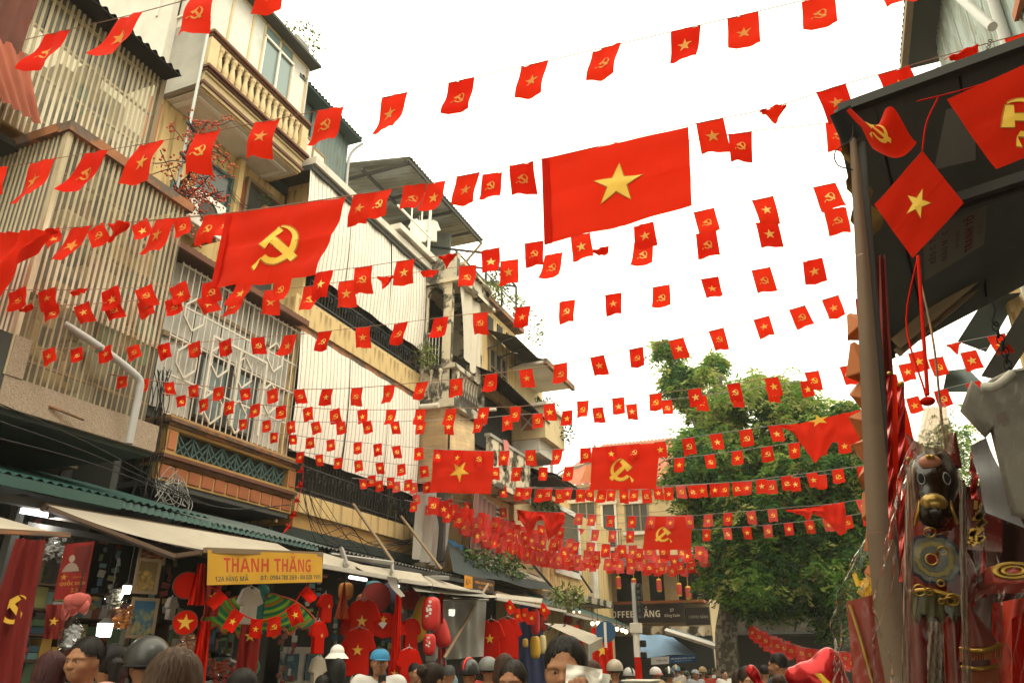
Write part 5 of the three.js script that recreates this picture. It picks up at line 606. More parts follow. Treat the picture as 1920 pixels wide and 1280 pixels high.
// framed pictures and goods wrapped in clear film
const film = phys([.99, .985, .96], { transmission: 1, roughness: .05, thickness: 0, ior: 1.3 });
for (const [px, py, L, w, h, c1, c2, lab] of [[275, 1080, 7.0, 30, 46, '#6b5a34', '#8a7a4a', 'upper framed picture wrapped in film'], [267, 1158, 7.0, 34, 52, '#2c5a78', '#b98a34', 'lower framed picture with blue sky wrapped in film'], [285, 1040, 7.3, 36, 22, '#6a2a20', '#a89a8a', 'small wrapped picture under the awning'], [50, 1055 + 0, 7.6, 40, 60, '#3a3a34', '#1d1d1a', 'grey shop panel behind the red hanging flag']]) {
  const k = dist(px, py, L), W = w * k, H = h * k, t = hung('framed_picture', lab, 'picture', px, py, L, .35); const X = canvasTex(64, 96, (g) => { g.fillStyle = c1; g.fillRect(0, 0, 64, 96); const R = rng(px); for (let i = 0; i < 60; i++) { g.fillStyle = R() < .5 ? c2 : '#c9a24a'; g.globalAlpha = .25; g.beginPath(); g.ellipse(R() * 64, 30 + R() * 66, 3 + R() * 9, 2 + R() * 8, R() * 3, 0, 7); g.fill(); } }); local(t, 'picture', [fix(new THREE.PlaneGeometry(W, H))], mat([1, 1, 1], { map: X })); const fw = .03; local(t, 'frame', [fix(new THREE.BoxGeometry(W + fw * 2, fw, .03).translate(0, H / 2 + fw / 2, 0)), fix(new THREE.BoxGeometry(W + fw * 2, fw, .03).translate(0, -H / 2 - fw / 2, 0)), fix(new THREE.BoxGeometry(fw, H, .03).translate(W / 2 + fw / 2, 0, 0)), fix(new THREE.BoxGeometry(fw, H, .03).translate(-W / 2 - fw / 2, 0, 0))], M.wood); local(t, 'film', [sheet(new V3(-W / 2 - .04, H / 2 + .04, .03), new V3(W / 2 + .04, H / 2 + .04, .03), new V3(W / 2 + .04, -H / 2 - .06, .03), new V3(-W / 2 - .04, -H / 2 - .06, .03), 14, 14, (u, v) => .012 * Math.sin(u * 19 + v * 8) * Math.sin(v * 15))], film);
}
function wrapped(px, py, L, wpx, hpx, label, m, seed) { const k = dist(px, py, L), w = wpx * k, h = hpx * k, t = hung('wrapped_goods', label, 'wrapped goods', px, py, L), R = rng(seed); const g = []; for (let i = 0; i < 46; i++) { const q = rbx(-.012 - R() * .025, .012 + R() * .025, -.012 - R() * .025, .015, -.008, .012, .004); q.rotateZ(R() * 3); q.rotateX(R() * 2); q.translate((R() - .5) * w * .6, (R() - .6) * h * .7, (R() - .5) * .08); g.push(q); } local(t, 'contents', g, m); const pr = [[.05, -.5], [.45, -.46], [.55, -.2], [.5, .1], [.22, .38], [.06, .45], [.14, .56]].map(([a, b]) => new V2(a * w, b * h)); const b = fix(new THREE.LatheGeometry(pr, 16)), p = b.attributes.position; for (let i = 0; i < p.count; i++) { const n = 1 + .14 * Math.sin(i * 2.3 + seed); p.setX(i, p.getX(i) * n); p.setZ(i, p.getZ(i) * n); } b.computeVertexNormals(); local(t, 'film_bag', [b], film); return t; }
wrapped(228, 1152, 6.5, 34, 44, 'gold and red trinkets in film beside the bulb lamps', mat([.36, .13, .03], { rough: .3, metalness: .5 }), 1); wrapped(135, 1190, 6.6, 34, 46, 'silvery white trinkets in film above the man in pink', mat([.26, .27, .27], { rough: .3 }), 2); wrapped(213, 1120, 6.8, 24, 40, 'dark box of ornaments in film beside the upper bulb', mat([.12, .12, .1]), 3); wrapped(350, 1205, 6.6, 30, 40, 'coloured trinkets in film under the starred round fan', mat([.4, .2, .12]), 4); wrapped(420, 1255, 6.8, 70, 50, 'small red and white gift boxes at the foot of the shop', goodsCols[0], 5); wrapped(105, 1020, 7.3, 40, 60, 'white paper bag goods in film beside the poster banner', mat([.14, .135, .12]), 6);
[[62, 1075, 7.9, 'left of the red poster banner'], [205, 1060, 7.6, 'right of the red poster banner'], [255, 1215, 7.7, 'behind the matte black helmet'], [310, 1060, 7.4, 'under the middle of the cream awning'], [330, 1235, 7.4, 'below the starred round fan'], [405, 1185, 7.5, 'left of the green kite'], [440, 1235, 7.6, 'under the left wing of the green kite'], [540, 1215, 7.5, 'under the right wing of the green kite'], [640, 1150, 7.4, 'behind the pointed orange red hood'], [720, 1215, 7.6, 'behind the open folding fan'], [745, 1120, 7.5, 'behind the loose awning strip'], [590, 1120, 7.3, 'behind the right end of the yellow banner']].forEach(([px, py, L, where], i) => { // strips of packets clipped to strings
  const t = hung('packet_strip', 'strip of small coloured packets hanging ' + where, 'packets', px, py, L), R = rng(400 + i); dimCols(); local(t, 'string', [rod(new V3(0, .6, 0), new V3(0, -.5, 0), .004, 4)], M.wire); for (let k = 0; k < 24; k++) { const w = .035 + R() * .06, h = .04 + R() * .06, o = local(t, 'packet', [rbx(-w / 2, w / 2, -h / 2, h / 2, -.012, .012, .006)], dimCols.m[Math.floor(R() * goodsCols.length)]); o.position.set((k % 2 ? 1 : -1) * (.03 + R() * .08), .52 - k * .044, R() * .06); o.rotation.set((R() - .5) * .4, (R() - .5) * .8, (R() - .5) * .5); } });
{ const c = latP(142, 1137, 6.3), t = thing('paper_flower', 'pink and red paper flower hanging below the poster banner', 'paper flower', c); const g = []; for (let i = 0; i < 9; i++) { const a = i * .7, q = fix(new THREE.SphereGeometry(.075, 8, 6)); q.scale(1, .8, .35); q.rotateY(a); q.translate(.09 * Math.cos(a), .06 * Math.sin(a * 1.7), .07 * Math.sin(a)); g.push(q); } local(t, 'petal', g, mat([.55, .12, .1])); local(t, 'stem', [rod(new V3(0, 0, 0), new V3(0, .3, 0), .006)], M.wire); }
for (const [px, py, lab, w] of [[205 + 395, 1222, 'white sun visor hat hanging under the red shirts', 34], [632, 1222, 'white cotton hat held up by the dark haired woman', 40]]) { if (px < 610) continue; const k = dist(px, py, 5.3), t = hung('white_hat', lab, 'hat', px, py, 5.3), r = w * k / 2; local(t, 'crown', [fix(new THREE.SphereGeometry(r * .6, 16, 8, 0, 6.3, 0, 1.6).translate(0, 0, 0))], M.whiteClean); local(t, 'brim', [fix(new THREE.LatheGeometry([new V2(r * .55, 0), new V2(r, -r * .5), new V2(r * 1.02, -r * .52)], 20))], M.whiteClean); }
{ const c = latP(566, 1230, 9.0), t = thing('shop_door', 'cream panelled door with blue panes behind the kite', 'door', c.clone().setY(0)); t.rotation.y = 1.25; t.scale.setScalar(.86); const y0 = 0; local(t, 'leaf', [rbx(-.5, .5, 0, 2.15, 0, .05, .01)], M.pale); for (const x of [-.42, .08]) for (const y of [.2, .85, 1.5]) { const q = local(t, 'pane', [fix(new THREE.BoxGeometry(.32, .5, .02).translate(x + .17, y + .27, .03))], mat([.03, .1, .14], { rough: .2 })); } }
// shop signs further on
{ const X = txt(512, 160, '#3a2f22', [['6²', 84, 80, 'bold 110px serif', '#2a1b10'], ['HIỆU HƯƠNG LIÊN', 335, 52, 'bold 40px sans-serif', '#d98a1e', 'center', 320], ['ĐÈN LỒNG', 330, 112, 'bold 36px sans-serif', '#c9741a', 'center', 220]]); const Y = txt(128, 128, '#d08a1c', [['6²', 60, 66, 'bold 84px serif', '#2a1b10']]);
  const t = thing('shop_sign', 'small dark shop sign with orange lettering and a number plate', 'sign', latP(897, 1095, 6.6)); part(t, 'board', [sheet(latP(871, 1079, 6.6), latP(926, 1090, 6.6), latP(925, 1113, 6.6), latP(870, 1102, 6.6), 2, 2, null, 1)], mat([1, 1, 1], { map: X })); part(t, 'number_plate', [sheet(latP(871, 1078, 6.57), latP(886, 1081, 6.57), latP(886, 1104, 6.57), latP(870, 1101, 6.57), 2, 2, null, 1)], mat([1, 1, 1], { map: Y })); part(t, 'backing', [sheet(latP(870, 1077, 6.63), latP(927, 1089, 6.63), latP(926, 1114, 6.63), latP(869, 1103, 6.63), 2, 2)], M.woodDark); }
['left of the warm bulbs strung behind the blue sign', 'second warm bulb strung behind the blue sign', 'third warm bulb, right of the blue sign', 'fourth warm bulb, right of the blue sign', 'rightmost warm bulb by the streamers', 'tiny bulb under the far green canopy', 'smallest far bulb under the green creeper'].forEach((lab, i) => { const c = sP([1111, 1121, 1157, 1167, 1174, 1076, 1087][i], [1169, 1168, 1179, 1181, 1184, 1147, 1147][i], 14), t = thing('bulb', lab, 'bulb', c); local(t, 'glass', [fix(new THREE.SphereGeometry(i < 5 ? .038 : .02, 10, 8))], mat([.9, .8, .6], { emissive: C(1, .78, .45), emissiveIntensity: 2 })); local(t, 'socket', [fix(new THREE.CylinderGeometry(.015, .018, .04, 8).translate(0, .045, 0)), rod(new V3(0, .06, 0), new V3(0, .3, 0), .004)], M.wire); });
// wires
{ const R = rng(17), wires = (n, f, m, lab, rad = .008) => { const g = []; for (let i = 0; i < n; i++) g.push(tube(f(i), rad, 30, 4)); single('cable_bundle', lab, 'cables', g, m); };
  wires(14, (i) => { const s = 7.35 + R() * .3, l = 8.25 + R() * .3, p = []; for (let k = 0; k < 6; k++) p.push(F(s + (R() - .5) * .22, 5.4 - k * .45, l - .1 * k * R() * .6)); return p; }, M.wire, 'tangle of black cables running down between the two nearest houses');
  wires(10, () => { const p = [], c = F(7.55, 3.6, 7.9); const q = .06 + R() * .16, d = new V3((R() - .5) * .2, (R() - .5) * .3, (R() - .5) * .3); for (let k = 0; k <= 7; k++) { const a = k * .95 + R() * 1.2; p.push(c.clone().add(d).add(new V3((R() - .5) * .2, q * Math.sin(a) * (.6 + R()), q * Math.cos(a) * (.6 + R())))); } return p; }, M.wirePale, 'loose coils of grey cable below the teal lattice balcony', .007);
  wires(9, (i) => [F(10.4, 4.9 - .1 * i * R(), 8.2), F(10.9 + R(), 3.9 - R() * .5, 8.1), F(12.0, 3.9 - R() * .4, 8.1), F(13.0, 3.75 - R() * .4, 8.2), F(14.9, 4.2 - R() * .4, 8.3)], M.wire, 'black cables sagging across the cream beam of the blind house', .007);
  wires(3, (i) => [F(2.5, 3.3 + i * .25, 6.4), F(5, 3.4 + i * .1, 6.6), F(8, 3.5, 7.5), F(10.4, 4.0, 8.2)], M.wire, 'thin wires crossing below the pebble-dash slab', .006);
  wires(5, (i) => [latP(425, 348, 9.1), latP(440 + i * 4, 375 + R() * 10, 9.05), latP(470, 385 + R() * 10, 9)], M.wire, 'fine wires hanging by the air conditioner', .005);
}
// ---------------------------------------------------------------- strings of flags
function ctr(a) { let g = merge(a); return g; }

const HS = hsOutline(), ST = [starShape(.5)];
const flagZ = (x, y, k) => .08 * Math.sin(x * 5 + k * 2.1 + y * 1.5) * (.25 - y * .55) + .06 * Math.sin(y * 4 + k * 1.3) * (-y) + .022 * Math.sin(x * 13 + k + y * 3) + (k % 3 === 2 ? .3 * Math.pow(Math.max(0, -y - .75), 2) * (k % 2 ? 1 : -1) * (1 + x) : 0) + (k % 4 === 1 ? .28 * Math.pow(Math.max(0, x * (k % 2 ? 1 : -1) - .15), 2) * (-y) : 0);
const flagX = (x, y, k) => x * (1 + .09 * y * Math.sin(k * 1.7)) + .08 * y * Math.sin(k * 2.3);
const FH = 1.42;
function clothGeo(k) { const g = new THREE.PlaneGeometry(1, FH, 8, 10), p = g.attributes.position; for (let i = 0; i < p.count; i++) { const x = p.getX(i), y = p.getY(i) - FH / 2, c = y < -FH + .02 ? .035 * Math.sin(x * 6 + k * 2) : 0; p.setXYZ(i, flagX(x, y, k), y + c, flagZ(x, y, k)); } g.computeVertexNormals(); return fix(g); }
function emblemGeo(shapes, size, k, mir) { const gs = []; for (const sh of shapes) { const g = subdivide(fix(new THREE.ShapeGeometry(new THREE.Shape(sh.map(([x, y]) => new V2(x * size * (mir ? -1 : 1), y * size))))), size / 4); for (const d of [-1, 1]) { const q = g.clone(), p = q.attributes.position; for (let i = 0; i < p.count; i++) { const x = p.getX(i), y = p.getY(i) - FH * .52; p.setXYZ(i, flagX(x, y, k), y, flagZ(x, y, k) + d * .012); } q.computeVertexNormals(); gs.push(q); } } return merge(gs); }
function foldGeo(k) { const g = new THREE.PlaneGeometry(1, 1, 12, 8), p = g.attributes.position; for (let i = 0; i < p.count; i++) { const x = p.getX(i), v = .5 - p.getY(i), c = .25 * Math.sin(k * 3), d = (k % 2 ? .85 * Math.max(.12, 1 - Math.abs(x - c) * 2.1) : .38 + .25 * x); p.setXYZ(i, x * (1 - .25 * v), -v * d - .03, .12 * Math.sin(v * 5 + x * 4 + k) + .05 * Math.sin(x * 14)); } g.computeVertexNormals(); return fix(g); }
const NV = 10, cloths = [], ems = { s: [], h: [], m: [] }, emsF = { s: [], h: [], m: [] }, folds = []; for (let k = 0; k < NV; k++) { cloths.push(clothGeo(k)); ems.s.push(emblemGeo(ST, .54, k)); ems.h.push(emblemGeo(HS, .47, k)); ems.m.push(emblemGeo(HS, .47, k, true)); emsF.s.push(emblemGeo(ST, .62, k)); emsF.h.push(emblemGeo(HS, .54, k)); emsF.m.push(emblemGeo(HS, .54, k, true)); } for (let k = 0; k < 4; k++) folds.push(foldGeo(k));
const reds = [M.red, phys([.7, .014, .002], { map: T.cloth, roughness: .9, transmission: .3, thickness: 0, specularIntensity: .12 }), phys([.8, .026, .005], { map: T.cloth, roughness: .9, transmission: .38, thickness: 0, specularIntensity: .12 })];
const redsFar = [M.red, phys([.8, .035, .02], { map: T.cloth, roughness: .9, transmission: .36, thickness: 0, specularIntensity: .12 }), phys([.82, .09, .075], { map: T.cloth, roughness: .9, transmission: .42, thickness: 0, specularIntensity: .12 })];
const emMats = [M.emblem, M.emblemPale];
const ORD = ['first', 'second', 'third', 'fourth', 'fifth', 'sixth', 'seventh', 'eighth', 'ninth', 'tenth', 'eleventh', 'twelfth', 'thirteenth', 'fourteenth', 'fifteenth', 'sixteenth', 'seventeenth', 'eighteenth', 'nineteenth', 'twentieth', 'twenty-first', 'twenty-second', 'twenty-third', 'twenty-fourth'];
const KIND = { s: 'yellow star', h: 'hammer and sickle', m: 'reversed hammer and sickle', t: 'curled-up cloth', p: 'plain face' };
const WID = .2;
let fcount = 0;
// pts: [x, y, x, y ...] top centres; kinds: one letter per flag; w: flag width in photo pixels at the two ends of the row
function flagRow(name, s, pts, kinds, w0, w1, o = {}) {
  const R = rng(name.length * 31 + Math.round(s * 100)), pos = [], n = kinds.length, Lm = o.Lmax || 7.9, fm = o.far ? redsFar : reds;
  for (let i = 0; i < n; i++) { let p = sP(pts[2 * i], pts[2 * i + 1], o.s1 ? s + (o.s1 - s) * (pts[2 * i] - pts[0]) / (pts[2 * n - 2] - pts[0]) : s); const Lc = pts[2 * i] < 350 ? (pts[2 * i + 1] > 300 || pts[2 * i] < 60 ? 6.86 : 7.3) : Lm; if (p.x < -Lc) p = latP(pts[2 * i], pts[2 * i + 1], Lc - .02 * (i % 3)); pos.push(p); }
  const ends = [pos[0].clone().add(pos[0].clone().sub(pos[1]).multiplyScalar(.6)), pos[n - 1].clone().add(pos[n - 1].clone().sub(pos[n - 2]).multiplyScalar(o.tail === undefined ? .8 : o.tail))]; if (ends[0].x < -8) ends[0].x = pts[0] < 350 ? -6.9 : -8;
  const cnt = {};
  for (let i = 0; i < n; i++) {
    const a = pos[Math.max(0, i - 1)], b = pos[Math.min(n - 1, i + 1)], d = b.clone().sub(a), c = pos[i], K = kinds[i], t = n > 1 ? (pts[2 * i] - pts[0]) / (pts[2 * n - 2] - pts[0]) : 0, wpx = w0 + (w1 - w0) * t;
    cnt[K] = (cnt[K] || 0) + 1;
    const lab = (K === 't' ? 'curled red flag, ' : K === 'p' ? 'plain red flag, ' : K === 's' ? 'red star flag, ' : K === 'm' ? 'reversed sickle flag, ' : 'red sickle flag, ') + ORD[i] + ' from left on ' + name;
    const g = thing('pennant_flag', lab, 'flag', c, 'small red flags strung across the street'), k = Math.floor(R() * NV);
    const dirXZ = Math.atan2(-d.z, d.x), ca = Math.cos(dirXZ); g.rotation.order = 'YZX';
    g.rotation.y = Math.max(-.6, Math.min(.6, dirXZ)) * (o.turn === undefined ? .6 : o.turn) + (R() - .5) * .2; g.rotation.z = Math.atan2(d.y, Math.hypot(d.x, d.z)); const sw = (o.swing === undefined ? .16 : o.swing); g.rotation.x = -(sw * (.3 + .9 * R() * R()) + (pts[2 * i] < 520 ? .07 : 0));
    const q = sP(pts[2 * i], pts[2 * i + 1], 1), kpx = c.distanceTo(new V3(0, EYE, 0)) / FOCAL * 1.0, xx = (pts[2 * i] - 960), yy = (640 - pts[2 * i + 1]), zc = FOCAL / Math.hypot(FOCAL, xx, yy), view = Math.cos(g.rotation.y - YAW - Math.atan2(-xx, FOCAL) * 1);
    const wm = wpx * kpx * zc / Math.max(.55, Math.abs(view)); g.scale.setScalar(wm);
    const m = fm[Math.floor(R() * 3)];
    if (K === 't') local(g, 'cloth', [folds[k % 4].clone()], m); else { const cl = new THREE.Mesh(cloths[k], m); cl.name = 'cloth'; cl.castShadow = cl.receiveShadow = true; g.add(cl); if (K !== 'p') { const e = new THREE.Mesh((s > 10 ? emsF : ems)[K][k], (s < 5 ? [M.emblemBacklit, M.emblemBacklit2] : s < 10 ? [M.emblemBacklit2, M.emblemPale] : emMats)[R() < .65 ? 0 : 1]); e.name = 'emblem'; g.add(e); } }
    fcount++;
  }
  const line = [ends[0], ...pos, ends[1]]; single('flag_string', o.slabel || 'thin cord that is ' + name, 'string', [tube(line, s > 9 ? .006 : .004, line.length * 2, 4)], s > 12 ? M.stringGrey : M.string);
}
flagRow('the top left corner string', 3.0, [107, 60, 244, 28, 385, -10, 525, -44], 'hshs', 45, 48);
flagRow('the uppermost full string', 3.95, [-14, 317, 80, 301, 180, 284, 285, 267, 392, 247, 503, 226, 620, 203, 740, 178, 865, 150, 1003, 119, 1138, 88, 1286, 53, 1393, 28, 1534, -6, 1676, -38], 'hshshshshshsshs', 40, 60);
flagRow('the string of the two big flags', 4.5, [151, 425, 224, 418, 311, 410, 402, 403, 682, 363, 777, 346, 878, 327, 978, 307, 1331, 226, 1449, 202, 1558, 165, 1675, 132, 1802, 95, 1918, 63], 'stshshshstsstp'.replace('p', 's').slice(0, 14), 33, 58);
flagRow('the string behind the big flags', 6.0, [93, 434, 178, 425, 260, 416, 340, 407, 432, 398, 718, 357, 818, 342, 923, 325, 1388, 249, 1572, 228], 'shshshshhh', 27, 45);
flagRow('the third string across the sky', 6.2, [31, 543, 86, 543, 146, 543, 205, 541, 268, 538, 332, 533, 395, 528, 460, 524, 532, 519, 607, 509, 682, 500, 760, 488, 838, 478, 919, 467, 1001, 454, 1088, 440, 1207, 420, 1320, 394, 1430, 372, 1546, 347], 'hstshshshshstshsshsh', 27.5, 40, { s1: 7.6 });
flagRow('the fourth string across the sky', 7.6, [47, 574, 94, 573, 152, 570, 207, 567, 270, 562, 322, 559, 383, 555, 445, 549, 513, 543, 584, 536, 652, 526, 723, 518, 805, 507, 877, 498, 955, 488, 1038, 476, 1125, 464, 1207, 453, 1324, 436, 1437, 415, 1566, 391], 'thshshshshsttshhthhsh'.replace('tshh', 'thsh'), 24, 40, { s1: 7.9 });
flagRow('the fifth string across the sky', 8.3, [90, 654, 142, 653, 196, 650, 248, 648, 305, 645, 363, 642, 421, 638, 483, 632, 544, 628, 610, 621, 681, 613, 752, 605, 827, 595, 901, 586, 981, 575, 1063, 564, 1150, 551, 1240, 536, 1331, 521, 1427, 504, 1524, 487], 'shshshshshshshshshshs', 19, 35, { s1: 9 });
flagRow('the sixth string across the sky', 9.8, [228, 705, 270, 711, 316, 717, 361, 722, 409, 726, 458, 729, 509, 730, 560, 730, 614, 729, 670, 727, 730, 722, 792, 716, 855, 710, 921, 701, 986, 692, 1051, 682, 1120, 668, 1193, 653, 1268, 636, 1343, 618, 1428, 596, 1495, 577, 1557, 558], 'shshshshshshshshshshshs'.slice(0, 23), 16, 31, { s1: 10.6 });
flagRow('the seventh string across the sky', 11.4, [338, 742, 381, 748, 429, 753, 478, 758, 526, 761, 576, 764, 627, 767, 679, 768, 734, 768, 789, 767, 846, 766, 907, 764, 967, 762, 1030, 757, 1093, 752, 1159, 746, 1229, 738, 1302, 729, 1375, 719, 1446, 708, 1522, 697, 1588, 686], 'hshshshshshshshshshshs', 16.5, 26, { s1: 13 });
flagRow('the eighth string across the sky', 12.8, [455, 786, 499, 788, 544, 790, 590, 791, 638, 791, 687, 790, 739, 790, 790, 789, 843, 787, 898, 784, 951, 779, 1008, 775, 1064, 770, 1121, 764, 1184, 758, 1249, 750, 1313, 742, 1380, 733, 1447, 723, 1513, 714], 'shshshshshshshshshss'.slice(0, 20), 15, 23, { s1: 13.6 });
flagRow('the string of the two banners', 14.2, [513, 811, 548, 815, 581, 820, 619, 824, 670, 829, 707, 832, 742, 836, 785, 839, 822, 842, 861, 844, 899, 845, 946, 845, 995, 843, 1046, 842, 1098, 840, 1145, 836, 1190, 832, 1237, 828, 1290, 821, 1342, 813, 1398, 805, 1453, 797], 'hshshshshshshshshshshs', 14, 24);
flagRow('the string below the two banners', 15.6, [563, 847, 598, 852, 634, 858, 671, 863, 711, 867, 752, 870, 794, 873, 928, 876, 970, 876, 1019, 876, 1067, 875, 1274, 858, 1330, 852, 1382, 845, 1438, 837, 1489, 830, 1537, 825, 1583, 821], 'shshshshshsshshshs', 14, 21);
flagRow('the front doubled string over the cafe', 17.5, [697, 891, 732, 895, 765, 899, 800, 903, 941, 911, 975, 914, 1015, 916, 1050, 917, 1089, 917, 1130, 918, 1170, 918, 1212, 917, 1254, 913, 1298, 909, 1340, 906, 1382, 903, 1427, 898, 1474, 892, 1522, 886, 1571, 879, 1618, 873], 'mmsssmsmsmsmsmsmsmsms'.slice(0, 21), 14.5, 20);
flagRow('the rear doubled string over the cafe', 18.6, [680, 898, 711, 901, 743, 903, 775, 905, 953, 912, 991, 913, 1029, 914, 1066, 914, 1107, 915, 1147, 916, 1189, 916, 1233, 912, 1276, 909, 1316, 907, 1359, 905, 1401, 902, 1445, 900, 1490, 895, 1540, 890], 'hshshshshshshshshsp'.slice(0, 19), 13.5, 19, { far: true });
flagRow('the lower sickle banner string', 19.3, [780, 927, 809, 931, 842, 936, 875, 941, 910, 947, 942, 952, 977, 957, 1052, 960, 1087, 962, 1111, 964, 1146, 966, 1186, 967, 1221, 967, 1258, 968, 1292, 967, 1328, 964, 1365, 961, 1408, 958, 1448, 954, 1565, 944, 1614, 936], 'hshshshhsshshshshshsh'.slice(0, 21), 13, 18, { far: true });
flagRow('the lowest string before the cafe windows', 20.2, [776, 941, 804, 947, 832, 953, 862, 959, 891, 964, 926, 970, 958, 976, 1015, 984, 1052, 988, 1090, 991, 1117, 993, 1149, 994, 1182, 995, 1325, 992, 1363, 989, 1400, 987, 1439, 984, 1478, 980, 1517, 976, 1551, 972, 1588, 967, 1625, 961], 'hshshshhstshsshshshshs', 13, 17, { far: true });
flagRow('the uppermost string under the stall awning', 13.5, [1698, 682, 1755, 671, 1816, 659], 'shs', 24, 27, { slabel: 'string of three flags between the stall pole and the far right house' });
flagRow('the middle string under the stall awning', 12.4, [1718, 660, 1788, 644, 1868, 628], 'sts', 27, 30, { slabel: 'string of flags with a curled one under the stall awning' });
flagRow('the lowest string under the stall awning', 15, [1711, 745, 1764, 731, 1825, 716], 'shp', 22, 25, { slabel: 'lower string behind the wrapped goods of the right stall' });
{ // short garland under the yellow shop banner
  const pts = [[418, 1113], [447, 1147], [481, 1162], [514, 1157], [547, 1135], [569, 1105]], L = 5.55, pos = pts.map(([x, y]) => latP(x, y, L)), wp_ = [17, 20, 17, 18, 20, 16], kinds = 'psshsp';
  pos.forEach((c, i) => { const k = dist(pts[i][0], pts[i][1], L), g = thing('pennant_flag', (kinds[i] === 'p' ? 'folded red flag, ' : kinds[i] === 's' ? 'red star flag, ' : 'red sickle flag, ') + ORD[i] + ' on the short garland below the yellow banner', 'flag', c, 'small flags on the garland under the yellow banner'); g.rotation.y = faceYaw(c); g.rotation.z = [-.9, -.5, -.1, .15, .55, .9][i] * .8; g.scale.setScalar(wp_[i] * k * 1.15); const cl = new THREE.Mesh(cloths[i], M.redSolid); cl.name = 'cloth'; g.add(cl); if (kinds[i] !== 'p') { const e = new THREE.Mesh(ems[kinds[i]][i], M.gold); e.name = 'emblem'; g.add(e); } });
  single('flag_string', 'sagging pink cord of the short garland under the yellow banner', 'string', [tube([latP(395, 1100, L), ...pos, latP(590, 1075, L)], .006, 40, 5)], M.redSolid);
}
{ // three-cornered flags hanging down beside the lattice balcony
  const pts = [[568, 880], [566, 907], [560, 935], [553, 962], [542, 985]], pos = pts.map(([x, y]) => latP(x, y, 8.0)); pos.forEach((c, i) => { const k = dist(pts[i][0], pts[i][1], 8.0), g = thing('pennant_flag', `edge-on red flag, ${ORD[i]} from top on the cord beside the lattice balcony`, 'flag', c, 'flags on the hanging cord beside the lattice balcony'); g.rotation.y = .5; g.rotation.z = -1.1 + i * .1; g.scale.setScalar(15 * k); local(g, 'cloth', [folds[1].clone()], M.redSolid); }); single('flag_string', 'cord of flags hanging down beside the lattice balcony', 'string', [tube([latP(563, 850, 8.0), ...pos, latP(530, 1000, 7.9)], .006, 30, 4)], M.redSolid);
}
{ // the short garland by the shirt rack
  const pts = [[950, 1128], [968, 1142], [982, 1140], [998, 1146], [1012, 1135]]; pts.forEach(([x, y], i) => { const c = latP(x, y, 5.7), k = dist(x, y, 5.7), g = thing('pennant_flag', `red star flag bunched by the shirt rack, ${ORD[i]} from the left`, 'flag', c, 'flags bunched by the shirt rack'); g.rotation.y = faceYaw(c) + (i % 2 ? .5 : -.3); g.rotation.z = [.6, .3, 0, -.1, .75][i]; g.scale.setScalar(13 * k * 1.2); const cl = new THREE.Mesh(cloths[i], M.red); cl.name = 'cloth'; g.add(cl); const e = new THREE.Mesh(ems.s[i], M.gold); e.name = 'emblem'; g.add(e); });
}
{ // far crowded rows, too many to tell apart
  const rows = [[20.8, [806, 930, 860, 948, 930, 970, 1020, 998, 1120, 1018, 1330, 1024]], [21.4, [835, 950, 900, 972, 980, 996, 1080, 1016, 1200, 1028, 1330, 1030]], [22.2, [862, 970, 925, 992, 1005, 1016, 1110, 1032, 1220, 1040, 1340, 1038]], [23.2, [884, 985, 955, 1018, 1040, 1034, 1130, 1046, 1230, 1054, 1345, 1048]], [24.4, [905, 996, 980, 1024, 1070, 1040, 1160, 1048, 1250, 1054, 1350, 1050]], [25.6, [940, 1014, 1010, 1036, 1090, 1050, 1170, 1056, 1260, 1060, 1352, 1056]], [26.5, [1405, 1170, 1440, 1192, 1500, 1212, 1590, 1222]], [27.2, [1408, 1182, 1450, 1200, 1520, 1218, 1600, 1232]], [28, [1412, 1176, 1460, 1196, 1530, 1220, 1610, 1226]], [28.6, [1430, 1198, 1500, 1222, 1560, 1232, 1612, 1240]]];
  const t = thing('crowded_flags', 'crowded far rows of small red flags before the cafe and under the trees', 'flags', P(-6, 4, 22)); t.userData.kind = 'stuff'; const cl = [], cl2 = [], em = [], st = []; const R = rng(55), base = wp(t);
  for (const [s, q] of rows) { const cv = new THREE.CatmullRomCurve3(Array.from({ length: q.length / 2 }, (_, i) => { const p = sP(q[2 * i], q[2 * i + 1], s); if (p.x < -7.6) return latP(q[2 * i], q[2 * i + 1], 7.6); return p; })), L = cv.getLength(), w = .245, n = Math.floor(L / (w * (q[0] > 1390 ? .95 : 1.75))); st.push(tube(cv.getPoints(24), .006, 40, 3)); for (let i = 0; i < n; i++) { const c = cv.getPointAt(Math.min(1, Math.max(0, (i + .5 + (R() - .5) * .5) / n))), k = Math.floor(R() * NV), m = new THREE.Matrix4().compose(c, new THREE.Quaternion().setFromEuler(new THREE.Euler(-.3 * R(), (R() - .5) * .6, (R() - .5) * .15, 'YZX')), new V3(w, w, w)); (R() < .5 ? cl : cl2).push(cloths[k].clone().applyMatrix4(m)); em.push(emsF[R() < .5 ? 's' : 'h'][k].clone().applyMatrix4(m)); } }
  for (const [n, g, m] of [['cloth', cl, redsFar[1]], ['cloth', cl2, redsFar[2]], ['emblem', em, M.emblem], ['string', st, M.stringGrey]]) { part(t, n, g, m).userData.kind = 'stuff'; }
}
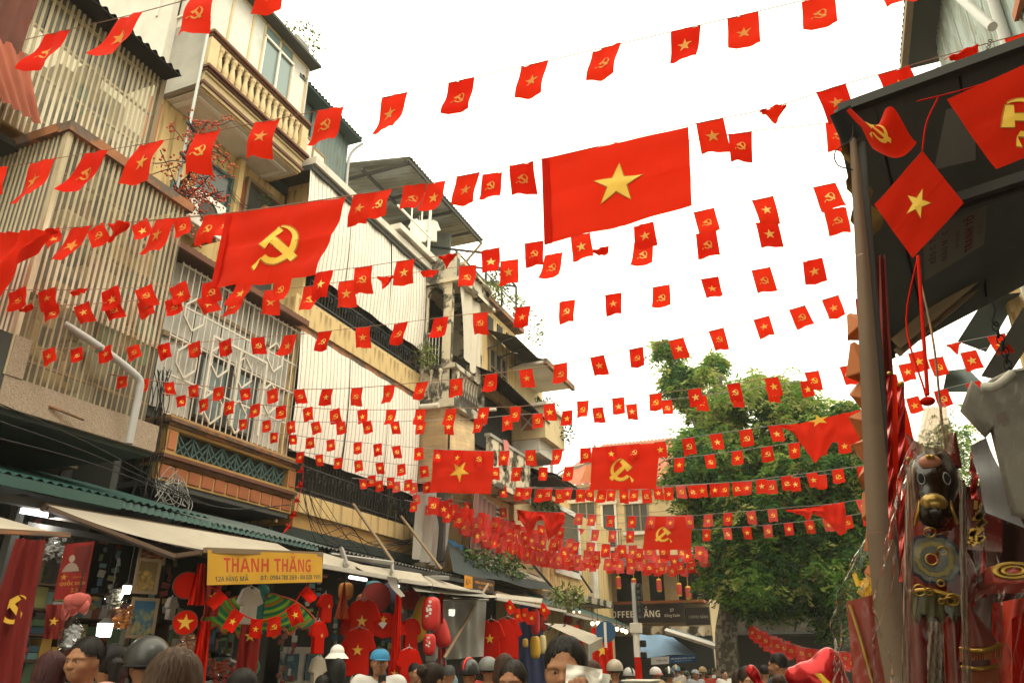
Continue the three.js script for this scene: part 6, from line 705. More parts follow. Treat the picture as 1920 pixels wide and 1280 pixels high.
// ---------------------------------------------------------------- big flags
function bigFlag(label, cs, s, em, eu, ev, es, o = {}) {
  const [A, B, Cc, D] = cs.map(([x, y], i) => sP(x, y, s + (i > 1 ? (o.fwd || -.05) : 0))), c = A.clone().lerp(B, .5), t = thing('big_flag', label, 'flag', c), amp = o.amp || .012, W = A.distanceTo(B), px0 = cs[0][0], fz = (u, v) => amp * (.9 * Math.abs(Math.sin(u * 4.3 + v * 2.2 + px0)) * Math.sin(v * 3.1) - .5 * Math.exp(-Math.pow((u - .52) * 60, 2)) - .4 * Math.exp(-Math.pow((v - .5) * 40, 2)) + .35 * Math.sin(u * 43 + v * 13) * v * (1 - v) + Math.sin(u * 7 + v * 4) * v + .6 * Math.sin(u * 15 - v * 6) * (.3 + v * .7) + .35 * Math.sin(v * 17 + u * 3));
  part(t, 'cloth', [sheet(A, B, Cc, D, 44, 30, (u, v) => [fz(u, v) * W, 0], 0)], o.m || M.red); const N = new V3().crossVectors(B.clone().sub(A), D.clone().sub(A)).normalize();
  const at = (u, v, z) => A.clone().multiplyScalar((1 - u) * (1 - v)).addScaledVector(B, u * (1 - v)).addScaledVector(Cc, u * v).addScaledVector(D, (1 - u) * v).addScaledVector(N, fz(u, v) * W + z), asp = W / A.distanceTo(D);
  const put = (sc, z, name, m) => { const gs = []; for (const sh of em === 's' ? ST : HS) for (const d of [-1, 1]) { const g = subdivide(fix(new THREE.ShapeGeometry(new THREE.Shape(sh.map(([x, y]) => new V2(x, y))))), .12), p = g.attributes.position, cr = Math.cos(o.rot || 0), sr = Math.sin(o.rot || 0); for (let i = 0; i < p.count; i++) { let x = p.getX(i) * es, y = p.getY(i) * es; if (sc !== 1) { const l = Math.hypot(x, y) || 1; x += x / l * sc * es; y += y / l * sc * es; } const X = (x * cr - y * sr) * (o.mir ? -1 : 1), Y = x * sr + y * cr, q = at(eu + X, ev - Y * asp, d * z); p.setXYZ(i, q.x, q.y, q.z); } g.computeVertexNormals(); gs.push(g); } return part(t, name, gs, m); };
  const e = put(.03, .0035 * W, 'emblem_border', mat([.42, .16, .02])); put(1, .0055 * W, 'emblem', M.gold);
  if (o.hem) part(t, 'hem', [sheet(at(0, 0, .006), at(.05, 0, .006), at(.055, 1, .006), at(0, 1, .006), 3, 12, null), sheet(at(0, 0, -.006), at(.05, 0, -.006), at(.055, 1, -.006), at(0, 1, -.006), 3, 12, null)], reds[1]);
  if (o.cord) part(t, 'cord', [tube([A, A.clone().lerp(B, .5), B], .005, 8, 4)], M.string); return t;
}
bigFlag('big red hammer and sickle flag on the left, before the cream house', [[424, 401], [648, 369], [592, 516], [398, 543]], 4.42, 'h', .535, .53, .37, { fwd: -.15, amp: .016, rot: .16, hem: true });
bigFlag('biggest red flag with a yellow star, hanging in the open sky', [[1016, 298], [1291, 237], [1298, 386], [1022, 460]], 4.42, 's', .52, .51, .345, { hem: true, amp: .012, rot: -.12 });
bigFlag('middle sized star banner with its star turned point down, over the grey curtain', [[813, 842], [926, 845], [921, 926], [806, 923]], 14.3, 's', .465, .5, .33, { rot: Math.PI + .1 });
bigFlag('reversed hammer and sickle banner, the upper one before the cafe roof', [[1110, 838], [1237, 830], [1231, 916], [1106, 919]], 14.3, 'h', .47, .56, .36, { mir: true, rot: .1 });
bigFlag('lower reversed hammer and sickle banner over the cafe wall', [[1212, 968], [1297, 965], [1296, 1030], [1205, 1031]], 19.4, 'h', .42, .55, .36, { mir: true, rot: .1 });
function droop(label, top, prof, s, star, o = {}) {               // a big flag gathered on its string; prof gives the hanging depth in photo pixels along it
  const A = sP(...top[0], s), B = sP(...top[1], s), k = A.distanceTo(B) / Math.hypot(top[1][0] - top[0][0], top[1][1] - top[0][1]), t = thing('big_flag', label, 'flag', A.clone().lerp(B, .5));
  const drop = (u) => { for (let i = 1; i < prof.length; i++) if (u <= prof[i][0]) { const a = prof[i - 1], b = prof[i]; return a[1] + (b[1] - a[1]) * (u - a[0]) / (b[0] - a[0]); } return prof[prof.length - 1][1]; };
  const g = sheet(A, B, B.clone().add(new V3(0, -.001, 0)), A.clone().add(new V3(0, -.001, 0)), 48, 20, null), p = g.attributes.position; for (let j = 0; j <= 20; j++) for (let i = 0; i <= 48; i++) { const u = i / 48, v = j / 20, x = j * 49 + i, d = drop(u) * k * 1.12; p.setY(x, p.getY(x) - d * v - .02 * Math.sin(u * Math.PI)); p.setZ(x, p.getZ(x) + k * 4 * (Math.sin(u * 19 + v * 7) * (.3 + v) + .7 * Math.sin(v * 9 - u * 6) + .5 * Math.sin(u * 41 + v * 3)) + .12 * k * 60 * Math.sin(v * 2.2) * .3); p.setX(x, p.getX(x) + k * (o.lean || 0) * v); } g.computeVertexNormals(); part(t, 'cloth', [g], M.red);
  if (star) { const q = sP(...star, s - .05), st = shapeGeo(starShape(o.r || .1), .004); st.scale(1, .55, 1); st.rotateZ(.2); st.translate(q.x, q.y, q.z + k * 9); part(t, 'emblem', [st], M.gold); }
}
droop('big red flag bunched on its string at the left edge', [[-60, 432], [104, 430]], [[0, 60], [.35, 60], [.42, 88], [.55, 80], [.8, 28], [1, 2]], 4.0, [3, 460], { r: .06 });
droop('red star banner bunched up before the tree, right of the upper banner', [[1465, 798], [1614, 768]], [[0, 4], [.15, 18], [.35, 78], [.5, 60], [.6, 45], [.93, 60], [.96, 6], [1, 3]], 14.2, [1536, 790], { r: .19 });
droop('red banner twisted in two points left of the cafe windows', [[971, 955], [1058, 962]], [[0, 5], [.28, 42], [.45, 14], [.55, 10], [.64, 44], [.72, 40], [.96, 18], [1, 14]], 19.2, null);
droop('red banner gathered into a ragged shape low in the tree', [[1474, 956], [1583, 941]], [[0, 3], [.28, 12], [.36, 26], [.46, 10], [.6, 20], [.85, 55], [.97, 50], [1, 16]], 19.2, null);
// distance fields joined smoothly and meshed
const smin = (a, b, k) => { const h = Math.max(k - Math.abs(a - b), 0) / k; return Math.min(a, b) - h * h * k * .25; };
function capsule(p, a, b, ra, rb) { const bx_ = b[0] - a[0], by = b[1] - a[1], bz = b[2] - a[2], px = p[0] - a[0], py = p[1] - a[1], pz = p[2] - a[2], t = Math.min(1, Math.max(0, (px * bx_ + py * by + pz * bz) / (bx_ * bx_ + by * by + bz * bz + 1e-9))); return Math.hypot(px - bx_ * t, py - by * t, pz - bz * t) - (ra + (rb - ra) * t); }
const ellip = (p, c, r) => { const x = (p[0] - c[0]) / r[0], y = (p[1] - c[1]) / r[1], z = (p[2] - c[2]) / r[2], l = Math.hypot(x, y, z); return (l - 1) * Math.min(...r) * (l > 1 ? 1 : 1); };
function meshField(f, c, half, res) {                     // surface of f = 0 inside a cube
  const mc = new MarchingCubes(res, new THREE.MeshBasicMaterial(), false, false, 120000); mc.isolation = 0; const h = res / 2;
  for (let k = 0; k < res; k++) for (let j = 0; j < res; j++) for (let i = 0; i < res; i++) mc.field[i + j * res + k * res * res] = -f([c[0] + (i - h) / h * half, c[1] + (j - h) / h * half, c[2] + (k - h) / h * half]);
  mc.update(); const n = mc.count, g = new THREE.BufferGeometry(), pos = new Float32Array(n * 3); for (let i = 0; i < n; i++) { pos[3 * i] = c[0] + mc.positionArray[3 * i] * half; pos[3 * i + 1] = c[1] + mc.positionArray[3 * i + 1] * half; pos[3 * i + 2] = c[2] + mc.positionArray[3 * i + 2] * half; }
  g.setAttribute('position', new THREE.BufferAttribute(pos, 3)); const m = mergeVertices(g, 1e-5); m.computeVertexNormals(); const uv = new Float32Array(m.attributes.position.count * 2), p = m.attributes.position; for (let i = 0; i < p.count; i++) { uv[2 * i] = Math.atan2(p.getX(i) - c[0], p.getZ(i) - c[2]) / 6.283; uv[2 * i + 1] = p.getY(i); } m.setAttribute('uv', new THREE.BufferAttribute(uv, 2)); return fix(m);
}
const fieldOf = (bones, k) => (p) => { let d = 1e3; for (const b of bones) d = smin(d, capsule(p, ...b), k); return d; };

// ---------------------------------------------------------------- right hand houses beyond the stall
{
  const t = thing('right_house', 'tall grey green corrugated house at the top right corner with gutter pipe', 'house', [6, 0, 12]);
  part(t, 'wall', [bx(4.05, 12, 0, 15.2, -14, 17.2)], M.pale); for (let k = 0; k < 9; k++) part(t, 'cladding_panel', [corr(P(4, 15.2, 8.6 + k * .92), P(4, 15.2, 9.5 + k * .92), P(4, 10.6, 9.5 + k * .92), P(4, 10.6, 8.6 + k * .92), .15, .018)], mat([.3, .36, .34], { map: T.poly, rough: .5 }));
  part(t, 'end_wall', [bx(3.9, 4.6, 9.5, 14.6, 17.0, 17.3)], M.concrete); part(t, 'eave', [bx(3.35, 5, 15.2, 15.28, -14, 17.6), corr(P(3.3, 15.5, 8), P(3.3, 15.5, 17.7), P(6, 16, 17.7), P(6, 16, 8), .2, .03)], M.darkGrey); part(t, 'gutter', [bx(3.25, 3.4, 15.05, 15.2, 8, 17.7)], M.wood);
  part(t, 'down_pipe', [rod(P(3.88, 16, 12.2), P(3.88, 9, 12.2), .09, 10)], M.pipe); part(t, 'overflow_pipe', [rod(latP(1795, -10, -2.8), latP(1862, 50, -2.8), .06, 10)], M.pipe);
  const w = part(t, 'window', [bx(3.98, 4.02, 11.2, 12.6, 10.4, 11.6)], M.glassDark); part(w, 'shutter', Array.from({ length: 8 }, (_, i) => bx(3.94, 3.975, 11.25, 12.55, 10.45 + i * .14, 10.53 + i * .14)), M.wood); part(w, 'frame', [bx(3.9, 3.97, 11.05, 11.2, 10.3, 11.7), bx(3.9, 3.97, 12.6, 12.75, 10.3, 11.7)], M.terracotta);
  for (let k = 0; k < 3; k++) { const s0 = 11.6 + k * 1.5; const q = part(t, 'window', [bx(3.99, 4.03, 6.8, 8.6, s0, s0 + .9)], M.blueGlass); part(q, 'frame', [bx(3.95, 3.99, 6.7, 8.7, s0 - .08, s0), bx(3.95, 3.99, 6.7, 8.7, s0 + .9, s0 + .98), bx(3.95, 3.99, 8.6, 8.72, s0 - .08, s0 + .98)], M.white); }
  part(t, 'pilaster', [11.1, 14.2, 16].map((s) => bx(3.8, 4.05, 5, 10, s, s + .25)), M.cream);
  part(t, 'dark_awning', [sheet(latP(1796, 640, -3.2), latP(1850, 555, -3.2), latP(1915, 548, -4), latP(1850, 660, -4), 10, 3, null)], M.darkGreen, 'dark green awning high on the wall'); part(t, 'dark_awning', [sheet(latP(1768, 735, -3.3), latP(1776, 695, -3.3), latP(1815, 690, -4), latP(1860, 735, -4), 10, 3, null)], M.darkGreen); part(t, 'dark_awning', [sheet(latP(1840, 705, -2.6), latP(1920, 575, -2.6), latP(1960, 600, -3.4), latP(1885, 715, -3.4), 10, 3, null)], M.black);
}
single('steel_chain', 'row of small black links hanging before the grey green corrugated house', 'chain', Array.from({ length: 7 }, (_, i) => { const p = sP(1857 - i * 1.4, 76 + i * 6, 6); return fix(new THREE.TorusGeometry(.012, .004, 5, 10).translate(p.x, p.y, p.z)); }), M.iron);

{ // the street goes on behind the camera between houses
  const t = thing('house_behind', 'pale house row on the left behind the viewpoint', 'house', [-9, 0, -6]); part(t, 'wall', [bx(-16, -8.6, 0, 11, -16, 2.1)], M.pale); part(t, 'window', Array.from({ length: 6 }, (_, i) => bx(-8.6, -8.57, 4.2 + 3.3 * (i % 2), 6.2 + 3.3 * (i % 2), -14 + 5 * Math.floor(i / 2), -12.4 + 5 * Math.floor(i / 2))), M.glassDark);
  const t2 = thing('stall_enclosure', 'dark back and side cloths of the stall beyond the right edge, with added shade roof', 'stall', [2, 0, 1.5]); part(t2, 'back_cloth', [bx(2.3, 2.34, 0, 3.1, -1.5, 4.5)], M.darkGrey); part(t2, 'shade_roof', [bx(-1.7, 2.3, 3.0, 3.03, -3.5, .55), bx(.5, 2.3, 2.9, 2.93, .56, 1.35)], M.darkGrey); part(t2, 'counter', [rbx(1.2, 2.2, 0, .9, .2, 3.4, .02)], M.woodDark);  // unseen roof over the viewpoint, added to shade the stall goods
}

// ---------------------------------------------------------------- the near stall on the right
const stallDark = phys([.085, .09, .082], { map: T.grime, transmission: .04, roughness: .9, thickness: 0 });
{
  const t = thing('stall_awning', 'dark stall awning seen from below with bars and a taped poster', 'awning', sP(1700, 400, 2.4));
  const A = sP(1574, 207, 2.0), B = sP(2150, 0, 2.0), Cc = sP(2150, 410, 2.9), D = sP(1672, 668, 2.9);
  part(t, 'canopy', [sheet(A, B, Cc, D, 30, 20, (u, v) => .02 * Math.sin(u * 9) * Math.sin(v * 3) - .03 * Math.sin(v * 3.14))], stallDark); part(t, 'front_bar', [bar(A, B, .028)], M.darkGrey); part(t, 'side_bar', [rod(A, D, .016)], M.darkGrey);
  part(t, 'rear_bar', [bar(sP(1680, 645, 2.82), sP(2000, 372, 2.7), .045, .02), bar(sP(1682, 662, 2.85), sP(2000, 395, 2.75), .03, .02)], M.wood); part(t, 'cross_bar', [bar(sP(1760, 385, 2.25), sP(1930, 330, 2.25), .03), bar(sP(1770, 402, 2.28), sP(1930, 350, 2.28), .014)], M.darkGrey);
  const X = canvasTex(256, 256, (g, w, h) => { g.fillStyle = '#a9a294'; g.fillRect(0, 0, w, h); g.save(); g.translate(w / 2, h / 2); g.rotate(-Math.PI / 2); g.textAlign = 'center'; g.textBaseline = 'middle'; g.font = 'bold 44px sans-serif'; g.fillStyle = '#8c3a34'; g.fillText('TRANH TÔ', 0, 62, 220); g.fillStyle = '#6b6760'; g.font = 'bold 34px sans-serif'; g.fillText('MÀU NƯỚC', 0, -40, 220); g.fillText('KÉO CẮT', 0, -90, 220); g.font = '20px sans-serif'; g.fillText('NHẬN LÀM', 0, 12, 200); g.fillStyle = '#4f6a6c'; g.fillText('ĐỒ CHƠI', 0, 102, 200); g.restore(); });
  part(t, 'poster', [sheet(sP(1732, 432, 2.36), sP(1852, 385, 2.34), sP(1846, 458, 2.44), sP(1734, 527, 2.5), 6, 6, null, 1)], mat([.4, .4, .4], { map: X }), 'taped paper poster with faded lettering');
  part(t, 'seam', [tube([sP(1640, 195, 2.02), sP(1690, 420, 2.4), sP(1735, 610, 2.84)], .004, 16, 5)], M.black); part(t, 'seam', [tube([sP(1800, 142, 2.02), sP(1830, 360, 2.4), sP(1850, 555, 2.84)], .004, 16, 5)], M.black); part(t, 'rope', [tube([sP(1600, 225, 1.98), sP(1596, 262, 1.97), sP(1566, 285, 1.97), sP(1572, 310, 1.97), sP(1600, 318, 1.98)], .002, 16, 5)], M.wire); part(t, 'grey_patch', [sheet(sP(1775, 205, 2.05), sP(1830, 195, 2.05), sP(1830, 300, 2.14), sP(1752, 318, 2.14), 4, 4, null)], mat([.1, .095, .085], { map: T.grime }));
  part(t, 'valance', [sheet(sP(1582, 268, 2.0), sP(1592, 268, 2.02), sP(1660, 425, 2.3), sP(1610, 470, 2.05), 10, 14, (u, v) => .012 * Math.sin(v * 20))], mat([.34, .2, .05], { map: T.cloth }), 'ochre cloth edge'); part(t, 'post_cap', [rod(sP(1575, 207, 1.97), sP(1600, 262, 2.02), .03, 12)], M.black);
}
{ // the tall post with its brown band
  const t = thing('stall_post', 'tall brown banded post at the left front of the stall', 'post', sP(1660, 1270, 1.9).setY(0)), pts = [sP(1600, 262, 2.0), sP(1617, 480, 1.95), sP(1637, 800, 1.9), sP(1651, 1000, 1.86), sP(1672, 1180, 1.84), sP(1695, 1300, 1.82)]; const k = 1.9 / FOCAL;
  const g = [], wd = [13, 24, 34, 41, 44, 44]; for (let i = 0; i < 5; i++) { const a = pts[i], b = pts[i + 1], wa = wd[i] * k, wb = wd[i + 1] * k; g.push(sheet(a.clone().add(new V3(-wa / 2, 0, 0)), a.clone().add(new V3(wa / 2, 0, 0)), b.clone().add(new V3(wb / 2, 0, 0)), b.clone().add(new V3(-wb / 2, 0, 0)), 6, 8, (u) => -.012 * Math.sin(u * Math.PI))); } part(t, 'band', g, mat([.19, .125, .08], { map: T.cloth })); part(t, 'post', [rod(pts[0].clone().add(new V3(.02, 0, -.03)), pts[5].clone().add(new V3(.0, 0, -.03)), .014, 8), rod(pts[5].clone().add(new V3(0, 0, -.03)), pts[5].clone().setY(0), .014, 8)], M.darkGrey);
  const st = thing('cloth_strip', 'dark red cloth strip hanging right behind the brown stall post', 'cloth', sP(1680, 900, 2.0)); part(st, 'cloth', [sheet(sP(1645, 480, 2.05), sP(1660, 480, 2.05), sP(1712, 1180, 1.95), sP(1668, 1180, 1.95), 10, 30, (u, v) => .01 * Math.sin(u * 12 + v * 5))], mat([.22, .022, .012], { map: T.cloth }));
}
function nearFlag(label, cs, s, em, eu, ev, es, o = {}) { return bigFlag(label, cs, s, em, eu, ev, es, { fwd: .02, amp: .012, ...o }); }
nearFlag('large hammer and sickle flag under the stall awning at the right edge', [[1776, 186], [1985, 92], [2075, 238], [1868, 318]], 1.75, 'h', .44, .56, .44, { rot: .35 });
nearFlag('diamond hung red flag with orange star under the stall awning', [[1730, 282], [1808, 380], [1712, 484], [1640, 384]], 1.8, 's', .5, .5, .4, { rot: -.75 });
{ const s = 1.78, t = thing('stall_flag', 'curled red hammer and sickle flag blown over the top corner of the stall', 'flag', sP(1640, 230, s)); const A = sP(1588, 208, s), B = sP(1655, 178, s), Cc = sP(1716, 232, s), D = sP(1636, 262, s - .05); part(t, 'cloth', [sheet(A, B, Cc, D, 20, 20, (u, v) => .09 * Math.sin(u * 2.6) * (1 - v * .4) - .03 * Math.sin(v * 5))], M.red); part(t, 'cord', [tube([sP(1720, 190, s), sP(1800, 170, s), sP(1900, 140, s)], .002, 10, 4), tube([sP(1760, 182, s), sP(1738, 230, s), sP(1730, 282, s)], .002, 10, 4)], M.redSolid); const e = []; for (const sh of HS) { const g = subdivide(fix(new THREE.ShapeGeometry(new THREE.Shape(sh.map(([x, y]) => new V2(x, y))))), .12), p = g.attributes.position, N = new V3().crossVectors(B.clone().sub(A), D.clone().sub(A)).normalize(); for (let i = 0; i < p.count; i++) { const u = .42 + p.getX(i) * .5, v = .45 - p.getY(i) * .5, q = A.clone().multiplyScalar((1 - u) * (1 - v)).addScaledVector(B, u * (1 - v)).addScaledVector(Cc, u * v).addScaledVector(D, (1 - u) * v).addScaledVector(N, .09 * Math.sin(u * 2.6) * (1 - v * .4) - .03 * Math.sin(v * 5) - .003); p.setXYZ(i, q.x, q.y, q.z); } g.computeVertexNormals(); e.push(g); } part(t, 'emblem', e, M.emblem); }
{ // folded paper garland of orange diamonds left of the post
  const t = thing('paper_garland', 'string of folded orange paper diamonds hanging left of the stall post', 'garland', sP(1620, 800, 1.95)), ys = [612, 682, 735, 790, 843, 890, 950, 1010, 1065]; ys.forEach((y, i) => { const c = sP(1612 + i * 5.2, y, 1.97), r = (i === 1 ? 46 : 34) * 1.97 / FOCAL, g = new THREE.CylinderGeometry(r * .12, r, r * 1.1, 6, 3, true); g.translate(0, r * .35, 0); const g2 = new THREE.CylinderGeometry(r, r * .1, r * .8, 6, 2, true); g2.translate(0, -r * .55, 0); const q = merge([g, g2]).toNonIndexed(), p = q.attributes.position; for (let k = 0; k < p.count; k++) p.setZ(k, p.getZ(k) * .8); q.rotateZ(.5); q.rotateY(i); q.translate(c.x, c.y, c.z); q.computeVertexNormals(); part(t, 'paper_diamond', [fix(q)], phys([.62, .2, .05], { transmission: .3, roughness: .7, thickness: 0 })); }); part(t, 'cord', [tube([sP(1606, 560, 1.97), sP(1625, 780, 1.97), sP(1655, 1075, 1.97)], .002, 20, 4)], M.redSolid);
}
// plastic wrapped goods
function bag(parent, name, cx, y0, y1, wTop, wBot, s, seed, m = film) { const n = 44, rows = 50, pos = [], idx = [], uv = [], R = rng(seed), ph = [R() * 6, R() * 6, R() * 6]; for (let j = 0; j <= rows; j++) for (let i = 0; i <= n; i++) { const v = j / rows, u = i / n, py = y0 + (y1 - y0) * v, w = wTop + (wBot - wTop) * Math.pow(Math.sin(Math.min(1, v * 1.5) * 1.57), .8), c = sP(cx[0] + (cx[1] - cx[0]) * v, py, s), k = s / FOCAL, a = u * 6.2832, rad = w * k / 2 * (1 + .09 * Math.sin(a * 5 + v * 9 + ph[0]) + .06 * Math.sin(a * 9 - v * 21 + ph[1]) + .025 * Math.sin(a * 17 + v * 47 + ph[2])); pos.push(c.x + rad * Math.cos(a), c.y, c.z + rad * .6 * Math.sin(a)); uv.push(u, v); } for (let j = 0; j < rows; j++) for (let i = 0; i < n; i++) { const a = j * (n + 1) + i, b = a + 1, c = a + n + 1; idx.push(a, c, b, b, c, c + 1); } const g = new THREE.BufferGeometry(); g.setAttribute('position', new THREE.Float32BufferAttribute(pos, 3)); g.setAttribute('uv', new THREE.Float32BufferAttribute(uv, 2)); g.setIndex(idx); g.computeVertexNormals(); return part(parent, name, [g], m); }
const horseRed = mat([.17, .009, .004], { rough: .2 }), horseDark = mat([.02, .009, .004], { rough: .18 }), foil = mat([.5, .3, .06], { rough: .28, metalness: .7 }), foilRed = mat([.5, .02, .015], { rough: .25, metalness: .3 });
{ // paper horse in a clear bag
  const S = 1.55, k = S / FOCAL, t = thing('paper_horse', 'dark red and gold paper horse wrapped in clear plastic, hanging from the stall', 'paper horse', sP(1760, 1100, S)); const q = (x, y, d = 0) => sP(x, y, S + d);
  const ell = (x, y, rx, ry, rz, d = 0, rot = 0) => { const g = new THREE.SphereGeometry(1, 18, 14); g.scale(rx * k, ry * k, rz * k); g.rotateZ(rot); const c = q(x, y, d); g.translate(c.x, c.y, c.z); return fix(g); };
  { const K = (x, y, d) => q(x, y, d).toArray(), hb = fieldOf([[K(1752, 872, 0), K(1752, 905, -.01), 30 * k, 31 * k], [K(1752, 905, -.015), K(1752, 955, -.035), 27 * k, 22 * k], [K(1752, 950, -.03), K(1752, 965, -.04), 21 * k, 17 * k], [K(1756, 900, .03), K(1758, 1010, .06), 34 * k, 44 * k]], .03), hc = q(1754, 930, 0); part(t, 'head', [meshField(hb, hc.toArray(), .15, 72)], horseDark); } part(t, 'muzzle', [ell(1752, 946, 21, 20, 20, -.047)], mat([.32, .2, .05], { rough: .25, metalness: .6 })); part(t, 'nostril', [ell(1744, 953, 3, 2, 4, -.066), ell(1760, 953, 3, 2, 4, -.066)], M.black); part(t, 'bridle', [tube([q(1722, 905, -.02), q(1728, 930, -.045), q(1752, 934, -.06), q(1776, 930, -.045), q(1782, 905, -.02)], .0035, 20, 6)], foil); for (const d of [-1, 1]) { const e = part(t, 'eye', [ell(1752 + d * 24, 897, 6, 9, 6, -.043)], M.black); { const c = q(1752 + d * 24, 897, -.049); part(e, 'eye_ring', [fix(new THREE.TorusGeometry(7 * k, 1.1 * k, 6, 24).scale(.8, 1.35, 1).rotateY(d * .5).translate(c.x, c.y, c.z))], mat([.26, .26, .25])); } const er = new THREE.ConeGeometry(19 * k, 62 * k, 5); er.rotateZ(-d * .35); const c = q(1752 + d * 35, 840); er.translate(c.x, c.y, c.z); part(t, 'ear', [fix(er)], horseRed); }
  part(t, 'forehead_ornament', [ell(1744, 866, 17, 12, 10, -.04)], mat([.5, .2, .12], { rough: .3 })); part(t, 'forehead_bead', [ell(1741, 856, 4, 4, 4, -.05), ell(1749, 856, 4, 4, 4, -.05)], foil);
  part(t, 'neck', [ell(1758, 1010, 42, 70, 46, .04)], horseRed); part(t, 'chest', [ell(1762, 1080, 56, 74, 60, .06)], horseRed);
  for (const [r, d, m] of [[40, -.03, mat([.035, .028, .055])], [35, -.033, mat([.1, .1, .075], { rough: .4 })], [27, -.036, mat([.16, .12, .03], { rough: .35, metalness: .5 })], [20, -.039, mat([.085, .09, .075], { rough: .4 })], [9, -.042, mat([.22, .02, .012])]]) { const c = q(1752, 1048, d), pts = []; for (let i = 0; i < 40; i++) { const a = i / 40 * 6.283, rr_ = r * k * (1 + .05 * Math.cos(a * 12)); pts.push([rr_ * Math.cos(a), rr_ * Math.sin(a)]); } part(t, 'chest_medallion', [shapeGeo(pts, .004).translate(c.x, c.y, c.z)], m); }
  part(t, 'saddle_cloth', [sheet(q(1712, 1108, -.03), q(1800, 1112, -.03), q(1812, 1160, -.03), q(1702, 1160, -.03), 24, 10, (u, v) => [-.02 * Math.sin(u * 3.14) + .004 * Math.sin(u * 40), v > .95 ? .01 * Math.sin(u * 30) : 0])], mat([.1, .085, .035], { map: T.cloth })); part(t, 'gold_trim', [tube([q(1706, 1110, -.03), q(1740, 1106, -.05), q(1790, 1118, -.05), q(1812, 1122, -.03)], .004, 20, 6)], foil);
  for (const x of [1718, 1788]) part(t, 'leg', [rod(q(x, 1150, .02), q(x + 8, 1300, .02), 17 * k, 12)], horseRed); for (const x of [1738, 1772]) part(t, 'leg', [rod(q(x, 1150, .1), q(x + 4, 1300, .1), 14 * k, 12)], horseDark);
  part(t, 'mane', [tube([q(1795, 900, .06), q(1812, 1000, .08), q(1815, 1090, .1)], 12 * k, 16, 8)], horseDark);
  bag(t, 'film_bag', [1758, 1765], 752, 1310, 14, 170, S, 5); { const fold = phys([.62, .52, .42], { transmission: .72, roughness: .28, thickness: 0 }); for (const [a, b, c, d, n] of [[[1734, 762], [1776, 762], [1792, 850], [1716, 850], 9], [[1700, 880], [1716, 870], [1712, 1290], [1690, 1290], 4], [[1800, 900], [1810, 905], [1822, 1280], [1804, 1280], 4], [[1742, 1165], [1764, 1165], [1768, 1290], [1738, 1290], 5]]) part(t, 'film_fold', [sheet(q(...a, -.1), q(...b, -.1), q(...c, -.1), q(...d, -.1), 24, 24, (u, v) => .008 * Math.sin(u * n * 3 + v * 5) + .005 * Math.sin(u * 31 - v * 27))], fold); }
  { const R = rng(31), g = []; for (let i = 0; i < 9; i++) { const c = q(1722 + R() * 66, 985 + R() * 170, -.05 - R() * .01); part(t, 'gold_stud', [fix(new THREE.TorusGeometry(.004 + R() * .006, .0016, 5, 12).rotateX(R()).translate(c.x, c.y, c.z))], foil); } part(t, 'harness', [tube([q(1728, 925, -.045), q(1722, 960, -.05), q(1716, 985, -.04)], .003, 10, 5), tube([q(1778, 925, -.045), q(1786, 955, -.05), q(1796, 982, -.04)], .003, 10, 5)], foil); } part(t, 'tie_ribbon', [rod(q(1740, 740), q(1722, 480, .1), .004, 6), ell(1740, 752, 12, 8, 10), tube([q(1722, 480, .1), q(1700, 600, .1), q(1738, 745)], .002, 10, 4)], M.redSolid);
}
{ const S = 2.1, k = S / FOCAL, t = thing('gift_bag_goods', 'red and gold gift box wrapped in clear plastic left of the post', 'wrapped goods', sP(1640, 1200, S)), q = (x, y, d = 0) => sP(x, y, S + d); part(t, 'box', [sheet(q(1588, 1128), q(1668, 1108), q(1700, 1310), q(1602, 1310), 8, 8, (u, v) => -.02 * Math.sin(u * 3.14)), sheet(q(1668, 1108), q(1700, 1125, .1), q(1730, 1310, .1), q(1700, 1310), 4, 4, null)], mat([.3, .03, .015], { rough: .35, map: T.cloth })); part(t, 'gold_cord', [tube([q(1594, 1134, -.01), q(1615, 1200, -.03), q(1642, 1300, -.03)], .004, 16, 6)], foil); const g = []; const R = rng(6); for (let i = 0; i < 14; i++) { const c = q(1605 + R() * 50, 1085 + R() * 35, -.01), b = new THREE.BoxGeometry(.03, .012, .002); b.rotateZ(R() * 3); b.rotateY(R() * 3); b.translate(c.x, c.y, c.z); g.push(fix(b)); } part(t, 'gold_leaf_paper', g, M.gold); bag(t, 'film_bag', [1640, 1650], 1005, 1310, 22, 130, S, 9); }
{ const S = 1.5, k = S / FOCAL, t = thing('tasselled_fan', 'dark red cone shaped ornament with gold fringe right of the paper horse', 'ornament', sP(1830, 1180, S)), q = (x, y, d = 0) => sP(x, y, S + d); part(t, 'cone', [sheet(q(1808, 1130), q(1818, 1130), q(1874, 1208), q(1800, 1216), 14, 10, (u) => -.03 * Math.sin(u * 3.14))], mat([.16, .03, .02], { rough: .5 })); const f = []; for (let i = 0; i < 34; i++) { const u = i / 33, x = 1802 + u * 76, y = 1214 - u * 6; f.push(rod(q(x, y, -.02 * Math.sin(u * 3.1)), q(x + 2 * Math.sin(i * 3), y + 26, -.02 * Math.sin(u * 3.1)), .0016, 3)); } part(t, 'fringe', f, mat([.4, .12, .04])); const f2 = []; for (let i = 0; i < 28; i++) { const x = 1806 + i * 2.4; f2.push(rod(q(x, 1250, .02), q(x, 1285, .02), .0016, 3)); } part(t, 'fringe', f2, mat([.35, .1, .04])); part(t, 'edge', [tube([q(1802, 1216), q(1840, 1220, -.03), q(1876, 1208)], .004, 12, 6), tube([q(1804, 1250, .02), q(1840, 1254), q(1872, 1246, .02)], .003, 12, 6)], foil); }
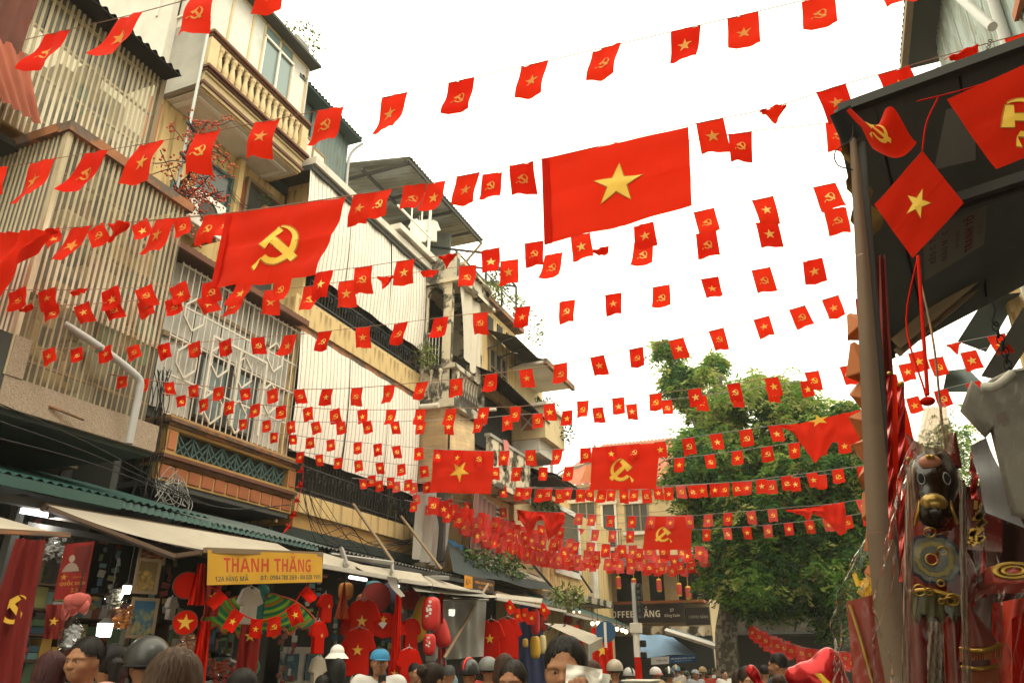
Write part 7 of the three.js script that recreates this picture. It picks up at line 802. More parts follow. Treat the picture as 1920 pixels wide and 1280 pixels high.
{ const S = 1.45, k = S / FOCAL, t = thing('grey_tee_shirt', 'greyish white T-shirt in a clear bag hanging at the right edge of the stall', 'T-shirt', sP(1880, 820, S)), q = (x, y, d = 0) => sP(x, y, S + d); const pts = [[1840, 742], [1858, 722], [1890, 708], [1990, 690], [2060, 760], [2060, 1010], [1905, 960], [1862, 800], [1848, 812], [1808, 772], [1822, 728]]; const c0 = q(1880, 820), g0 = shapeGeo(pts.map(([x, y]) => { const p = q(x, y); return [p.x - c0.x, p.y - c0.y]; }), .02, null, .006); const g = clothRipple(subdivide(g0, .022), 3, .016, .2); g.translate(c0.x, c0.y, c0.z); part(t, 'shirt_body', [g], mat([.3, .27, .235], { map: T.cloth, rough: 1 })); part(t, 'collar', [tube([q(1845, 725, -.03), q(1868, 724, -.045), q(1900, 700, -.04)], .008, 14, 6)], M.pale); part(t, 'chest_print', [sheet(q(1868, 777, -.04), q(1885, 772, -.04), q(1891, 788, -.04), q(1873, 795, -.04), 2, 2, null)], mat([.2, .15, .13])); part(t, 'film', [sheet(q(1788, 745, -.06), q(1905, 690, -.06), q(2060, 1000, -.07), q(1840, 960, -.05), 20, 20, (u, v) => .006 * Math.sin(u * 25 + v * 9) * Math.sin(v * 21))], film); }
{ // shiny red and gold hangings crowding the stall
  const items = [[1668, 700, 1010, 5, 'foil', 'red foil streamer nearest the stall post'], [1690, 720, 1090, 7, 'foil', 'long red foil streamer left of the paper horse'], [1704, 860, 1180, 5, 'tassel', 'red silk tassel cord beside the paper horse ear'], [1826, 850, 1010, 7, 'foil', 'red foil streamer right of the paper horse'], [1842, 905, 1120, 6, 'tassel', 'red tassel cord before the gold marked boxes'], [1782, 815, 905, 5, 'foil', 'short bright red foil tube above the paper horse']];
  items.forEach(([x, y0, y1, w, kind, lab], i) => { const S = 1.66 + .04 * (i % 3), k = S / FOCAL, t = thing('hanging_ornament', lab, 'ornament', sP(x, (y0 + y1) / 2, S)), q = (X, Y, d = 0) => sP(X, Y, S + d); if (kind === 'foil') part(t, 'streamer', [sheet(q(x - w, y0), q(x + w, y0), q(x + w + 4, y1), q(x - w + 4, y1), 6, 40, (u, v) => .012 * Math.sin(v * 26 + i) + .006 * Math.sin(u * 6 + v * 40))], foilRed); else { part(t, 'cord', [rod(q(x, y0), q(x + 3, y1 - 90), .002, 5)], foilRed); const g = []; for (let j = 0; j < 30; j++) { const a = j * 2.4, r = w * Math.sqrt(j / 30); g.push(rod(q(x + 3 + r * .4 * Math.cos(a), y1 - 86, r * .4 * k * Math.sin(a)), q(x + 3 + r * Math.cos(a), y1, r * k * Math.sin(a)), .0014, 3)); } part(t, 'tassel', g, foilRed); } part(t, 'knot', [fix(new THREE.IcosahedronGeometry(w * .8 * k, 2).translate(...q(x, y0).toArray()))], foil); });
  const t = thing('dark_backcloth', 'dark cloth behind the wrapped goods of the right stall', 'cloth', sP(1850, 1050, 1.9)); part(t, 'cloth', [sheet(sP(1722, 930, 1.95), sP(1960, 880, 1.9), sP(1960, 1320, 1.9), sP(1735, 1320, 1.95), 20, 20, (u, v) => .02 * Math.sin(u * 16 + v * 3))], mat([.05, .014, .01], { map: T.cloth }));
}
{ const S = 1.5, t = thing('white_packet', 'folded bluish white packet in film below the grey shirt', 'packet', sP(1860, 900, S)), q = (x, y, d = 0) => sP(x, y, S + d); part(t, 'paper', [sheet(q(1820, 835), q(1850, 820), q(1925, 990), q(1850, 960), 10, 14, (u, v) => .008 * Math.sin(v * 9))], mat([.4, .4, .45])); part(t, 'film', [sheet(q(1815, 830, -.015), q(1856, 815, -.015), q(1940, 1000, -.015), q(1846, 968, -.015), 14, 14, (u, v) => .005 * Math.sin(u * 17 + v * 9))], film); }
{ const S = 1.5, q = (x, y, d = 0) => sP(x, y, S + d); const t = thing('red_gift_box', 'stack of red boxes with gold lettering behind the white packet', 'boxes', sP(1860, 1000, 1.6)); part(t, 'box', [sheet(q(1812, 935, .1), q(1880, 940, .1), q(1880, 1035, .1), q(1815, 1030, .1), 2, 2)], horseRed); const R = rng(2), g = []; for (let i = 0; i < 26; i++) { const c = q(1822 + R() * 24, 945 + R() * 75, .095); g.push(fix(new THREE.BoxGeometry(.004 + R() * .012, .004 + R() * .006, .002).rotateZ(R() * 3).translate(c.x, c.y, c.z))); } part(t, 'gold_mark', g, foil); part(t, 'box', [rbx(q(1852, 1060).x, q(2000, 1060).x, q(1855, 1097).y, q(1855, 1063).y, S - .02, S + .2, .004)], mat([.6, .08, .06], { rough: .4 })); part(t, 'gold_mark', [fix(new THREE.TorusGeometry(.016, .004, 6, 20).scale(1.6, .7, .5).translate(q(1895, 1073).x, q(1895, 1073).y, q(1895, 1073).z + .03)), fix(new THREE.TorusGeometry(.009, .003, 6, 16).scale(1.6, .7, .5).translate(q(1895, 1073).x, q(1895, 1073).y, q(1895, 1073).z + .03))], foil); part(t, 'film', [sheet(q(1830, 1055, -.03), q(1990, 1050, -.03), q(1990, 1130, -.03), q(1820, 1125, -.03), 16, 8, (u, v) => .006 * Math.sin(u * 30 + v * 14))], film); part(t, 'box', [rbx(q(1860, 0).x || q(1860, 1035).x, q(2000, 1035).x, q(1860, 1056).y, q(1860, 1036).y, S, S + .2, .004)], horseDark); }
{ const S = 1.6, q = (x, y, d = 0) => sP(x, y, S + d); const t = thing('red_banner_cloth', 'bright red cloths in film at the lower right corner of the stall', 'cloth', q(1880, 1200, .1)); part(t, 'cloth', [sheet(q(1862, 1130, .15), q(1990, 1110, .15), q(2000, 1310, .15), q(1856, 1310, .15), 14, 8, (u) => .02 * Math.sin(u * 14))], mat([.6, .05, .02])); part(t, 'cloth', [sheet(q(1898, 1160, .05), q(1990, 1110, .05), q(2000, 1310, .05), q(1900, 1310, .05), 8, 8, (u) => .02 * Math.sin(u * 9))], M.redSolid); part(t, 'film', [sheet(q(1835, 1120), q(1990, 1105), q(2000, 1310), q(1840, 1310), 20, 14, (u, v) => .008 * Math.sin(u * 24 + v * 7))], film); }
{ const S = 1.7, q = (x, y, d = 0) => sP(x, y, S + d), t = thing('stall_flag', 'red pointed flag hanging between the stall post and the paper horse', 'flag', q(1690, 800, .2)); part(t, 'cloth', [sheet(q(1674, 700, .25), q(1682, 702, .25), q(1722, 850, .2), q(1668, 900, .25), 8, 14, (u, v) => .01 * Math.sin(v * 9))], M.red); part(t, 'cloth', [sheet(q(1668, 880, .25), q(1700, 850, .25), q(1690, 1000, .25), q(1664, 1080, .25), 8, 10, (u, v) => .012 * Math.sin(v * 7 + u * 4))], M.red); }
{ const S = 1.5, q = (x, y) => sP(x, y, S), t = thing('black_chain', 'black chain of oval plastic links hanging before the grey shirt', 'chain', q(1890, 680)); const pts = []; for (let i = 0; i < 14; i++) pts.push([1868 + i * 2.4 + (i < 4 ? i * 2 : 8), 612 + i * 12]); pts.forEach(([x, y], i) => { const c = q(x, y), g = new THREE.TorusGeometry(.0082, .0016, 6, 16); g.scale(.72, 1.1, 1); g.rotateY(i % 2 ? 1.2 : .1); g.rotateZ(-.15); g.translate(c.x, c.y, c.z); part(t, 'link', [fix(g)], M.black); }); part(t, 'hook', [tube([q(1858, 560), q(1866, 580), q(1862, 605), q(1872, 612)], .002, 12, 5)], M.black); }
single('cord', 'pale cord running down from the awning to the wrapped horse', 'cord', [tube([sP(1725, 520, 1.9), sP(1752, 650, 1.7), sP(1768, 800, 1.6), sP(1790, 930, 1.56)], .0025, 20, 5)], M.rust);
// ---------------------------------------------------------------- people
// a standing adult 1.70 m tall, facing +z, feet at y = 0; head centre at y = 1.585
const HC = [0, 1.585, .01];
function headField(p) {
  let d = ellip(p, [0, 1.615, -.005], [.076, .1, .095]); d = smin(d, ellip(p, [0, 1.56, .022], [.062, .085, .075]), .05); d = smin(d, ellip(p, [0, 1.508, .055], [.032, .028, .035]), .04);
  d = smin(d, capsule(p, [0, 1.592, .095], [0, 1.556, .112], .009, .015), .018); d = smin(d, ellip(p, [.0, 1.605, .082], [.055, .012, .02]), .02);
  for (const s of [-1, 1]) { const e = ellip(p, [s * .031, 1.587, .098], [.019, .011, .014]); d = -smin(-d, e + .004, .016); d = smin(d, ellip(p, [s * .031, 1.586, .083], [.017, .012, .013]), .008); d = smin(d, ellip(p, [s * .047, 1.555, .07], [.02, .02, .02]), .03); d = smin(d, ellip(p, [s * .077, 1.577, -.008], [.012, .031, .02]), .012); d = smin(d, ellip(p, [s * .012, 1.552, .108], [.009, .008, .008]), .008); }
  d = smin(d, ellip(p, [0, 1.5275, .09], [.023, .006, .012]), .008); d = smin(d, ellip(p, [0, 1.5175, .088], [.019, .007, .012]), .008); d = smin(d, capsule(p, [0, 1.53, -.02], [0, 1.42, -.015], .052, .058), .03); return d;
}
const B = (a, b, ra, rb) => [a, b, ra, rb];
function pose(kind) {                                     // joints of the two arms
  const arms = { down: [[[.2, 1.39, -.01], [.24, 1.12, -.03], [.25, .88, .05]], [[-.2, 1.39, -.01], [-.24, 1.12, -.03], [-.25, .88, .05]]], phone: [[[.2, 1.39, 0], [.22, 1.16, .1], [.05, 1.33, .26]], [[-.2, 1.39, 0], [-.24, 1.14, .06], [-.03, 1.3, .25]]], tissue: [[[.2, 1.39, 0], [.26, 1.2, .14], [.12, 1.46, .24]], [[-.2, 1.39, -.01], [-.24, 1.12, -.03], [-.25, .88, .05]]], lift: [[[.2, 1.39, 0], [.3, 1.2, .14], [.13, 1.44, .24]], [[-.2, 1.39, 0], [-.28, 1.2, .12], [-.1, 1.42, .26]]] };
  return arms[kind];
}
const torso = [B([0, 1.0, 0], [0, 1.18, .005], .13, .125), B([-.06, 1.2, .0], [.06, 1.2, .0], .12, .12), B([-.09, 1.3, 0], [.09, 1.3, 0], .115, .115), B([-.17, 1.385, -.01], [.17, 1.385, -.01], .06, .06), B([0, 1.38, -.01], [0, 1.46, -.01], .075, .06)];
const legs = [-1, 1].flatMap((s) => [B([s * .09, .95, 0], [s * .1, .5, .01], .095, .062), B([s * .1, .5, .01], [s * .105, .09, -.02], .058, .038), B([s * .105, .06, -.03], [s * .115, .035, .14], .04, .032)]);
function hand(field, w, dir, side) {                      // palm with five bent fingers, rooted at the wrist w
  const n = new V3(...dir).normalize(), sdv = new V3().crossVectors(n, new V3(0, 0, 1)); if (sdv.length() < .1) sdv.set(1, 0, 0); sdv.normalize(); const up = new V3().crossVectors(sdv, n).normalize(), at = (a, b, c) => [w[0] + n.x * a + sdv.x * b * side + up.x * c, w[1] + n.y * a + sdv.y * b * side + up.y * c, w[2] + n.z * a + sdv.z * b * side + up.z * c]; const bones = [B(at(.0, 0, 0), at(.06, -.02, 0), .024, .02), B(at(.02, .01, 0), at(.075, .025, 0), .02, .016)];
  [[-.03, .062], [-.01, .075], [.012, .07], [.032, .055]].forEach(([b, L]) => { const a0 = at(.075, b, 0), a1 = at(.075 + L * .5, b * 1.1, .012), a2 = at(.075 + L * .72, b * 1.1, .035), a3 = at(.07 + L * .6, b * 1.05, .055); bones.push(B(a0, a1, .0105, .0095), B(a1, a2, .0095, .0085), B(a2, a3, .0085, .0075)); }); const t0 = at(.025, -.03, .008), t1 = at(.055, -.055, .025), t2 = at(.08, -.052, .042); bones.push(B(t0, t1, .013, .011), B(t1, t2, .011, .009)); return bones;
}
const cache = {};
function bodyGeos(kind) {
  if (cache[kind]) return cache[kind]; const arms = pose(kind), ab = arms.flatMap(([s, e, w]) => [B(s, e, .05, .04), B(e, w, .041, .027)]), all = [...torso, ...legs, ...ab];
  const hands = arms.map(([s, e, w], i) => hand(null, w, [w[0] - e[0], w[1] - e[1], w[2] - e[2]], i ? -1 : 1)); const bf = fieldOf(all, .05), hfs = hands.map((h) => fieldOf(h, .012));
  const body = meshField((p) => { let d = p[1] > 1.4 ? smin(bf(p), headField(p), .03) : bf(p); for (let i = 0; i < 2; i++) d = smin(d, hfs[i](p), .012); return d; }, [0, .88, .02], .98, 84);
  const head = cache.head || (cache.head = meshField((p) => p[1] < 1.44 ? Math.max(headField(p), 1.44 - p[1]) : headField(p), [0, 1.57, .01], .165, 104)); const hg = hfs.map((f, i) => meshField(f, [arms[i][2][0], arms[i][2][1], arms[i][2][2]].map((v, j) => v + (arms[i][2][j] - arms[i][1][j]) * .22), .15, 80));
  // inside the finer grids the coarse surface is dropped
  const keep = (g, test) => { const n = g.toNonIndexed(), p = n.attributes.position, out = []; for (let i = 0; i < p.count; i += 3) { const c = [0, 1, 2].map((k) => (p.getX(i + k * 0) , 0)); const x = (p.getX(i) + p.getX(i + 1) + p.getX(i + 2)) / 3, y = (p.getY(i) + p.getY(i + 1) + p.getY(i + 2)) / 3, z = (p.getZ(i) + p.getZ(i + 1) + p.getZ(i + 2)) / 3; if (test(x, y, z)) for (let k = 0; k < 3; k++) out.push(p.getX(i + k), p.getY(i + k), p.getZ(i + k)); } const r = new THREE.BufferGeometry(); r.setAttribute('position', new THREE.Float32BufferAttribute(out, 3)); const m = mergeVertices(r, 1e-5); m.computeVertexNormals(); return fix(m); };
  const wr = arms.map((a) => a[2]), low = keep(body, (x, y, z) => y < 1.455 || Math.hypot(x, z) > .2).clone(); const cut = keep(low, (x, y, z) => !wr.some((w, i) => { const e = arms[i][1], d = [w[0] - e[0], w[1] - e[1], w[2] - e[2]], l = Math.hypot(...d); return ((x - w[0]) * d[0] + (y - w[1]) * d[1] + (z - w[2]) * d[2]) / l > .004 && Math.hypot(x - w[0], y - w[1], z - w[2]) < .17; }));
  const skin = mergeGeometries([cut, head.clone(), ...hg].map(fix), false);
  const sleeve = arms.flatMap(([s, e]) => { const m = s.map((v, i) => v + (e[i] - v) * .72); return [B(s, m, .066, .064)]; }), sf = fieldOf([...torso.slice(0, 4), ...sleeve, B([0, .9, 0], [0, 1.0, 0], .14, .14)], .05);
  const shirt_ = meshField((p) => Math.max(sf(p) - .014 - .004 * Math.sin(p[1] * 42 + p[0] * 20), .86 - p[1], -(capsule(p, [0, 1.42, .0], [0, 1.6, .02], .068, .075))), [0, 1.15, .02], .42, 76);
  const tf = fieldOf([...legs.filter((b, i) => i % 3 !== 2), B([-.06, .98, 0], [.06, .98, 0], .125, .125)], .05), trousers = meshField((p) => Math.max(tf(p) - .014, .07 - p[1], p[1] - 1.0), [0, .52, .0], .56, 64), shoes = meshField((p) => Math.max(fieldOf(legs.filter((b, i) => i % 3 === 2), .02)(p) - .012, .004 - p[1]), [0, .08, .05], .24, 40);
  return (cache[kind] = { skin, shirt: shirt_, trousers, shoes, arms });
}
const hairMat = (c) => phys(c, { map: T.hair, rough: .55, specularIntensity: .5 });
const hairGeos = {};
function strands(kind) {                                  // loose ribbons of hair combed from the crown over the head
  const R = rng(kind.length * 77 + 3), pos = [], idx = [], uv = [], e = kind === 'long' ? .012 : .009, n = kind === 'long' ? 1900 : 1300, rad = [.083 + e, .104 + e, .102 + e], c = [0, 1.618, -.01];
  for (let i = 0; i < n; i++) {
    const a0 = R() * 6.2832, t0 = .08 + R() * 1.25, len = .3 + R() * .45, off = Math.pow(R(), 3) * .008, w = .0008 + R() * .0012, curl = (R() - .5) * .5, pts = [];
    for (let k = 0; k <= 6; k++) { const t = t0 + len * k / 6, a = a0 + curl * k / 6, tt = Math.min(t, 1.62), m = 1 + off * 8 * (k / 6); let p = [c[0] + rad[0] * Math.sin(tt) * Math.sin(a) * m, c[1] + rad[1] * Math.cos(tt) * m + (kind === 'crop' ? .006 * k / 6 : 0), c[2] + rad[2] * Math.sin(tt) * Math.cos(a) * m - .02 * Math.cos(tt) * .5]; if (kind === 'long' && t0 > .75) p = [p[0] * (1 + .05 * k / 6), 1.66 - .05 * Math.cos(a0) - (t0 - .75) * .42 - k * .017, Math.min(p[2], .02) - .012]; pts.push(p); }
    const hid = pts.some((p) => ellip(p, [0, 1.53, .13], [.088, .142, .115]) < 0 || (kind !== 'long' && p[1] < 1.575 + (p[2] > 0 ? .03 : 0)) || p[1] < 1.3); if (hid) continue;
    const b = pos.length / 3; pts.forEach((p, k) => { const q = pts[Math.min(6, k + 1)], o = pts[Math.max(0, k - 1)], d = new V3(q[0] - o[0], q[1] - o[1], q[2] - o[2]).normalize(), nn = new V3(p[0], p[1] - c[1], p[2] - c[2]).normalize(), s = d.cross(nn).normalize().multiplyScalar(w * (1 - .6 * k / 6)); pos.push(p[0] + s.x, p[1] + s.y, p[2] + s.z, p[0] - s.x, p[1] - s.y, p[2] - s.z); uv.push(a0, k / 12, a0 + .02, k / 12); }); for (let k = 0; k < 6; k++) { const q = b + k * 2; idx.push(q, q + 1, q + 2, q + 1, q + 3, q + 2); }
  }
  const g = new THREE.BufferGeometry(); g.setAttribute('position', new THREE.Float32BufferAttribute(pos, 3)); g.setAttribute('uv', new THREE.Float32BufferAttribute(uv, 2)); g.setIndex(idx); g.computeVertexNormals(); return g;
}
function hair(kind) {
  if (hairGeos[kind]) return hairGeos[kind]; let f; const cap = (p, e, front) => Math.max(Math.min(ellip(p, [0, 1.618, -.01], [.083 + e, .104 + e, .102 + e])), -(ellip(p, [0, 1.53, .13], [.085, front || .09, .11]))), nz = (p) => .0011 * Math.sin(p[0] * 260 + p[1] * 20) + .001 * Math.sin(p[2] * 230 + p[0] * 60);
  if (kind === 'short') f = (p) => Math.max(cap(p, .004, .142) + nz(p), 1.565 + .04 * (p[2] > 0 ? 1 : 0) + (Math.abs(p[0]) > .06 && p[2] > -.03 ? .02 : 0) - p[1]);
  if (kind === 'crop') f = (p) => Math.max(cap(p, .0045, .15) + nz(p) * 1.6, 1.6 - p[1] - .12 * Math.max(0, -p[2]));
  if (kind === 'long') f = (p) => { let d = cap(p, .008, .125) + nz(p); d = smin(d, Math.max(ellip(p, [0, 1.5, -.045], [.098, .22, .07]), p[2] - .03, 1.3 - p[1]) + nz(p), .03); return d; };
  if (kind === 'bun') f = (p) => { let d = Math.max(cap(p, .005, .135) + nz(p), 1.53 + .05 * (p[2] > 0 ? 1 : 0) - p[1]); d = smin(d, ellip(p, [.01, 1.66, -.12], [.05, .05, .045]) + nz(p) * 2, .02); return d; };
  if (kind === 'tail') f = (p) => { let d = Math.max(cap(p, .005, .135) + nz(p), 1.52 + .06 * (p[2] > 0 ? 1 : 0) - p[1]); d = smin(d, capsule(p, [0, 1.6, -.105], [.01, 1.36, -.13], .04, .02) + nz(p), .02); return d; };
  return (hairGeos[kind] = merge([meshField(f, [0, 1.5, -.02], .26, 110), strands(kind)]));
}
function helmetParts(t, m, style) {                      // open face helmet around the head centre
  const pr = []; for (let i = 0; i <= 14; i++) { const a = i / 14 * 1.9; pr.push(new V2(Math.sin(a) * .132, Math.cos(a) * .135)); } const g = new THREE.LatheGeometry(pr, 28); g.scale(1, 1, 1.12); g.translate(0, 1.625, -.008); local(t, 'helmet', [fix(g)], m); local(t, 'helmet_rim', [fix(new THREE.TorusGeometry(.125, .008, 6, 32).rotateX(Math.PI / 2).scale(1, 1, 1.12).translate(0, 1.583, -.008))], M.black);
  const vis = new THREE.CylinderGeometry(.138, .15, .03, 20, 1, true, -.9, 1.8); vis.scale(1, 1, 1.15); vis.translate(0, 1.6, .0); local(t, 'visor_peak', [fix(vis)], style && style.peak ? style.peak : m); for (const s of [-1, 1]) local(t, 'strap', [tube([new V3(s * .1, 1.59, 0), new V3(s * .08, 1.52, .02), new V3(0, 1.475, .05)], .006, 10, 4)], M.black);
  if (style && style.stripe) { const q = []; for (let i = 0; i <= 14; i++) { const a = -1.5 + i / 14 * 3; q.push(new V3(Math.sin(a) * .002, 1.625 + .138 * Math.cos(a), -.008 + .152 * Math.sin(a))); } local(t, 'stripe', [fix(new THREE.TubeGeometry(new THREE.CatmullRomCurve3(q), 30, .02, 6, false))], style.stripe); }
  if (style && style.badge) local(t, 'badge', [fix(new THREE.TorusGeometry(.016, .004, 6, 18).scale(1.4, .8, 1).rotateY(style.badgeYaw || 1.57).translate((style.badgeYaw ? Math.sin(style.badgeYaw) : 1) * .134, 1.62, .02))], style.badge); if (style && style.vent) local(t, 'vent_cap', [fix(new THREE.CylinderGeometry(.014, .016, .012, 14).translate(0, 1.762, .0))], M.black);
}
const skinMs = [[.36, .17, .09], [.45, .24, .145], [.24, .11, .06]].map((c) => phys(c, { rough: .55, map: T.skin, specularIntensity: .45, bumpMap: T.skin, bumpScale: .0015 }));
function person(label, px, py, wpx, o = {}) {              // px, py: middle of the head in the photograph; wpx: width of the head (or helmet) there
  const real = o.helmet ? .28 : o.hair === 'long' ? .2 : .185, d = real * FOCAL / wpx * Math.hypot(1, (px - 960) / FOCAL, (640 - py) / FOCAL), c = dP(px, py, d), k = (c.y) / (HC[1] + .03), t = thing('person', label, 'person', c.clone().setY(0)); t.position.y = 0; t.scale.setScalar(k); t.rotation.y = Math.atan2(-c.x, -c.z) + (o.yaw === undefined ? Math.PI : o.yaw);
  const G = bodyGeos(o.pose || 'down'); const ph = (n, g, m) => { const q = new THREE.Mesh(g, m); q.name = n; q.castShadow = q.receiveShadow = true; t.add(q); return q; };
  ph('body', G.skin, skinMs[o.skin || 0]); ph('shirt', G.shirt, mat(o.shirt || [.2, .2, .2], { map: T.cloth })); ph('trousers', G.trousers, mat(o.trousers || [.03, .03, .045], { map: T.cloth })); ph('shoes', G.shoes, M.black);
  const eyes = [], pup = [], brow = []; for (const s of [-1, 1]) { eyes.push(fix(new THREE.SphereGeometry(.0105, 10, 8).scale(1.25, .36, .7).translate(s * .031, 1.5865, .094))); pup.push(fix(new THREE.SphereGeometry(.0048, 8, 8).translate(s * .031, 1.5865, .0995))); brow.push(tube([new V3(s * .014, 1.607, .1), new V3(s * .032, 1.612, .097), new V3(s * .05, 1.605, .083)], .0042, 8, 5)); }
  local(t, 'eye', eyes, mat([.27, .24, .21], { rough: .3 })); local(t, 'pupil', pup, M.black); local(t, 'eyebrow', brow, M.black); local(t, 'lips', [fix(new THREE.SphereGeometry(.01, 10, 8).scale(2.2, .75, .6).translate(0, 1.5225, .098))], mat([.32, .09, .07]));
  if (o.hair !== 'none') ph('hair', hair(o.hair || 'short'), hairMat(o.hairCol || [.014, .011, .009])); if (o.helmet) helmetParts(t, mat(o.helmet, { rough: o.gloss || .3 }), o.style);
  if (o.cap) { const g = new THREE.SphereGeometry(.102, 22, 10, 0, 6.3, 0, 1.62); g.scale(1, 1.0, 1.12); g.translate(0, 1.622, -.006); local(t, 'cap', [fix(g)], mat(o.cap, { map: T.cloth })); const b = new THREE.CylinderGeometry(.1, .1, .008, 20, 1, false, -.95, 1.9); b.scale(1, 1, 1.75); b.translate(0, 1.618, .0); b.rotateX(.05); local(t, 'cap_peak', [fix(b)], mat(o.cap, { map: T.cloth })); }
  if (o.mask) local(t, 'face_mask', [fix(new THREE.SphereGeometry(.07, 16, 12, 0, 6.3, 1.1, 1.2).scale(1, 1.0, 1.1).translate(0, 1.535, .045))], mat(o.mask)); if (o.extra) o.extra(t, G); return t;
}
const R0 = Math.PI;
person('man in a pink shirt looking left past the packet shelves, dark short hair', 160, 1230, 57, { yaw: -.75, hair: 'short', shirt: [.62, .3, .25], skin: 0 });
person('person with dark reddish hair seen from behind, left of the man in pink', 92, 1258, 62, { hair: 'long', hairCol: [.06, .018, .018], shirt: [.05, .05, .05] });
person('woman with gathered dark hair seen from behind, right of the man in pink', 205, 1240, 52, { yaw: R0 + .4, hair: 'tail', shirt: [.3, .25, .17] });
person('rider in a matte black helmet with an oval badge, seen from behind', 274, 1238, 86, { yaw: R0 + .25, helmet: [.035, .035, .034], gloss: .32, style: { badge: M.white, badgeYaw: 3.9, vent: true }, shirt: [.02, .02, .02] });
person('person with brown streaked hair seen from behind, close below the black helmet', 322, 1288, 122, { hair: 'long', hairCol: [.075, .04, .022], shirt: [.1, .1, .1] });
person('person with sleek black hair, only the crown showing at the bottom edge', 452, 1292, 66, { hair: 'short', shirt: [.1, .1, .12] });
person('shadowed person at the far left bottom corner beside the red hanging flag', 22, 1262, 40, { yaw: .3, hair: 'long', shirt: [.03, .03, .03], skin: 2 });
person('woman with long straight black hair under the white hat', 632, 1256, 36, { hair: 'long', hairCol: [.014, .016, .014], shirt: [.5, .35, .3] });
person('man in a blue cap and white shirt holding up a black phone', 712, 1236, 34, { yaw: .1, hair: 'short', cap: [.04, .25, .45], pose: 'phone', shirt: [.68, .66, .62], skin: 0, extra: (t) => { local(t, 'phone', [rbx(-.038, .038, 1.32, 1.475, -.33, -.32, .004)], M.black); } });
person('person raising a small black camera with both hands, right of the blue cap', 778, 1258, 26, { yaw: .5, hair: 'short', pose: 'lift', skin: 1, shirt: [.4, .25, .18], extra: (t) => { local(t, 'camera', [rbx(-.07, .07, 1.5, 1.58, -.33, -.26, .01), fix(new THREE.CylinderGeometry(.03, .034, .06, 14).rotateX(1.57).translate(0, 1.54, .36))], M.black); } });
person('person with a messy dark bun and black mask before the lanterns', 812, 1268, 44, { yaw: R0 - .8, hair: 'bun', hairCol: [.03, .018, .012], shirt: [.04, .04, .04], mask: [.02, .02, .024] });
person('woman with a pale blue hood standing behind the messy bun', 826, 1246, 24, { hair: 'long', hairCol: [.2, .3, .32], shirt: [.2, .3, .33] });
person('rider in a black helmet with a red stripe and round badge', 880, 1258, 46, { yaw: R0 - .5, helmet: [.025, .025, .025], style: { stripe: foilRed, badge: M.redSolid, badgeYaw: 1.9 }, shirt: [.4, .05, .03] });
person('rider in a plain grey helmet, right of the red striped helmet', 915, 1252, 42, { helmet: [.17, .18, .17], gloss: .45, shirt: [.45, .05, .03] });
person('woman with swept back hair frowning towards the left, by the grey helmet', 962, 1272, 58, { yaw: -.35, hair: 'tail', hairCol: [.02, .013, .01], skin: 0, shirt: [.3, .1, .08] });
person('woman with brown hair behind the red shirt rack', 946, 1252, 44, { hair: 'long', hairCol: [.06, .03, .018], shirt: [.2, .1, .08] });
person('man with cropped black hair wiping his face with a white tissue', 1060, 1246, 84, { yaw: -.12, hair: 'crop', pose: 'tissue', skin: 0, shirt: [.1, .1, .12], extra: (t) => { local(t, 'tissue', [sheet(new V3(.03, 1.62, .215), new V3(.17, 1.6, .2), new V3(.16, 1.46, .22), new V3(.02, 1.47, .23), 14, 12, (u, v) => .012 * Math.sin(u * 9 + v * 7) + .008 * Math.sin(v * 19)), sheet(new V3(.1, 1.6, .21), new V3(.2, 1.58, .2), new V3(.18, 1.48, .21), new V3(.12, 1.46, .215), 10, 10, (u, v) => .012 * Math.sin(u * 11 - v * 5))], M.whiteClean); } });
person('person with loose brown hair partly behind the man with the tissue', 1112, 1262, 40, { hair: 'long', hairCol: [.07, .03, .02], shirt: [.2, .15, .12] });
person('rider in a beige helmet seen from behind, below the blue round sign', 1153, 1254, 36, { helmet: [.42, .36, .27], gloss: .35, shirt: [.04, .05, .06] });
person('rider in a white and black helmet, right of the beige one', 1180, 1264, 28, { yaw: R0 + .5, helmet: [.5, .5, .48], style: { stripe: M.black }, shirt: [.05, .05, .06] });
person('rider in a white helmet with pinkish edge below the blue awning', 1230, 1262, 26, { yaw: .9, helmet: [.62, .57, .54], style: { peak: mat([.5, .15, .12]) }, shirt: [.5, .3, .28] });
person('rider in a black helmet with a white band, below the blue awning', 1255, 1264, 28, { helmet: [.02, .02, .022], style: { stripe: M.whiteClean }, shirt: [.5, .4, .15] });
person('rider in a blue and yellow helmet behind the white banded one', 1268, 1256, 20, { helmet: [.1, .2, .3], style: { stripe: M.gold }, shirt: [.5, .45, .4] });
person('man in a grey cap far down the street beside the tan helmet', 1304, 1262, 15, { yaw: .6, cap: [.3, .32, .34], shirt: [.3, .32, .34] });
person('rider in a tan helmet seen from behind, far down the street', 1318, 1258, 19, { helmet: [.5, .34, .18], shirt: [.02, .02, .02] });
person('person in a red shirt just right of the tan helmet', 1331, 1262, 13, { cap: [.15, .2, .15], shirt: [.45, .03, .02] });
person('person in a white shirt standing at the foot of the mottled tree', 1358, 1262, 14, { yaw: .6, hair: 'short', skin: 1, shirt: [.62, .6, .55] });
person('woman with straight brown hair, left of the red foil knot', 1387, 1274, 32, { yaw: R0 - .3, hair: 'long', hairCol: [.05, .028, .016], shirt: [.2, .15, .12] });
person('woman looking down with her face turned right, beside the red foil knot', 1404, 1272, 40, { yaw: .45, hair: 'tail', hairCol: [.03, .018, .012], skin: 1, shirt: [.2, .15, .12] });
person('man with neat black hair in a dark blue jacket turned to the left', 1459, 1243, 30, { yaw: -1.9, hair: 'short', skin: 0, shirt: [.03, .04, .055] });
person('person in dark clothes with black hair behind the dark blue jacket', 1434, 1258, 20, { hair: 'short', shirt: [.02, .02, .02] });
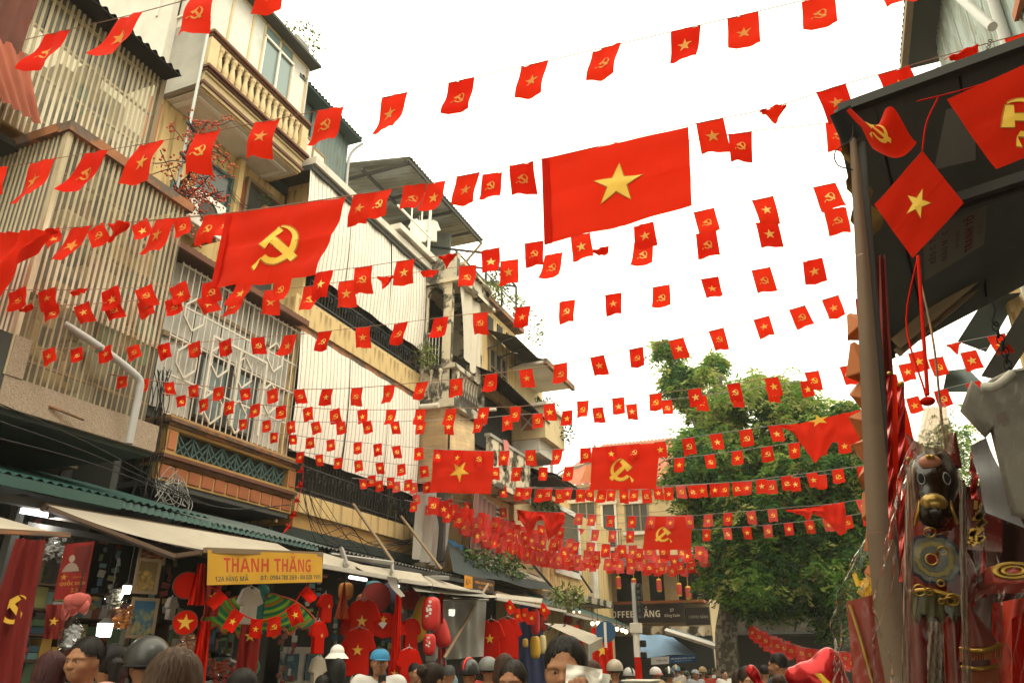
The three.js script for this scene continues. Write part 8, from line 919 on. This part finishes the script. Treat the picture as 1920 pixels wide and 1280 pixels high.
person('person with curly brown hair, low at the bottom edge before the red foil shape', 1462, 1282, 32, { hair: 'bun', hairCol: [.05, .025, .015], shirt: [.2, .1, .08] });
person('person with short black hair, only the crown showing right of the cream shirt', 604, 1284, 34, { hair: 'short', shirt: [.1, .1, .1] });
person('woman in a beige hat at the bottom edge left of the blue cap', 668, 1278, 28, { yaw: R0 + .3, hair: 'tail', cap: [.45, .38, .26], shirt: [.3, .25, .2] });
person('man with grey hair seen from behind, right of the red striped helmet rider', 842, 1262, 26, { yaw: R0 - .2, hair: 'crop', hairCol: [.1, .1, .095], shirt: [.1, .12, .16] });
person('rider in a dark green helmet between the white and the tan helmets', 1288, 1264, 17, { helmet: [.03, .07, .05], shirt: [.12, .1, .08] });
person('person in a pale blue shirt behind the dark green helmet', 1279, 1254, 11, { hair: 'short', shirt: [.3, .38, .45] });
person('woman with long black hair at the foot of the darker rear tree', 1492, 1262, 14, { hair: 'long', shirt: [.4, .1, .1] });
person('child in a yellow cap carried high near the mottled tree', 1340, 1256, 10, { cap: [.6, .45, .06], hair: 'short', shirt: [.5, .5, .5] });
{ // shiny red foil balloons
  const foilB = mat([.4, .01, .012], { rough: .22, metalness: .5 }), S = 3.2, q = (x, y, d = 0) => sP(x, y, S + d), k = S / FOCAL; const t = thing('foil_balloon', 'large shiny red foil balloon with a yellow patch and a knotted top', 'balloon', q(1540, 1265)); const g = [B(q(1490, 1268).toArray(), q(1545, 1266).toArray(), 15 * k, 24 * k), B(q(1540, 1265).toArray(), q(1556, 1234, .02).toArray(), 16 * k, 8 * k), B(q(1554, 1238).toArray(), q(1552, 1231).toArray(), 11 * k, 11 * k), B(q(1562, 1250).toArray(), q(1580, 1290).toArray(), 8 * k, 9 * k), B(q(1520, 1275).toArray(), q(1560, 1310).toArray(), 20 * k, 30 * k)]; const c = q(1535, 1265).toArray(), f = fieldOf(g, .05); part(t, 'balloon_skin', [meshField((p) => f(p) + .0012 * Math.sin(p[0] * 90 + p[1] * 60), c, .22, 80)], foilB); part(t, 'yellow_patch', [sheet(q(1528, 1262, -.06), q(1540, 1262, -.062), q(1560, 1282, -.06), q(1542, 1284, -.06), 6, 6, (u) => -.006 * Math.sin(u * 3))], M.gold);
  const t2 = thing('foil_balloon', 'small knotted red foil balloon before the woman looking down', 'balloon', q(1412, 1262)); const g2 = [B(q(1410, 1258).toArray(), q(1414, 1262).toArray(), 10 * k, 9 * k), B(q(1415, 1268).toArray(), q(1432, 1295).toArray(), 6 * k, 9 * k)], f2 = fieldOf(g2, .02); part(t2, 'balloon_skin', [meshField((p) => f2(p) + .001 * Math.sin(p[0] * 200 + p[1] * 150), q(1418, 1272).toArray(), .11, 56)], foilB);
}
{ const S = 8, a = sP(1203, 1278, S), t = thing('white_box', 'white delivery box behind the beige helmet riders', 'box', a.clone()); part(t, 'box', [rbx(a.x - .14, a.x + .14, a.y - .3, a.y + .0, S - .2, S + .2, .02)], M.whiteClean); part(t, 'lid_edge', [rbx(a.x - .15, a.x + .15, a.y + .002, a.y + .02, S - .21, S + .21, .01)], M.white); }

scene.fog = new THREE.FogExp2(new THREE.Color(1, .95, .84), .0013);
renderer.render(scene, camera);
